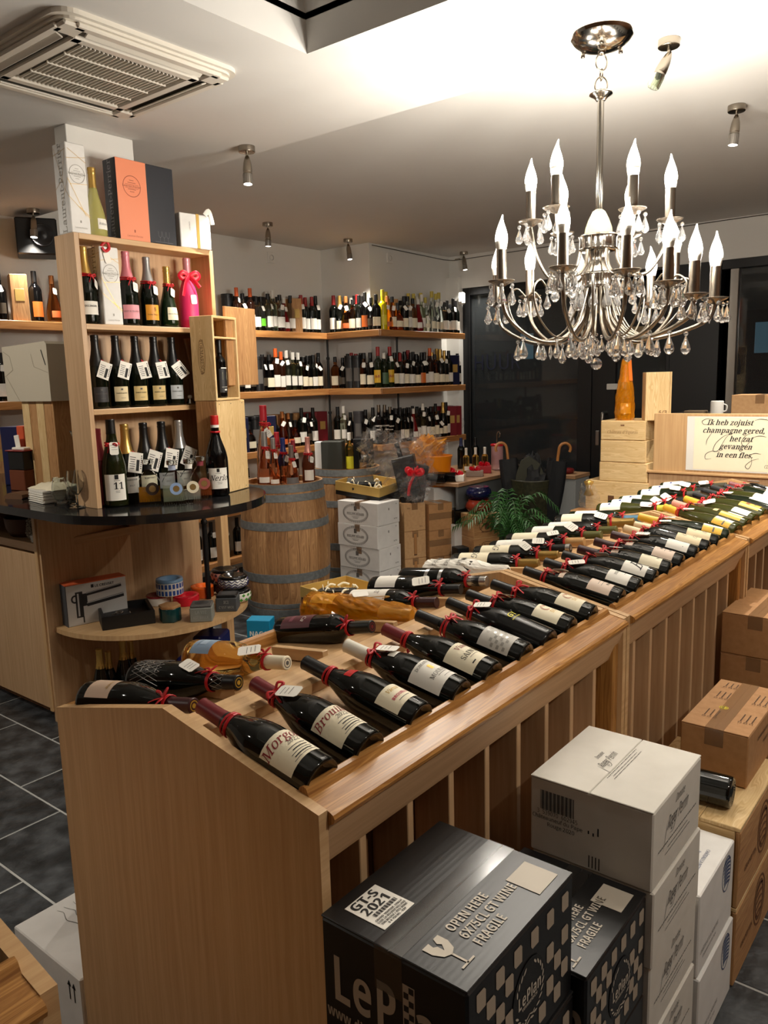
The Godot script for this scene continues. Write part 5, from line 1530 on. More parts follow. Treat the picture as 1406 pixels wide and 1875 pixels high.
	# glasses
	glass_cup("tasting_glass", "tulip tasting glass beside the napkins on the bar", Vector3(-3.17, Y, -1.755), pv([0.0, 0.0, 0.026, 0.0, 0.026, 0.006, 0.012, 0.012, 0.02, 0.02, 0.034, 0.045, 0.034, 0.06, 0.026, 0.10, 0.024, 0.115]))
	glass_cup("tumbler", "low thick-footed tumbler, between the tulip glass and the stemmed glass", Vector3(-3.085, Y, -1.775), pv([0.0, 0.0, 0.028, 0.0, 0.029, 0.012, 0.02, 0.018, 0.032, 0.03, 0.036, 0.05, 0.032, 0.07, 0.031, 0.078]))
	glass_cup("stemmed_glass", "stemmed wine glass in front of the unit's side panel", Vector3(-3.005, Y, -1.735), pv([0.0, 0.0, 0.034, 0.001, 0.032, 0.004, 0.006, 0.01, 0.004, 0.03, 0.004, 0.05, 0.012, 0.058, 0.03, 0.085, 0.034, 0.11, 0.030, 0.155]))
	glass_cup("decanter", "clear glass decanter with tall slender neck behind the glasses", Vector3(-3.17, Y, -1.86), pv([0.0, 0.0, 0.07, 0.0, 0.075, 0.012, 0.06, 0.05, 0.035, 0.10, 0.02, 0.15, 0.016, 0.22, 0.018, 0.27, 0.03, 0.30, 0.033, 0.305]), "decanter")
	# things farther left on the bar
	t = plain_box("gift_box", "dark blue box at the left edge on the bar", "box", Vector3(-4.02, Y, -2.05), 20, Vector3(0.17, 0.30, 0.12), paint(18, 24, 70, 0.4))
	t = plain_box("gift_box", "orange-red box beside the dark blue one on the bar", "box", Vector3(-3.86, Y, -2.02), 10, Vector3(0.05, 0.31, 0.14), paint(206, 84, 48, 0.5))
	t = plain_box("gift_box", "black box with small sign on reddish wooden foot on the bar", "box", Vector3(-3.80, Y, -1.93), 10, Vector3(0.11, 0.10, 0.09), paint(112, 56, 30, 0.5))
	put(t, "upper_box", bx(Vector3(0.11, 0.09, 0.085), 0.003), M.black, T(0, 0.146, 0))
	put(t, "flap", bx(Vector3(0.13, 0.006, 0.1), 0.002), paint(130, 34, 30, 0.5), T(0, 0.194, 0))
	t = plain_box("card_holder", "white price card leaning on the black box on the bar", "card", Vector3(-3.80, Y + 0.197, -1.93), 10, Vector3(0.09, 0.012, 0.05), M.paper)
	put(t, "card", bx(Vector3(0.035, 0.06, 0.004), 0.001), M.paper, TR(Vector3(-0.03, 0.04, 0), Vector3(0, 0, 8)))
	t = stand({"kind": "squat", "glass": M.glass_amber, "cap": M.gold, "from": 0.16, "style": "stopper", "lab": [[M.paper, 0.03, 0.075, 40, 0]]}, "round bottle of brown spirit behind the orange-red box on the bar", Vector3(-3.84, Y, -2.2), 40, 1.2)
	t = thing("barrel_ornament", "small barrel-shaped ornament with dark hoops behind the decanter", "ornament", Vector3(-3.09, Y, -1.85))
	put(t, "body", lathe(pv([0.0, 0.0, 0.028, 0.0, 0.034, 0.06, 0.036, 0.12, 0.034, 0.18, 0.028, 0.24, 0.028, 0.24, 0.0, 0.24]), 20), M.crate)
	for y in [0.05, 0.19]: put(t, "hoop", lathe(pv([0.034, y, 0.036, y + 0.002, 0.036, y + 0.012, 0.034, y + 0.014]), 20), M.hoop)
	# in the open niche: a basket and a checked cloth
	t = thing("wicker_basket", "small brown basket in the open niche under the bar top", "basket", Vector3(-3.78, 0.866, -1.93))
	put(t, "body", lathe(pv([0.0, 0.0, 0.10, 0.0, 0.12, 0.04, 0.125, 0.09, 0.118, 0.09, 0.11, 0.02, 0.0, 0.012]), 24), paint(84, 52, 28, 0.7))
	t = thing("checked_cloth", "crumpled checked cloth in the niche beside the basket", "cloth", Vector3(-3.60, 0.866, -1.90))
	put(t, "cloth", film_mesh(fine_profile([0.0, 0.0, 0.07, 0.0, 0.085, 0.04, 0.075, 0.09, 0.05, 0.13, 0.0, 0.15], 4), 41, 0.3), tri_mat(noise_texture(c8(40, 36, 34), c8(190, 176, 150), 0.06, 2, 77, 2.2, 256), 6.0, 0.8))
	t = thing("paper_fan", "few folded white papers at the niche's edge beside the end panel", "papers", Vector3(-3.535, 0.866, -1.82), 0)
	st = begin()
	for i in 6: box_to(st, Vector3(0.0, 0.004 + 0.006 * i, 0.002 * i), Vector3(0.045 - 0.004 * i, 0.003, 0.03), 0.0005)
	put(t, "sheet", st.commit(), M.paper)

func ashtray(label: String, at: Vector3, r: float, h: float, rim: Material, side: Material, deco := "") -> Node3D:
	var t := thing("ashtray", label, "ashtray", at)
	put(t, "body", lathe(pv([0.0, 0.0, r * 0.92, 0.0, r, 0.004, r, h * 0.8]), 28), side)
	put(t, "rim", lathe(pv([r, h * 0.8, r * 1.01, h * 0.85, r * 0.98, h, r * 0.72, h * 0.98, r * 0.6, h * 0.8, r * 0.3, h * 0.6, 0.0, h * 0.55]), 28), rim)
	return t

func build_end_shelf_goods() -> void:
	var Y := 0.46
	# boxed lever corkscrew
	var s := Vector3(0.29, 0.2, 0.085)
	var t := plain_box("corkscrew_box", "white and orange box with picture of a lever corkscrew", "box", Vector3(-3.425, Y, -2.02), 78, s, paint(206, 204, 200, 0.45))
	put(t, "orange_top", bx(Vector3(0.291, 0.004, 0.086), 0.0), paint(212, 96, 54, 0.5), T(0, 0.2005, 0))
	put(t, "grey_side", bx(Vector3(0.003, 0.199, 0.0855), 0.0), paint(70, 74, 78, 0.5), T(-0.1445, 0.1, 0))
	var st := begin()
	write_to(st, "◉ LE CREUSET", 0.017, front(s, 0.03, 0.078), "sansb")
	for l in [[-0.05, 0.045, 0.12, 0.062, 0.016], [-0.05, -0.005, 0.13, 0.012, 0.02]]:
		stroke_to(st, PackedVector2Array([Vector2(l[0], l[1]), Vector2(l[2], l[3])]), l[4], l[4], front(s))
	rect_to(st, Vector2(-0.085, -0.0), Vector2(0.034, 0.125), front(s))
	ring_to(st, Vector2(-0.105, 0.03), 0.018, 0.02, 0.008, front(s))
	rect_to(st, Vector2(-0.06, 0.02), Vector2(0.026, 0.06), front(s))
	rect_to(st, Vector2(-0.07, -0.075), Vector2(0.006, 0.03), front(s))
	put(t, "print", st.commit(), paint(44, 44, 46, 0.4))
	st = begin()
	for l in [[-0.05, 0.05, 0.12, 0.067, 0.003], [-0.05, 0.002, 0.13, 0.018, 0.004]]:
		stroke_to(st, PackedVector2Array([Vector2(l[0], l[1]), Vector2(l[2], l[3])]), l[4], l[4], front(s) * T(0, 0, 0.0004))
	rect_to(st, Vector2(-0.09, 0.0), Vector2(0.008, 0.11), front(s) * T(0, 0, 0.0004))
	put(t, "print", st.commit(), paint(190, 190, 190, 0.4))
	# black tray with a ring-like wine stop in it
	t = thing("black_tray", "square black presentation tray with small steel pieces, on the rounded shelf", "tray", Vector3(-3.285, Y, -2.095), 63)
	for b in [[-0.12, -0.105, -0.105, 0.105], [0.105, 0.12, -0.105, 0.105], [-0.12, 0.12, 0.105, 0.12], [-0.12, 0.12, -0.12, -0.105]]:
		put(t, "wall", span(Vector3(b[0], 0.0, b[2]), Vector3(b[1], 0.065, b[3]), 0.002), M.black)
	put(t, "floor_plate", span(Vector3(-0.105, 0.0, -0.105), Vector3(0.105, 0.036, 0.105), 0.001), paint(10, 10, 11, 0.5))
	st = begin()
	tube_to(st, ring_path(0.016, 0.05, 16), 0.004, 8)
	tube_to(st, PackedVector3Array([Vector3(-0.04, 0.042, 0.0), Vector3(-0.015, 0.045, 0.0)]), 0.004, 6)
	tube_to(st, PackedVector3Array([Vector3(0.05, 0.04, -0.02), Vector3(0.05, 0.04, 0.03)]), 0.004, 6)
	put(t, "steel_fitting", st.commit(), M.chrome, T(-0.03, 0, 0.02))
	t = thing("hexagonal_jar", "dark teal hexagonal jar with wooden lid on the rounded shelf", "jar", Vector3(-3.10, Y, -2.215), 10)
	put(t, "body", lathe(pv([0.0, 0.0, 0.05, 0.0, 0.053, 0.006, 0.053, 0.062, 0.05, 0.066]), 6), paint(14, 58, 60, 0.15))
	put(t, "lid", lathe(pv([0.05, 0.066, 0.053, 0.068, 0.053, 0.078, 0.051, 0.080, 0.051, 0.080, 0.0, 0.080]), 6), M.crate)
	for e in [[-2.985, -2.315, paint(134, 136, 128, 0.85), "LA VIE", "EST BELLE", "light grey concrete ashtray lettered LA VIE EST BELLE", 44.0], [-3.015, -2.50, paint(76, 78, 80, 0.85), "ICI", "C'EST MOI", "dark grey concrete ashtray lettered C'EST MOI beside the pole", 40.0]]:
		s = Vector3(0.105, 0.07, 0.10)
		t = plain_box("concrete_ashtray", e[5], "ashtray", Vector3(e[0], Y, e[1]), e[6], s, e[2], "", 0.004)
		put(t, "lid", bx(Vector3(0.1, 0.014, 0.095), 0.005), M.ink_grey if e[3] == "LA VIE" else M.black, T(0, 0.076, 0))
		put(t, "bowl", lathe(pv([0.034, 0.0833, 0.032, 0.0836, 0.024, 0.0834, 0.0, 0.0833]), 20), paint(60, 60, 60, 0.6))
		st = begin()
		write_to(st, e[3], 0.02, front(s, 0, 0.014), "sans")
		write_to(st, e[4], 0.016, front(s, 0, -0.012), "sans")
		put(t, "print", st.commit(), paint(170, 170, 164, 0.7))
	t = ashtray("light blue ashtray with blue and white striped side, stacked on the red ones", Vector3(-3.345, Y + 0.052, -2.40), 0.068, 0.085, paint(120, 156, 190, 0.25), M.paper)
	st = begin()
	for k in 22:
		for r in 2:
			patch_to(st, 0.0688, 0.006 + 0.034 * r, 0.034 + 0.034 * r - 0.004, k * 360.0 / 22, k * 360.0 / 22 + 10.5, 2)
	put(t, "stripes", st.commit(), paint(48, 84, 160, 0.3))
	ashtray("red ashtray with white side at the left under the striped one", Vector3(-3.40, Y, -2.365), 0.062, 0.05, paint(140, 40, 44, 0.25), M.paper)
	ashtray("bright red ashtray at the right under the striped one", Vector3(-3.275, Y, -2.445), 0.066, 0.05, paint(206, 24, 44, 0.2), paint(206, 24, 44, 0.3))
	ashtray("orange ashtray behind the bright red one", Vector3(-3.32, Y, -2.585), 0.06, 0.06, paint(228, 100, 30, 0.2), paint(220, 96, 34, 0.3))
	var pot := func(label: String, at: Vector3, m: Material) -> Node3D:
		var p := thing("ceramic_ashtray", label, "ashtray", at, 0.0, "painted round lidded ashtrays")
		put(p, "body", lathe(pv([0.0, 0.0, 0.05, 0.0, 0.07, 0.014, 0.078, 0.034, 0.072, 0.054]), 28), m)
		put(p, "lid", lathe(pv([0.072, 0.054, 0.074, 0.06, 0.068, 0.068, 0.05, 0.07, 0.036, 0.058, 0.0, 0.05]), 28), M.black_gloss)
		return p
	var deco := func(p: Node3D, style: int, m: Material) -> void:
		var s2 := begin()
		for k in 16:
			var a := k * 22.5
			if style == 0:
				for y in [0.02, 0.034, 0.048]:
					var arc := PackedVector3Array()
					for q in 3:
						var an := deg_to_rad(a + 11.25 * q)
						var yy: float = y + (0.005 if q == 1 else -0.005)
						var rr := 0.0715 + 0.0075 * sin((yy - 0.005) / 0.055 * PI)
						arc.append(Vector3(rr * sin(an), yy, rr * cos(an)))
					tube_to(s2, arc, 0.0022, 4)
			else:
				for y in [0.022, 0.044]:
					var an := deg_to_rad(a + (11.0 if y > 0.03 else 0.0))
					var xf := Transform3D(Basis(Vector3.UP, an), Vector3.ZERO) * T(0, y, 0.0775)
					poly_to(s2, pv([0.0, -0.009, 0.010, 0.0, 0.0, 0.009, -0.010, 0.0]), xf)
		put(p, "pattern", s2.commit(), m)
	var p1: Node3D = pot.call("white ceramic ashtray with green diamond pattern under the zigzag one", Vector3(-3.09, Y, -2.62), M.paper)
	deco.call(p1, 1, paint(70, 140, 50, 0.3))
	var p0: Node3D = pot.call("dark patterned ceramic ashtray under the pinkish one", Vector3(-3.26, Y, -2.71), paint(90, 50, 50, 0.3))
	deco.call(p0, 0, M.ink)
	var p2: Node3D = pot.call("ceramic ashtray with black and white zigzag side and black lid", Vector3(-3.12, Y + 0.066, -2.63), M.paper)
	deco.call(p2, 0, paint(40, 40, 90, 0.3))
	var p3: Node3D = pot.call("pinkish painted ceramic ashtray with black lid behind the pole", Vector3(-3.27, Y + 0.066, -2.705), paint(206, 140, 124, 0.35))
	deco.call(p3, 1, paint(60, 30, 40, 0.4))
	# floor of the end shelf: champagne and blue boxes
	for i in 4:
		stand({"kind": "champagne", "glass": M.glass_dark, "cap": M.gold, "from": 0.225, "style": "foil"}, "champagne bottle with gold foil low in the rounded shelf, %s" % ["nearest the cabinet side", "shortest in view", "third along", "nearest the blue boxes"][i], Vector3(-3.28 - 0.03 * (i % 2), 0.053, -1.935 - 0.062 * i), 60, [0.97, 0.86, 1.0, 0.92][i], "gold-foiled bottles low in the rounded shelf", 16)
	var blue := paint(22, 26, 84, 0.35)
	for e in [[-3.10, -2.10, 0.16, "nearest"], [-3.06, -2.32, 0.22, "middle"], [-3.16, -2.50, 0.26, "farthest"]]:
		plain_box("blue_box", "dark blue box low in the rounded shelf, %s of three" % e[3], "box", Vector3(e[0], 0.053, e[1]), 30, Vector3(0.15, e[2], 0.15), blue, "dark blue boxes low in the rounded shelf", 0.01)
	t = plain_box("blue_box", "dark blue box on the floor just past the bar's end", "box", Vector3(-3.08, 0.0, -2.98), 20, Vector3(0.2, 0.16, 0.16), blue, "", 0.008)
	t = plain_box("gift_box", "small turquoise box on the floor past the bar's end", "box", Vector3(-3.36, 0.0, -3.02), 30, Vector3(0.14, 0.22, 0.1), paint(10, 130, 170, 0.4))
	text_part(t, "NAGA", 0.04, front(Vector3(0.14, 0.22, 0.1), 0, 0.03), M.paper, "sansb")
	for i in 3:
		stand({"kind": "tall", "glass": M.glass_dark, "cap": paint(14, 92, 100, 0.35, 0.3), "from": 0.23}, "bottle with teal capsule on the floor past the bar's end, %s" % ["leftmost of three", "middle of three", "rightmost of three"][i], Vector3(-2.99 - 0.0 * i, 0.0, -3.13 - 0.075 * i), 40, [0.78, 0.78, 0.7][i], "teal-capped bottles on the floor", 14)

# ---------------------------------------------------------------- boxes round the nearest racks
func wavy(c: Color, rough: float, per_m: float) -> StandardMaterial3D:
	var im := Image.create(16, 16, false, Image.FORMAT_RGB8)
	for y in 16:
		for x in 16:
			var v := 0.5 + 0.5 * sin(TAU * y / 16.0)
			im.set_pixel(x, y, Color(v, v, v))
	var m := StandardMaterial3D.new()
	m.albedo_color = c
	m.roughness = rough
	m.uv1_scale = Vector3(per_m, per_m, 1)
	m.heightmap_enabled = true
	m.heightmap_texture = ImageTexture.create_from_image(im)
	m.heightmap_scale = 0.005
	return m

func checks_to(st: SurfaceTool, xf: Transform3D, cells: Array, w: float, h: float) -> void:
	for c in cells:
		var o := Vector2(c[0] * w, c[1] * h)
		poly_to(st, pv([o.x - w * 0.5, o.y - h * 0.32, o.x - w * 0.3, o.y - h * 0.5, o.x + w * 0.5, o.y - h * 0.5, o.x + w * 0.5, o.y + h * 0.32, o.x + w * 0.3, o.y + h * 0.5, o.x - w * 0.5, o.y + h * 0.5]), xf)

func laurel(t: Node3D, xf: Transform3D, r: float, light: Material, dark: Material) -> void:
	var st := begin()
	poly_to(st, ellipse(Vector2.ZERO, r, r * 1.12), xf)
	put(t, "emblem", st.commit(), dark)
	var up := xf * T(0, 0, 0.0006)
	st = begin()
	for k in 22:
		var a := deg_to_rad(-65.0 + 310.0 * k / 21.0 - 90.0)
		if absf(fmod(a + PI * 4.0, TAU) - PI * 0.5) < 0.3: continue
		var c := Vector2(cos(a), sin(a) * 1.1) * r * 0.84
		var d := Vector2(-sin(a), cos(a)) * (1.0 if cos(a) > 0 else -1.0) + Vector2(cos(a), sin(a)) * 0.5
		stroke_to(st, PackedVector2Array([c - d * r * 0.09, c + d * r * 0.11]), r * 0.02, r * 0.075, up)
	write_to(st, "LePlan", r * 0.58, up, "sansb", 0.0, 0.78)
	write_to(st, "VERMEERSCH", r * 0.15, up * T(0, -r * 0.3, 0), "sansb")
	for s in [-1.0, 1.0]: stroke_to(st, PackedVector2Array([Vector2(0, -r * 0.72), Vector2(s * r * 0.2, -r * 0.8), Vector2(s * r * 0.3, -r * 0.72)]), r * 0.03, r * 0.05, up)
	put(t, "emblem_print", st.commit(), light)

func leplan_box(label: String, at: Vector3, s: Vector3, sticker: bool) -> Node3D:
	var t := thing("wine_carton", label, "carton", at, 0.0, "black wine cartons with checked sides")
	var light := paint(196, 186, 170, 0.55)
	var tan := paint(170, 156, 138, 0.6)
	put(t, "body", bx(s - Vector3(0, 0.004, 0), 0.004), M.leplan, T(0, s.y / 2 - 0.002, 0))
	for q in [-1.0, 1.0]:
		put(t, "top_flap", bx(Vector3(s.x / 2 - 0.0015, 0.004, s.z), 0.0012, 0), M.leplan_top, T(q * (s.x / 4 + 0.0005), s.y - 0.002, 0))
	put(t, "tape", bx(Vector3(0.05, 0.0006, s.z), 0.0), M.tape, T(-0.002, s.y + 0.0004, 0))
	put(t, "tape", bx(Vector3(0.05, 0.07, 0.0006), 0.0), M.tape, T(-0.002, s.y - 0.036, s.z / 2 + 0.0005))
	var top := face(Vector3(0, s.y + 0.0012, 0), Vector3(0, 0, -1), Vector3(-1, 0, 0))   # x runs away from the reader, y towards the rack
	var st := begin()
	for l in [["OPEN HERE", -0.045], ["6X75CL GT WINE", -0.069], ["FRAGILE", -0.093]]:
		write_to(st, l[0], 0.023, top * T(-0.075, l[1], 0), "sansb", 0.0, 0.82, -1)
	# broken glass sign
	var g := top * T(-0.112, -0.072, 0)
	poly_to(st, pv([-0.019, 0.034, -0.019, 0.016, -0.012, 0.001, 0.0, -0.005, 0.012, 0.001, 0.019, 0.016, 0.019, 0.034, 0.008, 0.034, 0.003, 0.024, 0.007, 0.018, -0.001, 0.008, -0.001, 0.020, -0.006, 0.024, -0.004, 0.034]), g)
	rect_to(st, Vector2(0.0, -0.018), Vector2(0.0035, 0.028), g)
	rect_to(st, Vector2(0.0, -0.031), Vector2(0.03, 0.0035), g)
	put(t, "print", st.commit(), light)
	put(t, "blank_sticker", bx(Vector3(0.06, 0.0008, 0.062), 0.0), light, T(s.x / 2 - 0.047, s.y + 0.0008, -s.z / 2 + 0.052))
	if sticker:
		var lb := put(t, "sticker", bx(Vector3(0.078, 0.0008, 0.074), 0.0), M.paper, TR(Vector3(-s.x / 2 + 0.062, s.y + 0.0008, s.z / 2 - 0.066), Vector3(0, 0, 0)))
		var lf := face(Vector3(0, 0.0012, 0), Vector3(0, 0, -1), Vector3(-1, 0, 0))
		st = begin()
		write_to(st, "GT-S", 0.024, lf * T(-0.004, 0.027, 0), "sansb", 0.0, 1.15)
		write_to(st, "2021", 0.024, lf * T(0, 0.007, 0), "sansb", 0.0, 1.15)
		for k in 26: rect_to(st, Vector2(-0.024 + 0.0021 * k, -0.0085), Vector2(0.0006 + 0.0006 * ((k * 7) % 3), 0.008), lf)
		for l in [["GRAND TERROIR, SYRAH", -0.018], ["SUZE LA ROUSSE VILLAGE", -0.0235], ["VIN ROUGE / RED WINE", -0.029], ["6 X 750 ML - EXP", -0.0345]]:
			write_to(st, l[0], 0.0055, lf * T(0, l[1], 0), "sansb")
		put(lb, "print", st.commit(), M.ink)
	# front: LePlan
	st = begin()
	write_to(st, "LeP", 0.105, front(s, -0.050, 0.012), "sansb", 0.0, 0.70)
	write_to(st, "an", 0.105, front(s, 0.084, 0.012), "sansb", 0.0, 0.70)
	write_to(st, "www.dirkvermeersch.com", 0.026, front(s, 0.0, -0.048), "sansb", 0.0, 0.75)
	rect_to(st, Vector2(0.034, 0.025), Vector2(0.021, 0.086), front(s) * T(0, 0, -0.0002))
	put(t, "print", st.commit(), tan)
	st = begin()
	for i in 8:
		for k in 2:
			if (i + k) % 2 == 0: rect_to(st, Vector2(0.0295 + 0.009 * k, -0.0115 + 0.0104 * i), Vector2(0.0086, 0.0098), front(s))
	put(t, "print", st.commit(), M.black)
	# side: checks and the round emblem
	st = begin()
	for c in 11:
		for r in 3:
			var u := 0.905 - 0.08 * c
			var v := 0.16 + 0.27 * r + (0.135 if c % 2 == 1 else 0.0)
			if Vector2((u - 0.53) * s.z, (v - 0.54) * s.y).length() > 0.055 and not (c in [1, 3] and r == 0) and v < 0.93:
				checks_to(st, rightf(s, (u - 0.5) * s.z, (0.5 - v) * s.y), [[0, 0]], 0.0235, 0.030)
	put(t, "check_pattern", st.commit(), tan)
	laurel(t, rightf(s, 0.01, -0.008) * T(0, 0, 0.0004), 0.05, light, M.black)
	return t

func script_name(st: SurfaceTool, xf: Transform3D, k: float) -> void:
	write_to(st, "Domaine", 0.026 * k, xf * T(0.012 * k, 0.04 * k, 0), "sans", 0.75, 0.6)
	write_to(st, "Roger Perrin", 0.042 * k, xf, "sans", 0.75, 0.6)
	stroke_to(st, PackedVector2Array([Vector2(-0.075, 0.012) * k, Vector2(-0.085, -0.02) * k, Vector2(-0.10, -0.055) * k]), 0.0006 * k, 0.002 * k, xf)
	stroke_to(st, PackedVector2Array([Vector2(-0.085, -0.01) * k, Vector2(-0.02, -0.006) * k, Vector2(-0.035, -0.03) * k, Vector2(-0.06, -0.028) * k]), 0.0006 * k, 0.002 * k, xf)

func perrin_box(label: String, at: Vector3, s: Vector3, is_top: bool) -> void:
	var t := plain_box("wine_carton", label, "carton", at, 0.0, s, M.grey_box, "off-white cartons with handwritten name")
	var st := begin()
	var xf := rightf(s, 0.0, 0.012)
	script_name(st, xf * T(0, 0.012, 0), 0.85)
	for l in [[-0.025, 0.23, 0.0028], [-0.038, 0.12, 0.0022], [-0.048, 0.15, 0.002]]:
		for q in 24:
			rect_to(st, Vector2(-l[1] / 2 + l[1] * (q + 0.5) / 24.0, l[0]), Vector2(l[1] / 24.0 * (0.5 + 0.4 * ((q * 5) % 3) / 2.0), l[2]), xf)
	put(t, "print", st.commit(), M.ink_grey)
	if not is_top:
		return
	for q in [-1.0, 1.0]:
		put(t, "top_flap", bx(Vector3(s.x / 2 - 0.001, 0.003, s.z + 0.002), 0.0012, 0), M.grey_box, T(q * (s.x / 4 + 0.0002), s.y + 0.0015, 0))
	st = begin()
	var top := face(Vector3(0.0, s.y + 0.0036, 0.02), Vector3(0, 0, -1), Vector3(-1, 0, 0))
	script_name(st, top * T(0.03, 0.025, 0), 0.55)
	for l in [[-0.006, 0.16], [-0.013, 0.13], [-0.019, 0.15]]:
		for q in 22: rect_to(st, Vector2(0.03 - l[1] / 2 + l[1] * (q + 0.5) / 22.0, l[0]), Vector2(l[1] / 22.0 * (0.5 + 0.4 * ((q * 5) % 3) / 2.0), 0.0018), top)
	put(t, "print", st.commit(), M.ink_grey)
	st = begin()
	for k in 26: rect_to(st, Vector2(-0.105 + 0.0029 * k, 0.038), Vector2(0.0008 + 0.0008 * ((k * 7) % 3), 0.042), front(s))
	write_to(st, "3 539070 602945", 0.0125, front(s, -0.068, 0.011), "mono", 0.0, 0.8)
	write_to(st, "Châteauneuf du Pape", 0.0115, front(s, -0.068, -0.001), "sans")
	write_to(st, "Rouge 2020", 0.0115, front(s, -0.060, -0.014), "sans")
	for q in [[0.0, 0.0], [0.01, -0.002], [0.02, 0.006]]: rect_to(st, Vector2(q[0], q[1]), Vector2(0.003, 0.007 + 0.01 * (1 if q[0] > 0.015 else 0)), front(s))
	for k in 4: rect_to(st, Vector2(0.002 + 0.007 * k, -0.062), Vector2(0.0022, 0.026), front(s))
	put(t, "print", st.commit(), M.ink)

func carton(label: String, at: Vector3, turn: float, s: Vector3, m: Material, group := "", called := "wine_carton") -> Node3D:
	var t := plain_box(called, label, "carton", at, turn, s - Vector3(0, 0.003, 0), m, group)
	for q in [-1.0, 1.0]:
		put(t, "top_flap", bx(Vector3(s.x / 2 - 0.001, 0.003, s.z), 0.001, 0), m, T(q * (s.x / 4 + 0.0002), s.y - 0.0016, 0))
	put(t, "tape", bx(Vector3(0.05, 0.0005, s.z + 0.001), 0.0), M.brown_tape, T(0, s.y + 0.0003, 0))
	put(t, "tape", bx(Vector3(0.05, 0.05, 0.0005), 0.0), M.brown_tape, T(0, s.y - 0.026, s.z / 2 + 0.0003))
	return t

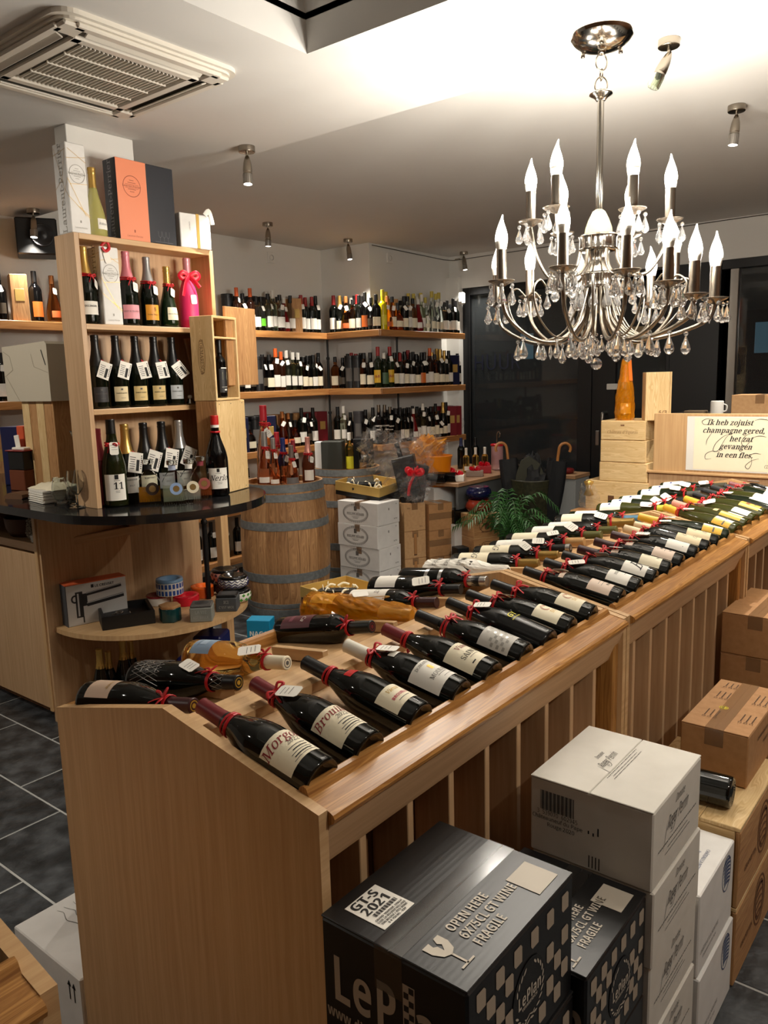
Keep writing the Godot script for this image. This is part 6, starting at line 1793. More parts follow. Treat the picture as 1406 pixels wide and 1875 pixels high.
func build_front_boxes() -> void:
	M.leplan = paint(14, 14, 15, 0.38)
	M.leplan_top = wavy(c8(26, 26, 27), 0.36, 95.0)
	M.tape = clear(c8(40, 40, 40), 0.25, 0.16)
	M.brown_tape = clear(c8(170, 130, 90), 0.4, 0.2)
	# black cartons
	var s := Vector3(0.262, 0.215, 0.318)
	leplan_box("black carton with GT-S 2021 sticker on top, topmost and nearest", Vector3(-0.633, 0.564, -0.934), s, true)
	leplan_box("black carton under the one with GT-S 2021 sticker", Vector3(-0.63, 0.348, -0.936), s, false)
	plain_box("wine_carton", "black carton at the very bottom under the GT-S 2021 stack", "carton", Vector3(-0.632, 0.0, -0.936), 0, Vector3(0.262, 0.347, 0.316), M.leplan)
	s = Vector3(0.262, 0.215, 0.27)
	leplan_box("black carton with checked side wedged between the nearest black and the off-white stack", Vector3(-0.61, 0.378, -1.235), s, false)
	plain_box("wine_carton", "black carton on the floor under the wedged checked one", "carton", Vector3(-0.61, 0.0, -1.235), 0, Vector3(0.262, 0.377, 0.27), M.leplan)
	# off-white stack
	s = Vector3(0.257, 0.164, 0.284)
	var words := ["off-white carton on top with barcode and Châteauneuf du Pape print", "off-white carton second from the top, signature on its side", "off-white carton third from the top, signature on its side", "off-white carton fourth from the top, signature on its side"]
	for i in 4:
		perrin_box(words[i], Vector3(-0.599 + 0.004 * (i % 2), 0.594 - 0.165 * i, -1.514 - 0.003 * (i % 3)), s, i == 0)
	plain_box("wine_carton", "off-white carton at the bottom of the signature stack", "carton", Vector3(-0.599, 0.0, -1.514), 0, Vector3(0.257, 0.098, 0.284), M.grey_box)
	# white cartons with blue print
	s = Vector3(0.28, 0.208, 0.275)
	for i in 2:
		var t := plain_box("wine_carton", "white carton with blue printed crest, %s of two past the off-white stack" % ["upper", "lower"][i], "carton", Vector3(-0.605 + 0.006 * i, 0.21 - 0.21 * i, -1.81), 0, s, M.white_box, "white cartons with blue crest")
		var st := begin()
		var xf := rightf(s, 0.075, 0.045)
		for k in 7: stroke_to(st, PackedVector2Array([Vector2(-0.03 + 0.002 * k, 0.03 - 0.01 * k), Vector2(0.0, 0.036 - 0.01 * k), Vector2(0.03, 0.028 - 0.01 * k)]), 0.003, 0.008, xf)
		ring_to(st, Vector2(0, 0), 0.036, 0.046, 0.003, xf)
		put(t, "crest", st.commit(), paint(70, 84, 120, 0.6))
		st = begin()
		write_to(st, "CHÂTEAU LA NERTHE", 0.013, rightf(s, -0.05, -0.05), "serif")
		write_to(st, "Châteauneuf-du-Pape", 0.01, rightf(s, -0.05, -0.068), "serif")
		put(t, "print", st.commit(), M.ink_grey)
		if i == 0:
			st = begin()
			var top := face(Vector3(0.09, s.y + 0.0008, 0.0), Vector3(0, 0, 1), Vector3(1, 0, 0))
			write_to(st, "CHÂTEAU LA NERTHE", 0.0115, top * T(0, 0.012, 0), "sans")
			write_to(st, "Route de Sorgues", 0.0095, top * T(0, -0.004, 0), "sans")
			write_to(st, "84230 Châteauneuf", 0.0095, top * T(0, -0.018, 0), "sans")
			put(t, "print", st.commit(), paint(70, 84, 130, 0.6))
	# wooden cases with a bottle and cartons on them
	s = Vector3(0.30, 0.221, 0.43)
	for i in 2:
		var t := thing("wine_crate", "pale wooden wine case with branded side, %s of two beside the white cartons" % ["upper", "lower"][i], "crate", Vector3(-0.605, 0.222 - 0.222 * i, -2.175), 0.0, "wooden wine cases on the floor")
		put(t, "side", bx(Vector3(0.012, s.y - 0.012, s.z), 0.002, 2), M.crate, T(s.x / 2 - 0.006, s.y / 2 - 0.006, 0))
		put(t, "side", bx(Vector3(0.012, s.y - 0.012, s.z), 0.002, 2), M.crate, T(-s.x / 2 + 0.006, s.y / 2 - 0.006, 0))
		put(t, "end_board", bx(Vector3(s.x - 0.026, s.y - 0.012, 0.016), 0.002, 0), M.pine, T(0, s.y / 2 - 0.006, s.z / 2 - 0.009))
		put(t, "end_board", bx(Vector3(s.x - 0.026, s.y - 0.012, 0.016), 0.002, 0), M.pine, T(0, s.y / 2 - 0.006, -s.z / 2 + 0.009))
		for k in 3: put(t, "lid_board", bx(Vector3(s.x / 3 - 0.0012, 0.011, s.z), 0.0015, 2), M.pine, T(-s.x / 3 + s.x / 3 * k, s.y - 0.0056, 0))
		var st := begin()
		var xf := rightf(s, 0.03, 0.0)
		ring_to(st, Vector2.ZERO, 0.06, 0.075, 0.006, xf)
		ring_to(st, Vector2.ZERO, 0.046, 0.06, 0.012, xf)
		for k in 5: stroke_to(st, PackedVector2Array([Vector2(-0.03, 0.04 - 0.02 * k), Vector2(0.0, 0.046 - 0.02 * k), Vector2(0.03, 0.04 - 0.02 * k)]), 0.004, 0.009, xf)
		write_to(st, "GRAND VIN", 0.02, xf * T(-0.13, -0.03, 0), "serifb")
		rect_to(st, Vector2(0.11, 0.02), Vector2(0.02, 0.03), xf)
		put(t, "brand", st.commit(), paint(110, 70, 40, 0.7))
	bottle({"kind": "burgundy", "glass": M.glass_dark, "cap": M.black, "from": 0.228}, "dark bottle lying on the wooden case behind the off-white stack", lying(Vector3(-0.50, 0.486, -2.05), Vector3(-0.80, 0.486, -2.03)))
	s = Vector3(0.18, 0.152, 0.385)
	var c := carton("brown carton with printed tick boxes and yellow sticker on top, on the wooden case", Vector3(-0.585, 0.445, -2.36), 0, s, M.carton)
	var st := begin()
	var top := face(Vector3(0, s.y + 0.001, 0), Vector3(0, 0, -1), Vector3(-1, 0, 0))
	for g in [[-0.12, 0.05, 0.05], [-0.11, -0.045, 0.055], [0.03, 0.06, 0.05], [0.04, -0.045, 0.075], [0.13, 0.06, 0.03]]:
		for k in 3:
			var y: float = g[1] - 0.015 * k
			for e in [[0.0, 0.004], [0.0, -0.004], [-0.004, 0.0], [0.004, 0.0]]:
				rect_to(st, Vector2(g[0] + e[0], y + e[1]), Vector2(0.009 if e[0] == 0.0 else 0.0012, 0.0012 if e[0] == 0.0 else 0.009), top)
			for q in 6: rect_to(st, Vector2(g[0] + 0.012 + g[2] * q / 6.0, y), Vector2(g[2] / 6.0 * 0.7, 0.0035), top)
	put(c, "print", st.commit(), paint(84, 60, 40, 0.7))
	st = begin(); poly_to(st, ellipse(Vector2(-0.035, 0.018), 0.013, 0.013), top * T(0, 0, 0.0002))
	var ys := put(c, "round_sticker", st.commit(), paint(206, 180, 30, 0.5))
	st = begin()
	ring_to(st, Vector2(-0.035, 0.018), 0.010, 0.010, 0.0012, top * T(0, 0, 0.0006)); rect_to(st, Vector2(-0.035, 0.018), Vector2(0.018, 0.002), top * T(0, 0, 0.0006)); rect_to(st, Vector2(-0.035, 0.0215), Vector2(0.012, 0.002), top * T(0, 0, 0.0006))
	put(ys, "print", st.commit(), M.ink)
	st = begin()
	for k in 2: write_to(st, ["CHAMPAGNE DE VIGNERON", "FRAGILE"][k], 0.014, rightf(s, 0.0, 0.03 - 0.03 * k), "sansb")
	put(c, "print", st.commit(), paint(84, 60, 40, 0.7))
	# cartons by the middle rack
	s = Vector3(0.23, 0.155, 0.40)
	for i in 2:
		carton("plain brown carton beside the middle rack, %s of the stack" % ["topmost", "second from the top"][i], Vector3(-0.675, 0.545 - 0.156 * i, -3.16), 0, s, M.carton, "plain brown cartons beside the middle rack")
	plain_box("wine_carton", "brown carton standing on the floor at the bottom of that stack", "carton", Vector3(-0.675, 0.0, -3.16), 0, Vector3(0.23, 0.388, 0.40), M.carton)
	# left of the nearest rack
	s = Vector3(0.30, 0.265, 0.32)
	var p := plain_box("wine_carton", "white carton lettered PÉREZ in the gap beside the nearest rack", "carton", Vector3(-1.69, 0.0, -0.95), 0, s, M.white_box)
	st = begin()
	top = face(Vector3(0, s.y + 0.001, 0), Vector3(-1, 0, 0), Vector3(0, 0, 1))
	write_to(st, "PÉREZ", 0.03, top * T(-0.02, -0.05, 0), "serif")
	stroke_to(st, PackedVector2Array([Vector2(-0.13, -0.02), Vector2(0.13, -0.02)]), 0.001, 0.001, top)
	for r in 3:
		var pts := PackedVector2Array()
		for k in 13: pts.append(Vector2(-0.1 + 0.018 * k, 0.015 + 0.022 * r + 0.006 * sin(k * 2.4 + r) * (1.0 if k % 3 else -1.6)))
		stroke_to(st, pts, 0.0008, 0.002, top)
	put(p, "print", st.commit(), M.ink_grey)
	st = begin()
	for k in 2:
		stroke_to(st, PackedVector2Array([Vector2(0.10 + 0.02 * k, 0.06), Vector2(0.10 + 0.02 * k, 0.1)]), 0.004, 0.004, front(s))
		poly_to(st, pv([0.092 + 0.02 * k, 0.095, 0.108 + 0.02 * k, 0.095, 0.10 + 0.02 * k, 0.11]), front(s))
	put(p, "arrows", st.commit(), M.ink)
	s = Vector3(0.13, 0.235, 0.13)
	p = plain_box("gift_box", "tall white gift box printed with green leaves, on the PÉREZ carton", "gift box", Vector3(-1.74, 0.266, -1.02), 8, s, M.white_box)
	st = begin()
	for k in 14:
		var o := Vector2(-0.05 + 0.033 * (k % 4), -0.1 + 0.016 * k)
		var d := Vector2(0.014, 0.008).rotated(k * 0.7)
		for xf in [front(s), leftf(s)]: stroke_to(st, PackedVector2Array([o - d, o + Vector2(d.y, -d.x) * 0.2, o + d]), 0.0005, 0.011, xf)
	stroke_to(st, PackedVector2Array([Vector2(-0.02, 0.05), Vector2(0.0, 0.03), Vector2(0.02, 0.0)]), 0.001, 0.012, topf(s))
	put(p, "leaf_print", st.commit(), paint(108, 108, 66, 0.6))

# ---------------------------------------------------------------- wall shelves and what stands on them
func small_kind(k: String) -> Dictionary:
	var black := paint(16, 15, 16, 0.38)
	var white := paint(226, 222, 212, 0.45)
	var red := paint(150, 28, 28, 0.4)
	var P: Material = M.paper
	var C: Material = M.cream
	var D: Material = M.glass_dark
	match k:
		"a": return {"n": "dark bottle, red capsule, white label", "kind": "bordeaux", "glass": D, "cap": red, "from": 0.225, "lab": [[P, 0.03, 0.12, 56, 0]]}
		"b": return {"n": "clear spirit bottle, white label", "kind": "spirit", "glass": M.glass_clear, "cap": black, "from": 0.235, "lab": [[P, 0.03, 0.11, 50, 0]]}
		"c": return {"n": "clear spirit bottle, bright green label", "kind": "spirit", "glass": M.glass_clear, "cap": black, "from": 0.235, "lab": [[paint(110, 210, 50, 0.5), 0.04, 0.10, 44, 0]]}
		"d": return {"n": "dark bottle, black cap, cream label", "kind": "spirit", "glass": M.glass_black, "cap": black, "from": 0.23, "lab": [[C, 0.03, 0.10, 52, 0]]}
		"e": return {"n": "amber whisky bottle, cream label", "kind": "spirit", "glass": M.glass_amber, "cap": black, "from": 0.23, "lab": [[C, 0.03, 0.11, 52, 0]]}
		"f": return {"n": "yellow liqueur bottle, yellow cap", "kind": "tall", "glass": paint(206, 184, 20, 0.15), "cap": paint(214, 190, 40, 0.4), "from": 0.27, "lab": [[paint(226, 210, 60, 0.5), 0.04, 0.12, 40, 0]]}
		"g": return {"n": "green whisky bottle, yellow label", "kind": "tall", "glass": M.glass_green, "cap": red, "from": 0.25, "lab": [[paint(214, 170, 40, 0.5), 0.04, 0.14, 50, 0]], "print": [["J&B", 0.026, 0.09, 0, "sansb", 0, red]]}
		"h": return {"n": "slender clear brandy bottle, yellow capsule", "kind": "flute", "glass": M.glass_clear, "cap": paint(196, 176, 70, 0.4), "from": 0.285, "lab": [[C, 0.03, 0.09, 40, 0]]}
		"j": return {"n": "dark bottle, orange capsule, white label", "kind": "tall", "glass": M.glass_brown, "cap": paint(214, 92, 30, 0.4), "from": 0.255, "lab": [[P, 0.03, 0.12, 50, 0]]}
		"k": return {"n": "dark bottle, black capsule, white label", "kind": "bordeaux", "glass": D, "cap": black, "from": 0.236, "lab": [[P, 0.03, 0.11, 52, 0]]}
		"l": return {"n": "dark sparkling bottle, gold foil", "kind": "champagne", "glass": D, "cap": M.gold, "from": 0.22, "style": "foil", "lab": [[C, 0.03, 0.10, 48, 0]]}
		"m": return {"n": "round brown rum bottle, pale label", "kind": "squat", "glass": M.glass_amber, "cap": black, "from": 0.17, "style": "stopper", "lab": [[C, 0.03, 0.08, 46, 0]]}
		"p": return {"n": "dark green bottle, green label", "kind": "spirit", "glass": M.glass_green, "cap": white, "from": 0.23, "lab": [[paint(70, 100, 70, 0.5), 0.03, 0.12, 52, 0]]}
		"q": return {"n": "pale green bottle, silver cap", "kind": "tall", "glass": M.glass_pale, "cap": white, "from": 0.26, "lab": [[P, 0.04, 0.12, 46, 0]]}
		"r": return {"n": "dark bottle, orange label", "kind": "bordeaux", "glass": M.glass_black, "cap": black, "from": 0.236, "lab": [[paint(214, 110, 40, 0.5), 0.03, 0.12, 50, 0]]}
		"s": return {"n": "red liqueur bottle, white cap", "kind": "bell", "glass": paint(110, 12, 14, 0.08), "cap": white, "from": 0.24, "lab": [[P, 0.03, 0.08, 40, 0]]}
		"t": return {"n": "black bottle without pale label", "kind": "spirit", "glass": M.glass_black, "cap": black, "from": 0.23, "lab": [[paint(70, 60, 46, 0.5), 0.04, 0.1, 46, 0]]}
		"u": return {"n": "amber bottle, copper cap, orange seal", "kind": "bell", "glass": M.glass_amber, "cap": paint(178, 112, 60, 0.35, 0.5), "from": 0.235, "lab": [[paint(196, 92, 40, 0.5), 0.03, 0.07, 40, 0]]}
		"v": return {"n": "low round clear flask, glass stopper", "kind": "squat", "glass": M.glass_clear, "cap": M.glass_clear, "from": 0.175, "style": "stopper", "lab": [[C, 0.035, 0.07, 30, 0]]}
		"w": return {"n": "dark port bottle, white printed letters", "kind": "tall", "glass": M.glass_black, "cap": M.nickel, "from": 0.26, "print": [["COMPARE", 0.016, 0.15, 0, "sansb", 0, P]], "dash": [[0.12, 0.006, 30, 0, P]]}
	return {}

var goods_count := {}
func ordinal(i: int) -> String:
	return ["first", "second", "third", "fourth", "fifth", "sixth", "seventh", "eighth", "ninth", "tenth", "eleventh", "twelfth", "thirteenth", "fourteenth", "fifteenth", "sixteenth", "seventeenth", "eighteenth"][mini(i, 17)]

# a row of goods from a to b on a board; a letter is a bottle, a digit a box or tin
func shelf_row(codes: String, a: Vector3, b: Vector3, turn: float, where: String, group: String, tags := 3) -> void:
	var n := codes.length()
	var tally := {}
	for i in n:
		var k := codes[i]
		if k == " ": continue
		var p := a.lerp(b, (i + 0.5) / n)
		var j := rng.randf_range(-0.012, 0.012)
		if absf(turn) > 45: p.x += j
		else: p.z += j
		tally[k] = tally.get(k, -1) + 1
		var nth: String = ordinal(i)
		if k in "123456":
			var c: Array = [[paint(20, 20, 22, 0.4), "black gift tin"], [paint(18, 24, 60, 0.4), "dark blue gift box"], [paint(120, 22, 34, 0.45), "dark red gift box"], [paint(60, 58, 60, 0.35), "dark grey tube"], [M.white_box, "white gift box"], [M.crate, "brown wooden gift box"]][int(k) - 1]
			var t := thing("gift_box", "%s, %s %s" % [c[1], nth, where], "gift box", p, turn + rng.randf_range(-8, 8), group)
			if k in "14":
				put(t, "tube", lathe(pv([0.0, 0.0, 0.043, 0.0, 0.045, 0.004, 0.045, 0.245, 0.045, 0.245, 0.047, 0.247, 0.047, 0.27, 0.045, 0.272, 0.045, 0.272, 0.0, 0.272]), 16), c[0])
				put(t, "label", patch(0.0456, 0.06, 0.17, -40, 40, 6), M.ink_grey)
			else:
				put(t, "body", bx(Vector3(0.095, 0.27, 0.09), 0.003), c[0], T(0, 0.135, 0))
				put(t, "label", bx(Vector3(0.05, 0.07, 0.002), 0.0005), M.gold_card if k != "5" else M.ink_grey, T(0, 0.15, 0.0455))
			continue
		var o := small_kind(k)
		var s := rng.randf_range(0.94, 1.05)
		var t2 := bottle(o, "%s, %s %s" % [o.n, nth, where], Transform3D(Basis(Vector3.UP, deg_to_rad(turn + rng.randf_range(-16, 16))).scaled(Vector3.ONE * s), p), group, 14)
		if (i * 7 + n) % 10 < tags * 2:
			var top := shape_top(o.kind)
			var y := top - 0.095
			put(t2, "price_tag", tag_mesh(), M.paper, Transform3D(Basis(Vector3.UP, deg_to_rad(rng.randf_range(-30, 30))) * Basis(Vector3.BACK, deg_to_rad(rng.randf_range(-40, 40))) * Basis(Vector3.RIGHT, -0.3), Vector3(0.004, y, shape_radius(o.kind, y) + 0.008)))

func build_wall_shelves() -> void:
	var ys := [1.973, 1.505, 1.04, 0.62, 0.24]
	var names := ["top", "second", "third", "fourth", "lowest"]
	for i in 5:
		var t := thing("wall_shelf", "oak wall shelf running round the left walls, %s from above" % ["topmost", "second", "third", "fourth", "lowest"][i], "shelf", Vector3(-4.65, ys[i] - 0.052, -5.1), 0.0, "oak shelves on the left walls")
		put(t, "board", span(Vector3(-0.249, 0.012, -0.229), Vector3(-0.02, 0.052, 3.3), 0.001, 2), M.shelf)
		put(t, "lip", span(Vector3(-0.02, 0.0, -0.02), Vector3(0.0, 0.052, 3.3), 0.003, 2), M.shelf)
		put(t, "board", span(Vector3(-0.02, 0.012, -0.229), Vector3(0.55, 0.052, -0.02), 0.001, 0), M.shelf)
		put(t, "lip", span(Vector3(0.0, 0.0, -0.02), Vector3(0.57, 0.052, 0.0), 0.003, 0), M.shelf)
		put(t, "board", span(Vector3(0.301, 0.012, -1.28), Vector3(0.55, 0.052, -0.02), 0.001, 2), M.shelf)
		put(t, "lip", span(Vector3(0.55, 0.0, -1.28), Vector3(0.57, 0.052, -0.02), 0.003, 2), M.shelf)
		for p in [[-0.06, -0.07], [0.48, -0.35], [-0.06, 2.3]]:
			if i > 0:
				var below: float = ys[i] - 0.052
				put(t, "post", lathe(pv([0.011, 0.052, 0.011, 0.30, 0.015, 0.302, 0.015, 0.32, 0.009, 0.322, 0.009, ys[i - 1] - below - 0.054, 0.03, ys[i - 1] - below - 0.052]), 10), M.black, T(p[0], 0, p[1]))
	# top shelf
	var A := -4.73
	var F := [-4.83, -4.72]
	var grp := "bottles and boxes on the top wall shelf"
	shelf_row("1td11b", Vector3(-4.8, 1.973, -4.1), Vector3(-4.8, 1.973, -4.62), 80, "on the top shelf beside the pine box", grp, 1)
	shelf_row("jbjbcbqbsb6aaak", Vector3(-4.71, 1.973, -4.14), Vector3(-4.71, 1.973, -5.08), 72, "from the pine box, top shelf front row", grp)
	shelf_row("b1qbb6k1aaek", Vector3(-4.82, 1.973, -4.42), Vector3(-4.82, 1.973, -5.2), 70, "along the left wall, top shelf back row", grp, 1)
	shelf_row("aluekrtd", Vector3(-4.65, 1.973, -5.17), Vector3(-4.12, 1.973, -5.17), 35, "past the inner corner, top shelf front row", grp)
	shelf_row("kttpkak", Vector3(-4.66, 1.973, -5.27), Vector3(-4.38, 1.973, -5.27), 35, "past the inner corner, top shelf back row", grp, 1)
	shelf_row("fuemdbesqvhhhbkkk", Vector3(-4.14, 1.973, -5.2), Vector3(-4.14, 1.973, -6.36), 62, "past the outer corner, top shelf front row", grp)
	shelf_row("f6pbbhhqhhqbtk1", Vector3(-4.26, 1.973, -5.4), Vector3(-4.26, 1.973, -6.36), 62, "past the outer corner, top shelf back row", grp, 1)
	# second shelf
	grp = "bottles and boxes on the second wall shelf"
	shelf_row("tkt1tdjjqqqedke", Vector3(-4.71, 1.505, -4.12), Vector3(-4.71, 1.505, -5.08), 72, "from the pine box, second shelf front row", grp, 4)
	shelf_row("11t1t44q11kk", Vector3(-4.82, 1.505, -4.2), Vector3(-4.82, 1.505, -5.2), 70, "along the left wall, second shelf back row", grp, 1)
	shelf_row("et11edg", Vector3(-4.66, 1.505, -5.17), Vector3(-4.12, 1.505, -5.17), 35, "past the inner corner, second shelf front row", grp)
	shelf_row("kaak", Vector3(-4.6, 1.505, -5.27), Vector3(-4.4, 1.505, -5.27), 35, "past the inner corner, second shelf back row", grp, 1)
	shelf_row("pgeaekdrkjellk2k", Vector3(-4.14, 1.505, -5.2), Vector3(-4.14, 1.505, -6.36), 62, "past the outer corner, second shelf front row", grp)
	shelf_row("t4kkakt55ll21", Vector3(-4.26, 1.505, -5.4), Vector3(-4.26, 1.505, -6.36), 62, "past the outer corner, second shelf back row", grp, 1)
	# third shelf
	grp = "bottles and boxes on the third wall shelf"
	shelf_row("2m1t2tuumktk", Vector3(-4.71, 1.04, -4.1), Vector3(-4.71, 1.04, -5.0), 72, "from the bar, third shelf front row", grp)
	shelf_row("21216646333", Vector3(-4.82, 1.04, -4.1), Vector3(-4.82, 1.04, -5.2), 70, "along the left wall, third shelf back row", grp, 1)
	shelf_row("kqt4tkw", Vector3(-4.66, 1.04, -5.17), Vector3(-4.12, 1.04, -5.17), 35, "past the inner corner, third shelf front row", grp)
	shelf_row("wwtkdtsbqbdemlk33", Vector3(-4.14, 1.04, -5.2), Vector3(-4.14, 1.04, -6.30), 62, "past the outer corner, third shelf front row", grp)
	shelf_row("1tt4tktdbtk333", Vector3(-4.26, 1.04, -5.4), Vector3(-4.26, 1.04, -6.36), 62, "past the outer corner, third shelf back row", grp, 1)
	# lower shelves, seen between the bar and the barrel
	grp = "goods on the low wall shelves"
	shelf_row("pp5m2kt", Vector3(-4.74, 0.62, -3.5), Vector3(-4.74, 0.62, -4.4), 72, "on the fourth shelf beside the barrel", grp)
	shelf_row("kktkqk", Vector3(-4.74, 0.24, -3.6), Vector3(-4.74, 0.24, -4.4), 72, "on the lowest shelf beside the barrel", grp)
	# far left, past the bar
	grp = "bottles on the wall shelves behind the bar"
	shelf_row("kt6ru1", Vector3(-4.72, 1.973, -2.2), Vector3(-4.72, 1.973, -2.85), 70, "on the top shelf at the far left", grp)
	shelf_row("tkt", Vector3(-4.72, 1.505, -2.15), Vector3(-4.72, 1.505, -2.5), 70, "on the second shelf at the far left", grp)
	shelf_row("63", Vector3(-4.72, 1.04, -2.2), Vector3(-4.72, 1.04, -2.5), 70, "on the third shelf at the far left", grp)
	var g := thing("brandy_glass", "balloon glass at the far end of the third shelf", "glass", Vector3(-4.12, 1.04, -6.34))
	put(g, "body", lathe(pv([0.0, 0.0, 0.032, 0.001, 0.03, 0.004, 0.004, 0.01, 0.004, 0.05, 0.02, 0.06, 0.042, 0.09, 0.044, 0.115, 0.03, 0.15]), 18), M.thin)

# ---------------------------------------------------------------- barrels, stacks of boxes, plant and table
func barrel(label: String, at: Vector3, h: float) -> Node3D:
	var t := thing("wine_barrel", label, "barrel", at, 0.0, "old oak wine barrels")
	var prof := func(y: float) -> float: return 0.272 + 0.038 * sin(PI * clampf(y / h, 0.0, 1.0))
	var n := 26
	var rows := []
	for w in 2:
		rows.clear()
		for i in 11:
			var y := h * i / 10.0
			var row := PackedVector3Array()
			for k in 5:
				var a := TAU / n * (lerpf(-0.49, 0.49, k / 4.0))
				var r: float = prof.call(y) - (0.002 if k in [0, 4] else 0.0)
				row.append(Vector3(r * sin(a), y, r * cos(a)))
			rows.append(row)
		var st := begin()
		sheet_to(st, rows, Vector2(0.12, 0.9))
		var inner := []
		for row in rows:
			var q := PackedVector3Array()
			for p in row: q.append(Vector3(p.x * 0.9, p.y, p.z * 0.9))
			inner.append(PackedVector3Array([row[4], q[4], q[0], row[0]]))
		sheet_to(st, inner)
		meshes["stave%d" % w] = st.commit()
	for k in n:
		put(t, "stave", meshes["stave%d" % (k % 2)], [M.barrel, M.barrel2, M.barrel3][(k * 5 + k / 3) % 3], Transform3D(Basis(Vector3.UP, TAU * k / n), Vector3.ZERO))
	for e in [[0.0, 0.055], [0.06, 0.095], [0.245, 0.305], [0.60, 0.655], [0.79, 0.84], [0.85, 0.905]]:
		var y0: float = e[0] * h / 0.905
		var y1: float = e[1] * h / 0.905
		var r0: float = prof.call(y0) + 0.002
		var r1: float = prof.call(y1) + 0.002
		put(t, "hoop", lathe(pv([r0 - 0.002, y0, r0, y0 + 0.001, r0, y0 + 0.001, (r0 + r1) / 2 + 0.0008, (y0 + y1) / 2, r1, y1 - 0.001, r1, y1 - 0.001, r1 - 0.004, y1]), 48), M.hoop)
	var st := begin()
	for k in 6:
		var x0 := -0.25 + 0.0835 * k
		box_to(st, Vector3(x0 + 0.0417, 0, 0), Vector3(0.082, 0.02, 2.0 * sqrt(maxf(0.0, 0.255 * 0.255 - pow(absf(x0 + 0.0417) + 0.03, 2.0))) + 0.03), 0.002, 2)
	put(t, "head", st.commit(), M.barrel2, T(0, h - 0.045, 0))
	put(t, "rim", lathe(pv([0.252, h - 0.05, 0.255, h - 0.001, 0.274, h + 0.001]), 40), M.barrel3)
	return t

func gold_tray(label: String, at: Vector3, e: Vector3, s: Vector3, black_h: float) -> void:
	var t := thing("gift_tray", label, "gift box", at, 0.0, "open gold gift boxes")
	t.basis = Basis.from_euler(e * PI / 180.0)
	put(t, "black_base", bx(Vector3(s.x * 0.985, black_h, s.z * 0.985), 0.002), M.black, T(0, black_h / 2, 0))
	var y := black_h
	put(t, "bottom", bx(Vector3(s.x, 0.004, s.z), 0.0), M.gold_card, T(0, y + 0.002, 0))
	for q in [-1.0, 1.0]:
		put(t, "wall", bx(Vector3(0.005, s.y, s.z), 0.001), M.gold_card, T(q * (s.x / 2 - 0.0025), y + s.y / 2, 0))
		put(t, "wall", bx(Vector3(s.x - 0.01, s.y, 0.005), 0.001), M.gold_card, T(0, y + s.y / 2, q * (s.z / 2 - 0.0025)))
	var st := begin()
	var r2 := RandomNumberGenerator.new(); r2.seed = 5
	for k in 26:
		var c := Vector3(r2.randf_range(-0.42, 0.42) * s.x, y + r2.randf_range(0.01, s.y * 0.9), r2.randf_range(-0.42, 0.42) * s.z)
		var d := Vector3(r2.randf_range(-1, 1), r2.randf_range(-0.3, 0.6), r2.randf_range(-1, 1)) * 0.03
		tube_to(st, curve(PackedVector3Array([c - d, c + Vector3(0, 0.015, 0), c + d]), 3), 0.003, 4, 3.0)
	put(t, "paper_shreds", st.commit(), M.cream)
	put(t, "black_card", bx(Vector3(s.x * 0.62, 0.004, s.z * 0.22), 0.001), M.black, TR(Vector3(-0.02, y + s.y * 0.72, 0.03), Vector3(0, 28, 4)))
	for q in 2:
		put(t, "small_bottle", body_mesh("bordeaux", 12), M.glass_black, Transform3D(Basis.from_euler(Vector3(0.05, deg_to_rad(35.0 + 20 * q), PI / 2)).scaled(Vector3.ONE * 0.7), Vector3(0.08, y + 0.03, -0.05 + 0.06 * q)))

func crumpled(sd: int, size: Vector3, rough: float, n := 22) -> ArrayMesh:
	var nz := FastNoiseLite.new(); nz.seed = sd; nz.frequency = 1.0
	var rows := []
	for i in n:
		var row := PackedVector3Array()
		for k in n:
			var a := TAU * (k % (n - 1)) / (n - 1)
			var e := PI * i / (n - 1)
			var d := Vector3(sin(e) * sin(a), -cos(e), sin(e) * cos(a))
			var r := 1.0 + rough * nz.get_noise_3dv(d * 2.5) + rough * 0.8 * nz.get_noise_3dv(d * 6.0 + Vector3.ONE)
			row.append(d * size * 0.5 * r + Vector3(0, size.y / 2, 0))
		rows.append(row)
	var st := begin()
	sheet_to(st, rows, Vector2.ONE, true)
	return st.commit()

func bow_to(st: SurfaceTool, c: Vector3, s: float) -> void:
	for k in 7:
		var a := TAU * k / 7.0
		var d := Vector3(cos(a), 0.35 + 0.25 * (k % 2), sin(a)) * s
		tube_to(st, curve(PackedVector3Array([c, c + d * 0.9 + Vector3(0, s * 0.3, 0), c + d * 1.1 - Vector3(0, s * 0.25, 0), c]), 4), s * 0.09, 5, 3.2)

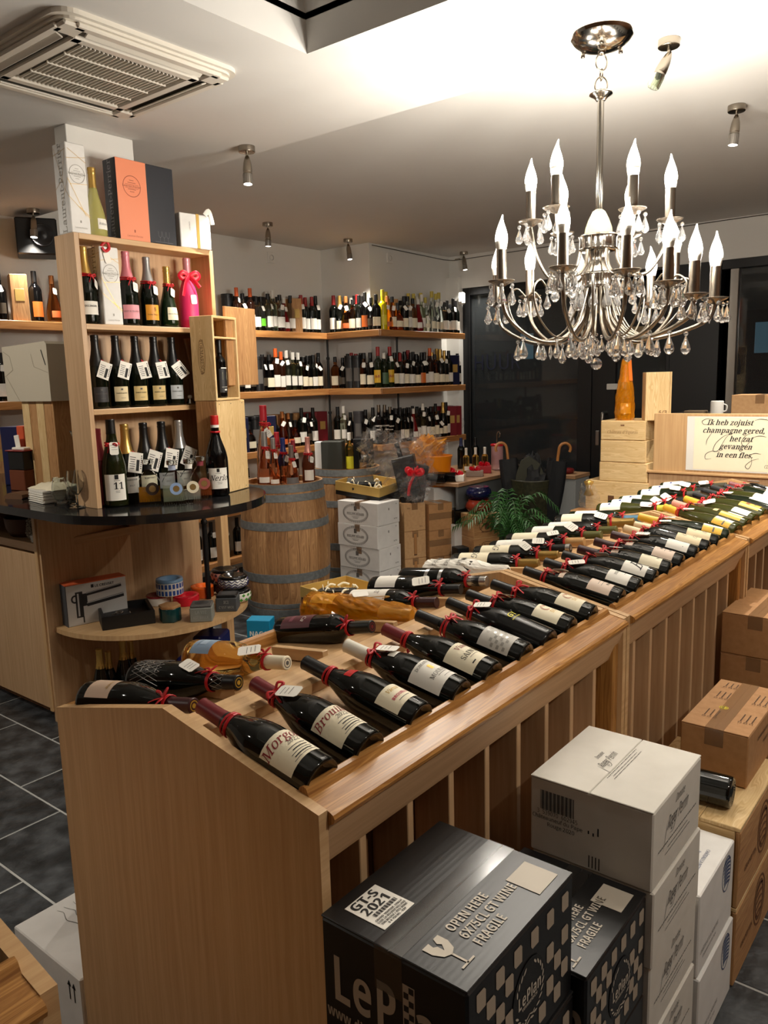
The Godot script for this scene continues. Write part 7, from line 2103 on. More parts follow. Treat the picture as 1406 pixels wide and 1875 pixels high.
func build_middle() -> void:
	M.barrel2 = wood(c8(120, 82, 48), c8(176, 132, 86), 0.65, Vector2(1.0, 1.0), 60.0, 9.0, 0.5, 45)
	M.barrel3 = wood(c8(140, 100, 62), c8(196, 152, 104), 0.65, Vector2(1.0, 1.0), 60.0, 9.0, 0.5, 55)
	barrel("large oak barrel with grey iron hoops carrying rosé bottles", Vector3(-3.943, 0, -3.819), 0.905)
	barrel("oak barrel half hidden behind the white cartons", Vector3(-4.27, 0, -4.86), 0.88)
	# bottles on the near barrel
	var Y := 0.872
	var g := "bottles standing on the near barrel"
	var R: Material = M.glass_rose
	var silver := paint(170, 168, 164, 0.3, 0.6)
	var redc := paint(186, 30, 44, 0.4)
	stand({"kind": "flute", "glass": R, "cap": redc, "from": 0.27, "lab": [[M.paper, 0.02, 0.06, 40, 0]], "rib": [0.255, 20, true]}, "very tall rosé bottle with red capsule at the back of the barrel", Vector3(-4.13, Y, -3.84), 50, 1.62, g)
	stand({"kind": "bell", "glass": R, "cap": silver, "from": 0.205, "lab": [[M.paper, 0.02, 0.05, 50, 0]], "rib": [0.2, 10, true]}, "bell-shaped rosé bottle with silver capsule, leftmost in front", Vector3(-4.02, Y, -3.735), 50, 1.30, g)
	stand({"kind": "flute", "glass": R, "cap": silver, "from": 0.26, "lab": [[M.paper, 0.02, 0.05, 50, 0]], "rib": [0.25, 10, true]}, "slim rosé bottle with grey capsule, second from left in front", Vector3(-3.945, Y, -3.745), 50, 0.98, g)
	stand({"kind": "bordeaux", "glass": R, "cap": redc, "from": 0.23, "lab": [[M.paper, 0.03, 0.1, 50, 0]], "rib": [0.22, 10, true]}, "rosé bottle with bright red capsule behind the slim ones", Vector3(-4.07, Y, -3.90), 50, 1.18, g)
	stand({"kind": "burgundy", "glass": R, "cap": paint(30, 44, 110, 0.35), "from": 0.2, "lab": [[paint(24, 34, 96, 0.35), 0.12, 0.2, 178, 0]], "rib": [0.2, 10, true]}, "rosé bottle dressed in dark blue neck and shoulder", Vector3(-3.97, Y, -3.86), 50, 1.08, g)
	stand({"kind": "bordeaux", "glass": R, "cap": paint(150, 40, 50, 0.4), "from": 0.23, "lab": [[M.paper, 0.03, 0.1, 50, 0]], "rib": [0.225, 10, true]}, "rosé bottle with dull red capsule between blue-necked and stout one", Vector3(-3.99, Y, -3.98), 50, 0.98, g)
	stand({"kind": "bell", "glass": R, "cap": paint(120, 104, 96, 0.4), "from": 0.2, "lab": [[paint(110, 108, 108, 0.5), 0.02, 0.065, 60, 0]], "rib": [0.19, 10, true]}, "stout rosé bottle with grey label in front on the barrel", Vector3(-3.83, Y, -3.80), 50, 0.97, g)
	stand({"kind": "champagne", "glass": paint(84, 40, 24, 0.08), "cap": paint(206, 140, 126, 0.35, 0.3), "from": 0.215, "style": "foil", "lab": [[M.paper, 0.03, 0.10, 44, 0]], "rib": [0.205, 10, true]}, "sparkling rosé with pink foil, rightmost on the barrel", Vector3(-3.80, Y, -3.93), 50, 1.02, g)
	stand({"kind": "tall", "glass": M.glass_dark, "cap": silver, "from": 0.25, "lab": [[M.paper, 0.03, 0.1, 50, 0]]}, "dark bottle standing behind the rosé bottles on the barrel", Vector3(-4.04, Y, -4.0), 50, 0.85, g)
	# on the far barrel
	var yb := 0.847
	plain_box("gift_box", "dark green-grey carrier box on the far barrel", "gift box", Vector3(-4.28, yb, -4.72), 30, Vector3(0.17, 0.25, 0.14), paint(48, 50, 44, 0.5))
	plain_box("gift_box", "pale gift box with small print on the far barrel", "gift box", Vector3(-4.42, yb, -4.73), 30, Vector3(0.09, 0.24, 0.09), M.white_box)
	plain_box("gift_box", "black gift box behind the limoncello bottle on the far barrel", "gift box", Vector3(-4.20, yb, -5.0), 20, Vector3(0.15, 0.25, 0.08), M.black)
	stand({"kind": "tall", "glass": glass(c8(214, 214, 120)), "cap": M.paper, "from": 0.26, "lab": [[paint(206, 200, 40, 0.5), 0.03, 0.13, 60, 0]]}, "slim yellow-labelled bottle with white cap on the far barrel", Vector3(-4.16, yb, -4.78), 40, 0.98)
	stand({"kind": "bordeaux", "glass": M.glass_black, "cap": M.black, "from": 0.23, "lab": [[paint(120, 84, 40, 0.5), 0.03, 0.09, 50, 0]]}, "dark bottle with white tag right of the yellow-labelled one", Vector3(-4.08, yb, -4.85), 40, 0.85)
	# white cartons
	var s := Vector3(0.39, 0.169, 0.26)
	for i in 4:
		var t := carton("white carton with round crest reading PHILIPPE BÉRARD, %s of the stack" % ["topmost", "second from the top", "third from the top", "lowest"][i], Vector3(-3.785 + [0.0, -0.004, 0.005, 0.0][i], 0.51 - 0.17 * i, -4.545 + [0.0, 0.003, 0.0, -0.004][i]), 0, s, M.white_box, "white cartons with a round crest")
		var st := begin()
		var xf := front(s, -0.02, 0.0)
		for k in 40:
			var a := TAU * k / 40.0
			ring_to(st, Vector2(0.118 * cos(a), 0.066 * sin(a)), 0.007, 0.006, 0.003, xf, 6)
		ring_to(st, Vector2.ZERO, 0.108, 0.058, 0.002, xf)
		write_to(st, "PHILIPPE BÉRARD", 0.024, xf * T(0, -0.006, 0), "serifb", 0.0, 0.75)
		write_to(st, "MARSANNAY", 0.012, xf * T(0, 0.066, 0), "serif")
		write_to(st, "❧", 0.036, xf * T(0, 0.03, 0), "serif")
		rect_to(st, Vector2(0, -0.026), Vector2(0.07, 0.002), xf)
		rect_to(st, Vector2(0, -0.036), Vector2(0.05, 0.003), xf)
		write_to(st, "6x75cl", 0.014, rightf(s, 0.08, -0.05), "sansb")
		write_to(st, "75cl", 0.01, rightf(s, 0.09, 0.06), "sansb")
		rect_to(st, Vector2(0.0, 0.03), Vector2(0.01, 0.018), rightf(s))
		put(t, "print", st.commit(), M.ink_grey)
	gold_tray("open gold gift box on black base, on top of the white cartons", Vector3(-3.90, 0.70, -4.70), Vector3(3.4, 7, -5.9), Vector3(0.40, 0.07, 0.36), 0.035)
	gold_tray("open gold gift box with small bottles in front of the white cartons", Vector3(-3.23, 0.19, -3.60), Vector3(0, -11, 0), Vector3(0.40, 0.07, 0.37), 0.04)
	plain_box("wine_carton", "dark carton under the lower gold gift box", "carton", Vector3(-3.23, 0.0, -3.60), -11, Vector3(0.38, 0.188, 0.34), M.black)
	# brown cartons
	var bt := -28.0
	for i in 3:
		var t := carton("brown carton with %s, %s of the left brown stack" % [["plain side", "dark patterned strip", "dark patterned strip and worn edges"][i], ["topmost", "middle", "lowest"][i]], Vector3(-3.62, 0.428 - 0.214 * i, -4.83), bt + 90, Vector3(0.18, 0.213, 0.22), M.carton2, "brown cartons in the left stack")
		var sz := Vector3(0.18, 0.213, 0.22)
		var st := begin()
		if i > 0:
			rect_to(st, Vector2(0, 0), Vector2(0.026, 0.17), front(sz))
			put(t, "strip", st.commit(), paint(96, 60, 36, 0.6))
			st = begin()
			for k in 6: write_to(st, "✻", 0.03, front(sz, 0, 0.065 - 0.026 * k) * T(0, 0, 0.0006), "sans")
			put(t, "print", st.commit(), paint(170, 120, 70, 0.6))
		else:
			write_to(st, "75CL", 0.014, front(sz, 0.05, -0.075), "sansb")
			write_to(st, "BIO", 0.014, front(sz, -0.05, 0.07), "sansb")
			put(t, "print", st.commit(), paint(110, 76, 44, 0.7))
	for i in 3:
		var t := carton("brown carton with pale tape band, %s of the right brown stack" % ["topmost", "middle", "lowest"][i], Vector3(-3.50, 0.416 - 0.208 * i, -5.0), 66, Vector3(0.21, 0.207, 0.2), M.carton, "brown cartons in the right stack")
		put(t, "tape_band", bx(Vector3(0.211, 0.05, 0.001), 0.0), M.brown_tape, T(0, 0.11, 0.1006))
	# wrapped gift with black parcel and bow
	var t := thing("gift_basket", "black gift parcel in crumpled cellophane with a red bow", "gift", Vector3(-3.60, 0.645, -4.82))
	put(t, "parcel", bx(Vector3(0.17, 0.36, 0.13), 0.006), M.black, TR(Vector3(-0.01, 0.17, 0), Vector3(0, 30, 12)))
	put(t, "parcel", bx(Vector3(0.1, 0.28, 0.1), 0.006), paint(24, 24, 26, 0.3), TR(Vector3(0.06, 0.14, -0.05), Vector3(0, 40, -10)))
	put(t, "bottle_neck", lathe(pv([0.02, 0.0, 0.018, 0.12, 0.0, 0.121]), 12), M.black_gloss, TR(Vector3(-0.06, 0.33, 0.02), Vector3(0, 0, 20)))
	put(t, "cellophane", crumpled(3, Vector3(0.40, 0.50, 0.34), 0.45), M.film)
	put(t, "cellophane", crumpled(7, Vector3(0.34, 0.30, 0.28), 0.6), M.film, TR(Vector3(-0.17, 0.26, 0.03), Vector3(0, 0, 32)))
	put(t, "cellophane", crumpled(13, Vector3(0.2, 0.2, 0.2), 0.6), M.film, T(0.10, 0.02, 0.06))
	var st2 := begin()
	bow_to(st2, Vector3(0.105, 0.22, 0.07), 0.055)
	tube_to(st2, curve(PackedVector3Array([Vector3(0.105, 0.22, 0.07), Vector3(0.08, 0.14, 0.1), Vector3(0.07, 0.06, 0.11)]), 4), 0.004, 5, 3.0)
	put(t, "bow", st2.commit(), paint(206, 20, 34, 0.3))
	# white boxes with the orange bucket
	for i in 2: plain_box("wine_carton", "white carton under the orange bucket, %s" % ["upper", "lower"][i], "carton", Vector3(-3.60, 0.37 - 0.365 * i, -5.21), 75, Vector3(0.26, 0.35 if i == 0 else 0.364, 0.2), M.white_box, "white cartons under the orange bucket")
	var org := paint(232, 134, 12, 0.35)
	t = thing("bucket", "bright orange ice bucket on white cartons behind the wrapped parcel", "bucket", Vector3(-3.57, 0.722, -5.17))
	put(t, "body", lathe(pv([0.0, 0.0, 0.078, 0.0, 0.082, 0.004, 0.105, 0.22, 0.112, 0.235, 0.115, 0.245, 0.110, 0.247, 0.103, 0.235, 0.08, 0.012, 0.0, 0.01]), 36), org)
	put(t, "tissue", crumpled(21, Vector3(0.26, 0.2, 0.24), 0.5), clear(c8(226, 150, 30), 0.55, 0.2), TR(Vector3(-0.06, 0.2, 0.0), Vector3(0, 0, 30)))
	put(t, "cellophane", crumpled(23, Vector3(0.28, 0.22, 0.26), 0.6), M.film, TR(Vector3(-0.04, 0.2, 0.02), Vector3(0, 0, 20)))
	st2 = begin(); bow_to(st2, Vector3(0.02, 0.09, 0.1), 0.03)
	put(t, "bow", st2.commit(), M.ribbon)
	plain_box("gift_box", "small glossy black box on a white carton right of brown stacks", "box", Vector3(-3.37, 0.452, -5.12), 70, Vector3(0.13, 0.11, 0.12), M.black_gloss, "", 0.006)
	for i in 2: plain_box("wine_carton", "narrow white carton under the glossy black box, %s" % ["upper", "lower"][i], "carton", Vector3(-3.38, 0.226 - 0.226 * i, -5.12), 70, Vector3(0.14, 0.225, 0.16), M.white_box, "narrow white cartons under the black box")
	plain_box("gift_box", "black box low between narrow white cartons and wooden crates", "box", Vector3(-3.24, 0.0, -4.97), 60, Vector3(0.1, 0.30, 0.1), M.black, "", 0.004)
	# wooden crates with two clay pots
	s = Vector3(0.235, 0.179, 0.19)
	for i in 3:
		t = plain_box("wine_crate", "brown wooden crate with burnt emblem, %s of three beside the plant" % ["topmost", "middle", "lowest"][i], "crate", Vector3(-3.19, 0.36 - 0.18 * i, -5.17), 66, s, M.crate, "wooden crates under the clay pots", 0.003, 0)
		put(t, "lid", bx(Vector3(0.231, 0.008, 0.186), 0.001, 0), M.pine, T(0, s.y - 0.0035, 0))
		st2 = begin()
		write_to(st2, "LAPORTE", 0.03, front(s, 0, 0.03), "serifb")
		write_to(st2, "⚲", 0.05, front(s, 0, -0.008), "sansb")
		ring_to(st2, Vector2(0, 0.005), 0.07, 0.055, 0.004, front(s))
		rect_to(st2, Vector2(0, -0.045), Vector2(0.1, 0.006), front(s))
		put(t, "brand", st2.commit(), paint(92, 56, 32, 0.7))
	var potp := pv([0.0, 0.0, 0.06, 0.0, 0.075, 0.008, 0.1, 0.035, 0.104, 0.055, 0.096, 0.08, 0.08, 0.092, 0.084, 0.1, 0.08, 0.104, 0.0, 0.1])
	for i in 2:
		t = thing("clay_pot", ["glossy red-brown clay pot on the topmost wooden crate", "glossy dark blue pot stacked on the red-brown one"][i], "pot", Vector3(-3.19, 0.541 + 0.104 * i, -5.16))
		put(t, "body", lathe(potp, 32), [paint(136, 44, 24, 0.2), paint(14, 18, 56, 0.15)][i], Transform3D(Basis.IDENTITY.scaled(Vector3.ONE * [1.0, 0.95][i]), Vector3.ZERO))
	# palm
	t = thing("potted_palm", "green parlour palm in a dark pot between crates and rack", "plant", Vector3(-2.98, 0.0, -5.22))
	put(t, "pot", lathe(pv([0.0, 0.0, 0.10, 0.0, 0.13, 0.2, 0.138, 0.23, 0.138, 0.24, 0.125, 0.24, 0.12, 0.22, 0.0, 0.22]), 28), paint(28, 28, 28, 0.5))
	var pr := RandomNumberGenerator.new(); pr.seed = 12
	var stems := begin()
	var leafm := paint(52, 98, 46, 0.45)
	leafm.backlight_enabled = true
	leafm.backlight = Color(0.1, 0.22, 0.06)
	for k in 22:
		var a := TAU * k / 22.0 * 1.7 + pr.randf_range(-0.3, 0.3)
		var l := pr.randf_range(0.22, 0.40)
		var up := pr.randf_range(0.28, 0.50)
		var o := Vector3(cos(a), 0, sin(a))
		var pts := curve(PackedVector3Array([o * 0.03 + Vector3(0, 0.22, 0), o * 0.07 + Vector3(0, 0.22 + up * 0.6, 0), o * l * 0.6 + Vector3(0, 0.22 + up, 0), o * l + Vector3(0, 0.22 + up * 0.8, 0)]), 6)
		tube_to(stems, pts, 0.0024, 4)
		var st := begin()
		for i in range(5, pts.size()):
			var dir := (pts[i] - pts[i - 1]).normalized()
			var sd := dir.cross(Vector3.UP).normalized()
			for q in [-1.0, 1.0]:
				var len2 := 0.12 * (1.0 - 0.5 * (i - 5.0) / (pts.size() - 5.0))
				var d2: Vector3 = (sd * q + dir * 0.7 + Vector3(0, -0.35, 0)).normalized()
				var w: Vector3 = dir * 0.007
				var m1: Vector3 = pts[i] + d2 * len2 * 0.5 + Vector3(0, 0.008, 0)
				var tip: Vector3 = pts[i] + d2 * len2 - Vector3(0, 0.02, 0)
				var nn: Vector3 = d2.cross(w).normalized()
				tri(st, pts[i], m1 - w, m1 + w, nn)
				tri(st, m1 - w, tip, m1 + w, nn)
		put(t, "frond", st.commit(), leafm)
	put(t, "stem", stems.commit(), paint(60, 90, 44, 0.5))

func build_back() -> void:
	# display table and low cabinet by the window
	var ty := 0.77
	var t := thing("display_table", "low table with wooden top full of small gifts by the dark window", "table", Vector3(-3.68, 0, -5.68))
	put(t, "top", span(Vector3(-0.37, ty - 0.03, -0.62), Vector3(0.37, ty, 0.62), 0.003, 2), M.table)
	put(t, "side_panel", span(Vector3(0.33, 0.0, -0.6), Vector3(0.352, ty - 0.03, 0.6), 0.002), paint(96, 98, 98, 0.6))
	put(t, "side_panel", span(Vector3(-0.36, 0.0, -0.6), Vector3(-0.34, ty - 0.03, 0.6), 0.002), paint(96, 98, 98, 0.6))
	t = thing("low_cabinet", "low grey cabinet with brown top in front of the door", "cabinet", Vector3(-3.02, 0, -6.02))
	put(t, "body", span(Vector3(-0.285, 0, -0.13), Vector3(0.285, ty - 0.03, 0.13), 0.003), paint(150, 152, 150, 0.55))
	put(t, "top", span(Vector3(-0.29, ty - 0.03, -0.14), Vector3(0.29, ty, 0.14), 0.003, 0), M.table)
	t = thing("trinket_dish", "small red dish on the low grey cabinet", "dish", Vector3(-2.86, ty, -6.0))
	put(t, "body", lathe(pv([0.0, 0.0, 0.05, 0.0, 0.06, 0.03, 0.05, 0.04, 0.03, 0.045, 0.0, 0.045]), 20), paint(110, 22, 22, 0.3))
	# umbrella stand
	t = thing("umbrella_stand", "dark mottled umbrella stand behind the palm", "umbrella stand", Vector3(-2.955, 0, -5.58))
	put(t, "body", lathe(pv([0.0, 0.0, 0.10, 0.0, 0.12, 0.1, 0.15, 0.6, 0.17, 0.76, 0.172, 0.77, 0.162, 0.772, 0.14, 0.6, 0.1, 0.06, 0.0, 0.05]), 32), tri_mat(noise_texture(c8(24, 26, 18), c8(70, 66, 44), 0.03, 4, 88), 2.0, 0.4))
	var wood_h := paint(176, 116, 60, 0.35)
	var cloth := paint(12, 13, 17, 0.7)
	var e2 := [[-0.13, -8.0, 0.985, "left", 1.0], [0.13, 8.0, 0.995, "right", -1.0]]
	for e in e2:
		t = thing("umbrella", "black umbrella with bent wooden handle, %s one in the stand" % e[3], "umbrella", Vector3(-2.955 + e[0] * 0.55, 0.06, -5.58 - e[0] * 0.35))
		t.rotation.z = deg_to_rad(-e[1])
		var hk := PackedVector3Array([Vector3(0, 0.84, 0), Vector3(0, 0.94, 0)])
		for k in 9:
			var a := PI - PI * 1.15 * k / 8.0
			hk.append(Vector3((0.045 + 0.045 * cos(a)) * -e[4] * 0.77, 0.96 + 0.045 * sin(a), (0.045 + 0.045 * cos(a)) * e[4] * 0.6))
		put(t, "handle", tube(hk, 0.011, 10), wood_h)
		var rows := []
		for i in 9:
			var y := 0.02 + 0.85 * i / 8.0
			var row := PackedVector3Array()
			for k in 17:
				var a := TAU * k / 16.0
				var r := lerpf(0.015, 0.075, sin(PI * 0.55 * i / 8.0)) * (1.0 + 0.25 * sin(a * 4.0 + y * 3.0))
				row.append(Vector3(r * sin(a), y, r * cos(a)))
			rows.append(row)
		var st := begin(); sheet_to(st, rows)
		put(t, "canopy", st.commit(), cloth)
	t = thing("umbrella", "folded dark green umbrella cloth with gold print between the two handles", "umbrella", Vector3(-2.95, 0.3, -5.57))
	put(t, "canopy", crumpled(31, Vector3(0.25, 0.66, 0.18), 0.25), cloth)
	put(t, "fan", prism(pv([-0.1, 0.3, 0.11, 0.28, 0.12, 0.5, 0.08, 0.6, 0.0, 0.655, -0.06, 0.62, -0.1, 0.5]), -0.012, 0.012), paint(44, 44, 26, 0.5), TR(Vector3(0, 0.0, 0.06), Vector3(0, 30, 0)))
	# goods on the table
	var gifts := [[-3.40, -5.18, 0.11, 0.05, 0.09, "white"], [-3.45, -5.52, 0.14, 0.045, 0.10, "beige"], [-3.50, -5.75, 0.12, 0.06, 0.1, "red"], [-3.62, -5.40, 0.16, 0.04, 0.12, "pale"]]
	for e in gifts:
		t = plain_box("gift_parcel", "small %s gift parcel with red bow on the window table" % e[5], "gift", Vector3(e[0], ty, e[1]), 30, Vector3(e[2], e[3], e[4]), paint(170, 30, 40, 0.4) if e[5] == "red" else M.paper if e[5] == "white" else M.cream if e[5] == "pale" else paint(150, 130, 116, 0.5), "gift parcels on the window table")
		var st := begin(); bow_to(st, Vector3(0, e[3], 0), 0.035)
		put(t, "bow", st.commit(), paint(206, 16, 36, 0.3))
	for i in 3:
		stand({"kind": "spirit", "glass": glass(c8(236, 214, 120)), "cap": M.paper, "from": 0.2, "style": "foil", "lab": [[M.paper, 0.02, 0.07, 50, 0]]}, "small yellow liqueur bottle on the window table, %s" % ["nearest", "middle one", "farthest"][i], Vector3(-3.66 + 0.05 * i, ty, -5.72 - 0.07 * i), 50, 0.74, "small yellow bottles on the window table", 12)
	for i in 2:
		stand({"kind": "bordeaux", "glass": M.glass_dark, "cap": [paint(30, 40, 90, 0.4), M.black][i], "from": 0.22}, "dark bottle with %s capsule at the back of the window table" % ["blue", "black"][i], Vector3(-3.86 + 0.1 * i, ty, -5.95 - 0.08 * i), 50, 0.9, "", 12)
	t = thing("candle_jar", "tall frosted pink glass with hook on the window table", "jar", Vector3(-3.52, ty, -6.0))
	put(t, "body", lathe(pv([0.0, 0.0, 0.05, 0.0, 0.052, 0.01, 0.052, 0.2, 0.044, 0.215, 0.0, 0.216]), 20), clear(c8(226, 180, 186), 0.5, 0.2))
	put(t, "hook", tube(curve(PackedVector3Array([Vector3(0, 0.21, 0), Vector3(0, 0.30, 0), Vector3(0.015, 0.33, 0), Vector3(0.03, 0.31, 0), Vector3(0.02, 0.28, 0)]), 4), 0.005, 6), M.chrome)
	put(t, "ribbon", tube(ring_path(0.05, 0.215, 14), 0.01, 6), paint(200, 24, 40, 0.35))
	for i in 3:
		t = thing("glass_bauble", "%s on the window table near the umbrellas" % ["clear glass ornament", "silver covered dish", "black lidded dish"][i], "ornament", Vector3(-3.40 + 0.02 * i, ty, -5.98 - 0.1 * i))
		put(t, "body", lathe(pv([0.0, 0.0, 0.04, 0.0, 0.06, 0.02, 0.055, 0.05, 0.03, 0.065, 0.012, 0.07, 0.016, 0.085, 0.0, 0.09]), 18), [M.glass_clear, M.chrome, M.black_gloss][i])
	for i in 2:
		bottle({"kind": "bordeaux", "glass": M.glass_black, "cap": M.black, "from": 0.23}, "black bottle lying on the window table's near corner, %s" % ["upper", "lower"][i], lying(Vector3(-3.38 - 0.04 * i, ty + 0.038, -5.14 + 0.09 * i), Vector3(-3.66, ty + 0.038, -5.05 + 0.07 * i)), "black bottles lying on the table corner", 14)
	# crates behind the far rack
	t = thing("wine_crate", "big pale wooden wine crate with small burnt emblem beside the far rack", "crate", Vector3(-1.81, 0.56, -4.60))
	put(t, "board", span(Vector3(-0.19, 0.20, -0.15), Vector3(0.19, 0.385, 0.15), 0.003, 0), M.pine)
	put(t, "board", span(Vector3(-0.19, 0.0, -0.15), Vector3(0.19, 0.198, 0.15), 0.003, 0), M.crate)
	text_part(t, "❦", 0.05, T(-0.03, 0.27, 0.1508), paint(96, 60, 34, 0.7), "serifb")
	t = plain_box("wine_crate", "large wooden crate on the floor under the emblem crate", "crate", Vector3(-1.81, 0, -4.60), 0, Vector3(0.38, 0.559, 0.3), M.crate, "", 0.003, 0)
	var dims := [[0.29, 0.113, "lowest"], [0.275, 0.128, "middle"], [0.268, 0.112, "topmost"]]
	var y := 0.946
	for i in 3:
		t = plain_box("wine_crate", "flat pine wine crate, %s of three stacked on the big crate" % dims[i][2], "crate", Vector3(-1.775 - 0.003 * i, y, -4.60), 0, Vector3(dims[i][0], dims[i][1], 0.28), M.pine, "flat pine crates under the orange bottle", 0.003, 0)
		put(t, "end_frame", span(Vector3(-dims[i][0] / 2 + 0.004, 0.002, 0.14), Vector3(dims[i][0] / 2 - 0.004, dims[i][1] - 0.004, 0.145), 0.002, 0), M.pine)
		if i == 2:
			text_part(t, "Château d'Yquem", 0.022, front(Vector3(0.27, 0.112, 0.29), 0, -0.01), paint(150, 112, 70, 0.7), "serif", 0.25)
			put(t, "notch", bx(Vector3(0.022, 0.008, 0.002), 0.0), M.brown, T(0, 0.086, 0.1455))
		if i == 1:
			text_part(t, "❖", 0.05, rightf(Vector3(0.275, 0.128, 0.28)), paint(70, 44, 30, 0.7), "sansb")
		y += dims[i][1] + 0.001
	t = thing("wrapped_bottle", "champagne bottle in orange cellophane standing on the pine crates", "bottle", Vector3(-1.80, 1.301, -4.53), 30)
	bottle_parts(t, {"kind": "champagne", "glass": glass(c8(226, 150, 30)), "cap": paint(206, 104, 16, 0.35), "from": 0.22, "style": "foil", "lab": [[paint(214, 150, 30, 0.5), 0.04, 0.1, 40, 0]]}, 24)
	put(t, "cellophane", film_mesh(fine_profile([0.052, 0.0, 0.055, 0.01, 0.054, 0.08, 0.052, 0.14, 0.044, 0.20, 0.032, 0.26, 0.026, 0.32, 0.02, 0.352, 0.0, 0.358], 4), 9, 0.14), clear(c8(232, 146, 0), 0.42, 0.05))
	put(t, "ribbon_strip", bx(Vector3(0.022, 0.13, 0.004), 0.001), paint(220, 110, 20, 0.4), TR(Vector3(0.022, 0.29, 0.022), Vector3(-10, 20, 0)))
	t = thing("wine_crate", "upright pine wine box with grain pattern beside the orange bottle", "crate", Vector3(-1.635, 1.301, -4.57), 28)
	put(t, "body", bx(Vector3(0.13, 0.272, 0.145), 0.002), M.pine, T(0, 0.136, 0))
	put(t, "lid", bx(Vector3(0.145, 0.272, 0.009), 0.001), M.pine, TR(Vector3(0.0705, 0.136, 0), Vector3(0, 90, 0)))
	text_part(t, "6/3", 0.03, front(Vector3(0.13, 0.272, 0.145), 0.03, -0.09), paint(120, 84, 50, 0.7), "sansb")
	# sign
	t = thing("sign_board", "wooden board behind the far rack that carries the handwritten sign", "board", Vector3(-1.0, 0.0, -4.46))
	put(t, "upper_panel", span(Vector3(-0.6, 1.02, -0.02), Vector3(0.7, 1.345, 0.0), 0.003), M.beech)
	put(t, "lower_panel", span(Vector3(-0.625, 0.0, -0.03), Vector3(0.7, 1.018, -0.005), 0.003), M.beech2)
	put(t, "ledge", span(Vector3(-0.63, 1.008, -0.03), Vector3(0.7, 1.022, 0.012), 0.003, 0), M.beech)
	t = thing("paper_sign", "white paper with handwritten Dutch text about champagne on the board", "sign", Vector3(-1.19, 1.035, -4.456))
	put(t, "sheet", bx(Vector3(0.45, 0.295, 0.001), 0.0), M.white, T(0.0, 0.147, 0))
	put(t, "card", bx(Vector3(0.42, 0.284, 0.001), 0.0), M.cream, T(0.025, 0.148, 0.001))
	var st := begin()
	var xf := T(0.03, 0.15, 0.0026)
	var lines := [["Ik heb zojuist", -0.03, 0.112, 0.037], ["champagne gered,", -0.01, 0.07, 0.037], ["het zat", 0.03, 0.026, 0.037], ["gevangen", 0.005, -0.015, 0.037], ["in een fles.", 0.0, -0.06, 0.037]]
	for l in lines: write_to(st, l[0], l[3], xf * T(l[1], l[2], 0), "serifb", 0.34, 0.92)
	for q in [[[-0.115, 0.128], [-0.15, 0.132], [-0.175, 0.118], [-0.165, 0.102], [-0.13, 0.104]], [[-0.02, 0.055], [-0.06, 0.04], [-0.10, 0.0], [-0.112, -0.04], [-0.085, -0.035], [-0.05, 0.03], [-0.02, 0.06]], [[0.075, 0.055], [0.05, 0.045], [0.03, 0.01], [0.05, -0.01], [0.09, 0.04]], [[0.08, -0.06], [0.085, -0.10], [0.07, -0.13], [0.055, -0.115], [0.085, -0.085], [0.12, -0.075]], [[-0.085, -0.045], [-0.12, -0.042], [-0.15, -0.06], [-0.15, -0.085], [-0.12, -0.082]], [[0.09, 0.125], [0.115, 0.132], [0.145, 0.13], [0.165, 0.124]], [[0.09, 0.038], [0.12, 0.045], [0.15, 0.04]], [[-0.12, 0.06], [-0.145, 0.02], [-0.15, -0.01]], [[0.075, -0.055], [0.10, -0.046], [0.13, -0.05]]]:
		var pl := PackedVector2Array()
		for v in q: pl.append(Vector2(v[0], v[1]))
		stroke_to(st, pl, 0.0008, 0.0028, xf)
	write_to(st, "CDS.", 0.022, xf * T(0.165, -0.115, 0), "serif", 0.3, 0.7)
	put(t, "lettering", st.commit(), M.ink)
	# things behind the board
	t = thing("side_counter", "dark counter behind the sign board near the windows", "counter", Vector3(-1.2, 0, -5.25))
	put(t, "body", span(Vector3(-0.55, 0, -0.2), Vector3(1.2, 1.27, 0.2), 0.003), M.frame_black)
	put(t, "top", span(Vector3(-0.57, 1.27, -0.22), Vector3(1.2, 1.305, 0.22), 0.003, 0), paint(60, 52, 46, 0.4))
	carton("brown carton at the right edge on the dark counter behind the sign", Vector3(-1.2, 1.306, -5.2), 0, Vector3(0.32, 0.118, 0.22), M.carton2)
	t = thing("white_mug", "white ribbed pot on the dark counter behind the sign", "pot", Vector3(-1.472, 1.306, -5.2))
	put(t, "body", lathe(pv([0.0, 0.0, 0.036, 0.0, 0.04, 0.004, 0.04, 0.075, 0.036, 0.08, 0.0, 0.08]), 12), M.white)
	put(t, "handle", tube(curve(PackedVector3Array([Vector3(0.038, 0.06, 0), Vector3(0.058, 0.05, 0), Vector3(0.055, 0.02, 0), Vector3(0.038, 0.015, 0)]), 4), 0.004, 6), M.white)
	t = plain_box("paper_stack", "low stack of brown papers beside the white pot", "papers", Vector3(-1.60, 1.306, -5.2), 0, Vector3(0.12, 0.02, 0.1), paint(110, 92, 70, 0.6))
	# faint letters on the shop window, a rental notice
	t = thing("window_lettering", "dark capital letters HUUR stuck on the window pane", "lettering", Vector3(-3.86, 1.70, -6.571))
	var st3 := begin()
	write_to(st3, "HUUR", 0.19, T(0, 0, 0), "sans", 0.0, 1.0)
	put(t, "print", st3.commit(), paint(16, 20, 40, 0.5))
	t = thing("gift_cone", "gold-topped sweets bag in clear foil between the crate and rack", "bag", Vector3(-1.94, 0.78, -4.36))
	put(t, "foil", crumpled(41, Vector3(0.12, 0.16, 0.12), 0.4, 16), M.film)
	put(t, "gold_top", lathe(pv([0.0, 0.0, 0.03, 0.01, 0.012, 0.05, 0.03, 0.09, 0.0, 0.1]), 10), M.gold, T(0, 0.08, 0))
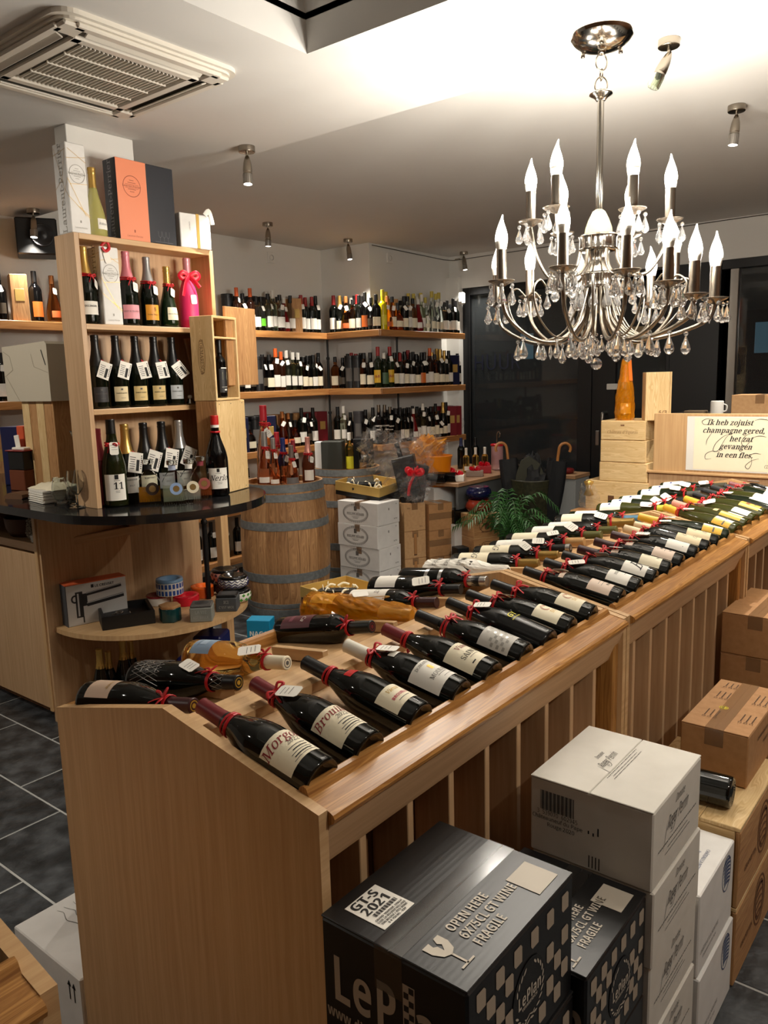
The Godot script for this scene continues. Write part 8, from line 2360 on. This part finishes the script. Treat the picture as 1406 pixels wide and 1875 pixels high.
	plain_box("crate_support", "small wooden box under the foil sweets bag beside the rack", "box", Vector3(-1.96, 0.0, -4.36), 0, Vector3(0.14, 0.78, 0.12), M.crate)

# ---------------------------------------------------------------- on the ceilings and walls
func spot(label: String, at: Vector3, towards: Vector3, lit: bool, energy := SPOT_ENERGY, roll := 0.0) -> void:
	var t := thing("spot_lamp", label, "spotlight", at)
	put(t, "base", lathe(pv([0.0, -0.026, 0.034, -0.026, 0.037, -0.023, 0.037, -0.002, 0.037, 0.0, 0.0, 0.0]), 28), M.nickel)
	put(t, "stem", lathe(pv([0.0055, -0.075, 0.0055, -0.024]), 10), M.nickel)
	var d := (towards - at).normalized()
	var y := -d
	var x := y.cross(Vector3.FORWARD if absf(y.dot(Vector3.FORWARD)) < 0.9 else Vector3.RIGHT).normalized()
	var xf := Transform3D(Basis(x, y, x.cross(y)), Vector3(0, -0.062, 0) + Vector3(d.x, 0, d.z) * 0.012)
	put(t, "head", lathe(pv([0.0, 0.03, 0.006, 0.024, 0.012, 0.012, 0.0175, -0.008, 0.02, -0.03, 0.0205, -0.045, 0.0195, -0.047, 0.0195, -0.05, 0.0205, -0.052, 0.0205, -0.056]), 24), M.nickel, xf)
	var st := begin()
	lathe_to(st, pv([0.0195, -0.056, 0.0205, -0.058, 0.0205, -0.098, 0.019, -0.1]), 24)
	for k in 18:
		var a := TAU * k / 18.0
		box_to(st, Vector3(sin(a) * 0.0205, -0.077, cos(a) * 0.0205), Vector3(0.0022, 0.04, 0.0022), 0.0005)
	put(t, "sleeve", st.commit(), M.steel if lit else M.glass_pale, xf)
	put(t, "lamp_face", lathe(pv([0.0, -0.1005, 0.0188, -0.1, 0.0188, -0.094]), 20), M.spot_face if lit else M.glass_clear, xf)
	if lit:
		var l := SpotLight3D.new()
		l.name = "spot_light"
		l.light_color = LAMP_COLOR
		l.light_energy = energy
		l.light_size = 0.018
		l.spot_angle = 56.0
		l.spot_angle_attenuation = 0.8
		l.spot_range = 12.0
		l.spot_attenuation = 2.0
		l.shadow_enabled = true
		t.add_child(l)
		l.transform = Transform3D(Basis.looking_at(d, Vector3.UP if absf(d.y) < 0.98 else Vector3.RIGHT), xf * Vector3(0, -0.104, 0))

func build_ceiling_things() -> void:
	spot("spot lamp on the lower ceiling above the shelf unit's right end", Vector3(-2.78, CEIL_NEAR, -2.568), Vector3(-2.66, 0.4, -2.4), true, 1.5)
	spot("spot lamp at the far left beside the black loudspeaker", Vector3(-4.611, CEIL_NEAR, -2.552), Vector3(-4.45, 0.6, -2.3), true, 1.4)
	spot("spot lamp on the higher ceiling before the left wall's power socket", Vector3(-4.315, CEIL_FAR, -4.15), Vector3(-4.35, 0.5, -4.1), true)
	spot("spot lamp on the higher ceiling in the corner above the wall shelves", Vector3(-4.36, CEIL_FAR, -5.08), Vector3(-4.05, 0.7, -5.0), true, 1.6)
	spot("spot lamp by the back wall above the far shelf end", Vector3(-4.074, CEIL_FAR, -6.36), Vector3(-3.8, 0.8, -6.3), true, 1.6)
	spot("unlit spot lamp with clear sleeve beside the chandelier's canopy", Vector3(-1.043, CEIL_FAR, -2.942), Vector3(-1.6, 1.4, -2.6), false)
	spot("lit spot lamp on the ceiling right of the chandelier", Vector3(-1.058, CEIL_FAR, -3.838), Vector3(-1.2, 0.6, -3.7), true)
	spot("lit spot lamp near the ceiling's right edge in the photo", Vector3(-0.95, CEIL_FAR, -5.0), Vector3(-1.2, 0.6, -5.1), true)
	# lamps of the same kind behind the camera
	spot("spot lamp on the ceiling behind the bar's left end, aimed at the shelf unit's side", Vector3(-3.7, CEIL_NEAR, -0.3), Vector3(-3.5, 0.9, -2.0), true, 1.5)
	spot("spot lamp on the higher ceiling past the right edge, above the middle rack", Vector3(0.55, CEIL_FAR, -3.9), Vector3(-0.3, 0.5, -3.6), true, 2.0)
	spot("spot lamp on the lower ceiling to the right of the camera", Vector3(0.75, CEIL_NEAR, -1.3), Vector3(0.0, 0.3, -1.4), true, 1.3)
	spot("spot lamp on the ceiling to the left of the camera", Vector3(-2.7, CEIL_NEAR, 0.5), Vector3(-2.6, 0.3, 0.1), true, 1.4)
	# air conditioner in the lower ceiling
	var t := thing("air_conditioner", "white square ceiling air conditioner with grille at the upper left", "air conditioner", Vector3(-2.462, CEIL_NEAR, -1.64))
	var h := 0.33
	var plastic := paint(212, 206, 194, 0.42)
	var st := begin()
	var outer := PackedVector2Array()
	for q in [[1, 1, 0], [-1, 1, 90], [-1, -1, 180], [1, -1, 270]]:
		for k in 7:
			var a := deg_to_rad(q[2] + 15.0 * k)
			outer.append(Vector2(q[0] * (h - 0.06) + cos(a) * 0.06, q[1] * (h - 0.06) + sin(a) * 0.06))
	slab_to(st, outer, -0.014, 0.0, 0.006)
	var mid := PackedVector2Array()
	for p in outer: mid.append(p * 0.955)
	slab_to(st, mid, -0.022, -0.012, 0.005)
	put(t, "panel", st.commit(), plastic)
	# inner panel with raised border, corners and slots round it
	st = begin()
	for k in 4:
		var b := Transform3D(Basis(Vector3.UP, PI / 2 * k), Vector3.ZERO)
		var sub := begin()
		box_to(sub, Vector3(0, -0.027, 0.292), Vector3(0.52, 0.014, 0.03), 0.004)
		box_to(sub, Vector3(0, -0.027, 0.2125), Vector3(0.455, 0.014, 0.035), 0.004)
		box_to(sub, Vector3(0.262, -0.027, 0.262), Vector3(0.075, 0.014, 0.075), 0.006)
		st.append_from(sub.commit(), 0, b)
	put(t, "border", st.commit(), plastic)
	for k in 4:
		var b := Transform3D(Basis(Vector3.UP, PI / 2 * k), Vector3.ZERO)
		put(t, "air_slot", bx(Vector3(0.43, 0.004, 0.046), 0.001), paint(74, 70, 62, 0.6), b * T(0, -0.0225, 0.2535))
		put(t, "flap", bx(Vector3(0.42, 0.005, 0.024), 0.002), plastic, b * TR(Vector3(0, -0.030, 0.262), Vector3(-24, 0, 0)))
	put(t, "grille_back", bx(Vector3(0.36, 0.004, 0.36), 0.0), paint(90, 86, 78, 0.7), T(0, -0.0235, 0))
	st = begin()
	for k in 25: box_to(st, Vector3(0, -0.029, -0.175 + 0.35 * k / 24.0), Vector3(0.37, 0.007, 0.0065), 0.0015)
	var gs := put(t, "grille_slats", st.commit(), plastic)
	gs.set_meta("kind", "stuff")
	for k in 3: put(t, "grille_rib", bx(Vector3(0.006, 0.009, 0.37), 0.001), plastic, T(-0.1 + 0.1 * k, -0.03, 0))
	# loudspeaker on the left wall
	t = thing("loudspeaker", "black loudspeaker on a bracket under the ceiling at the far left", "loudspeaker", Vector3(-4.72, 2.36, -2.62), 62)
	put(t, "cabinet", bx(Vector3(0.23, 0.21, 0.2), 0.008), M.black, T(0, 0.105, 0))
	put(t, "woofer", lathe(pv([0.0, 0.012, 0.02, 0.01, 0.03, 0.004, 0.055, 0.014, 0.062, 0.02, 0.066, 0.014, 0.066, 0.0]), 24), paint(34, 34, 36, 0.4), TR(Vector3(0.03, 0.11, 0.1), Vector3(90, 0, 0)))
	put(t, "bracket", bx(Vector3(0.04, 0.05, 0.12), 0.003), M.black, T(0, 0.1, -0.15))
	# power sockets high on the wall
	for e in [[Vector3(-4.9, 2.58, -4.726), 90.0, "white power socket high on the left wall"], [Vector3(-4.35, 2.60, -5.60), 90.0, "white power socket high on the wall past the corner"]]:
		t = thing("power_socket", e[2], "socket", e[0], e[1], "white power sockets high on the walls")
		put(t, "plate", bx(Vector3(0.075, 0.085, 0.014), 0.003), M.white, T(0, 0, 0.006))
		put(t, "well", lathe(pv([0.0, 0.004, 0.018, 0.004, 0.019, 0.012, 0.022, 0.014]), 20), paint(180, 176, 168, 0.5), TR(Vector3(0, 0, 0.004), Vector3(90, 0, 0)))
	# thin cable along the top of the far walls
	t = thing("ceiling_cable", "thin dark cable line along the top of the far walls", "cable", Vector3(-4.3, 2.66, -6.45))
	put(t, "line", tube(PackedVector3Array([Vector3(-0.03, 0.02, 1.1), Vector3(-0.02, 0.0, 0.05), Vector3(0.06, -0.01, 0.0), Vector3(2.5, 0.02, -0.02), Vector3(5.8, 0.025, -0.02)]), 0.0035, 6), paint(70, 64, 58, 0.5))
	put(t, "clip", bx(Vector3(0.05, 0.012, 0.02), 0.003), M.nickel, T(0.1, -0.004, 0.0))
	# small alarm sensor by the window
	t = thing("alarm_sensor", "small off-white sensor box above the dark window's left edge", "sensor", Vector3(-4.16, 2.30, -6.45))
	put(t, "case", bx(Vector3(0.06, 0.11, 0.05), 0.012), M.white)
	put(t, "lens", bx(Vector3(0.04, 0.04, 0.006), 0.003), paint(180, 178, 174, 0.3), T(0, -0.015, 0.026))
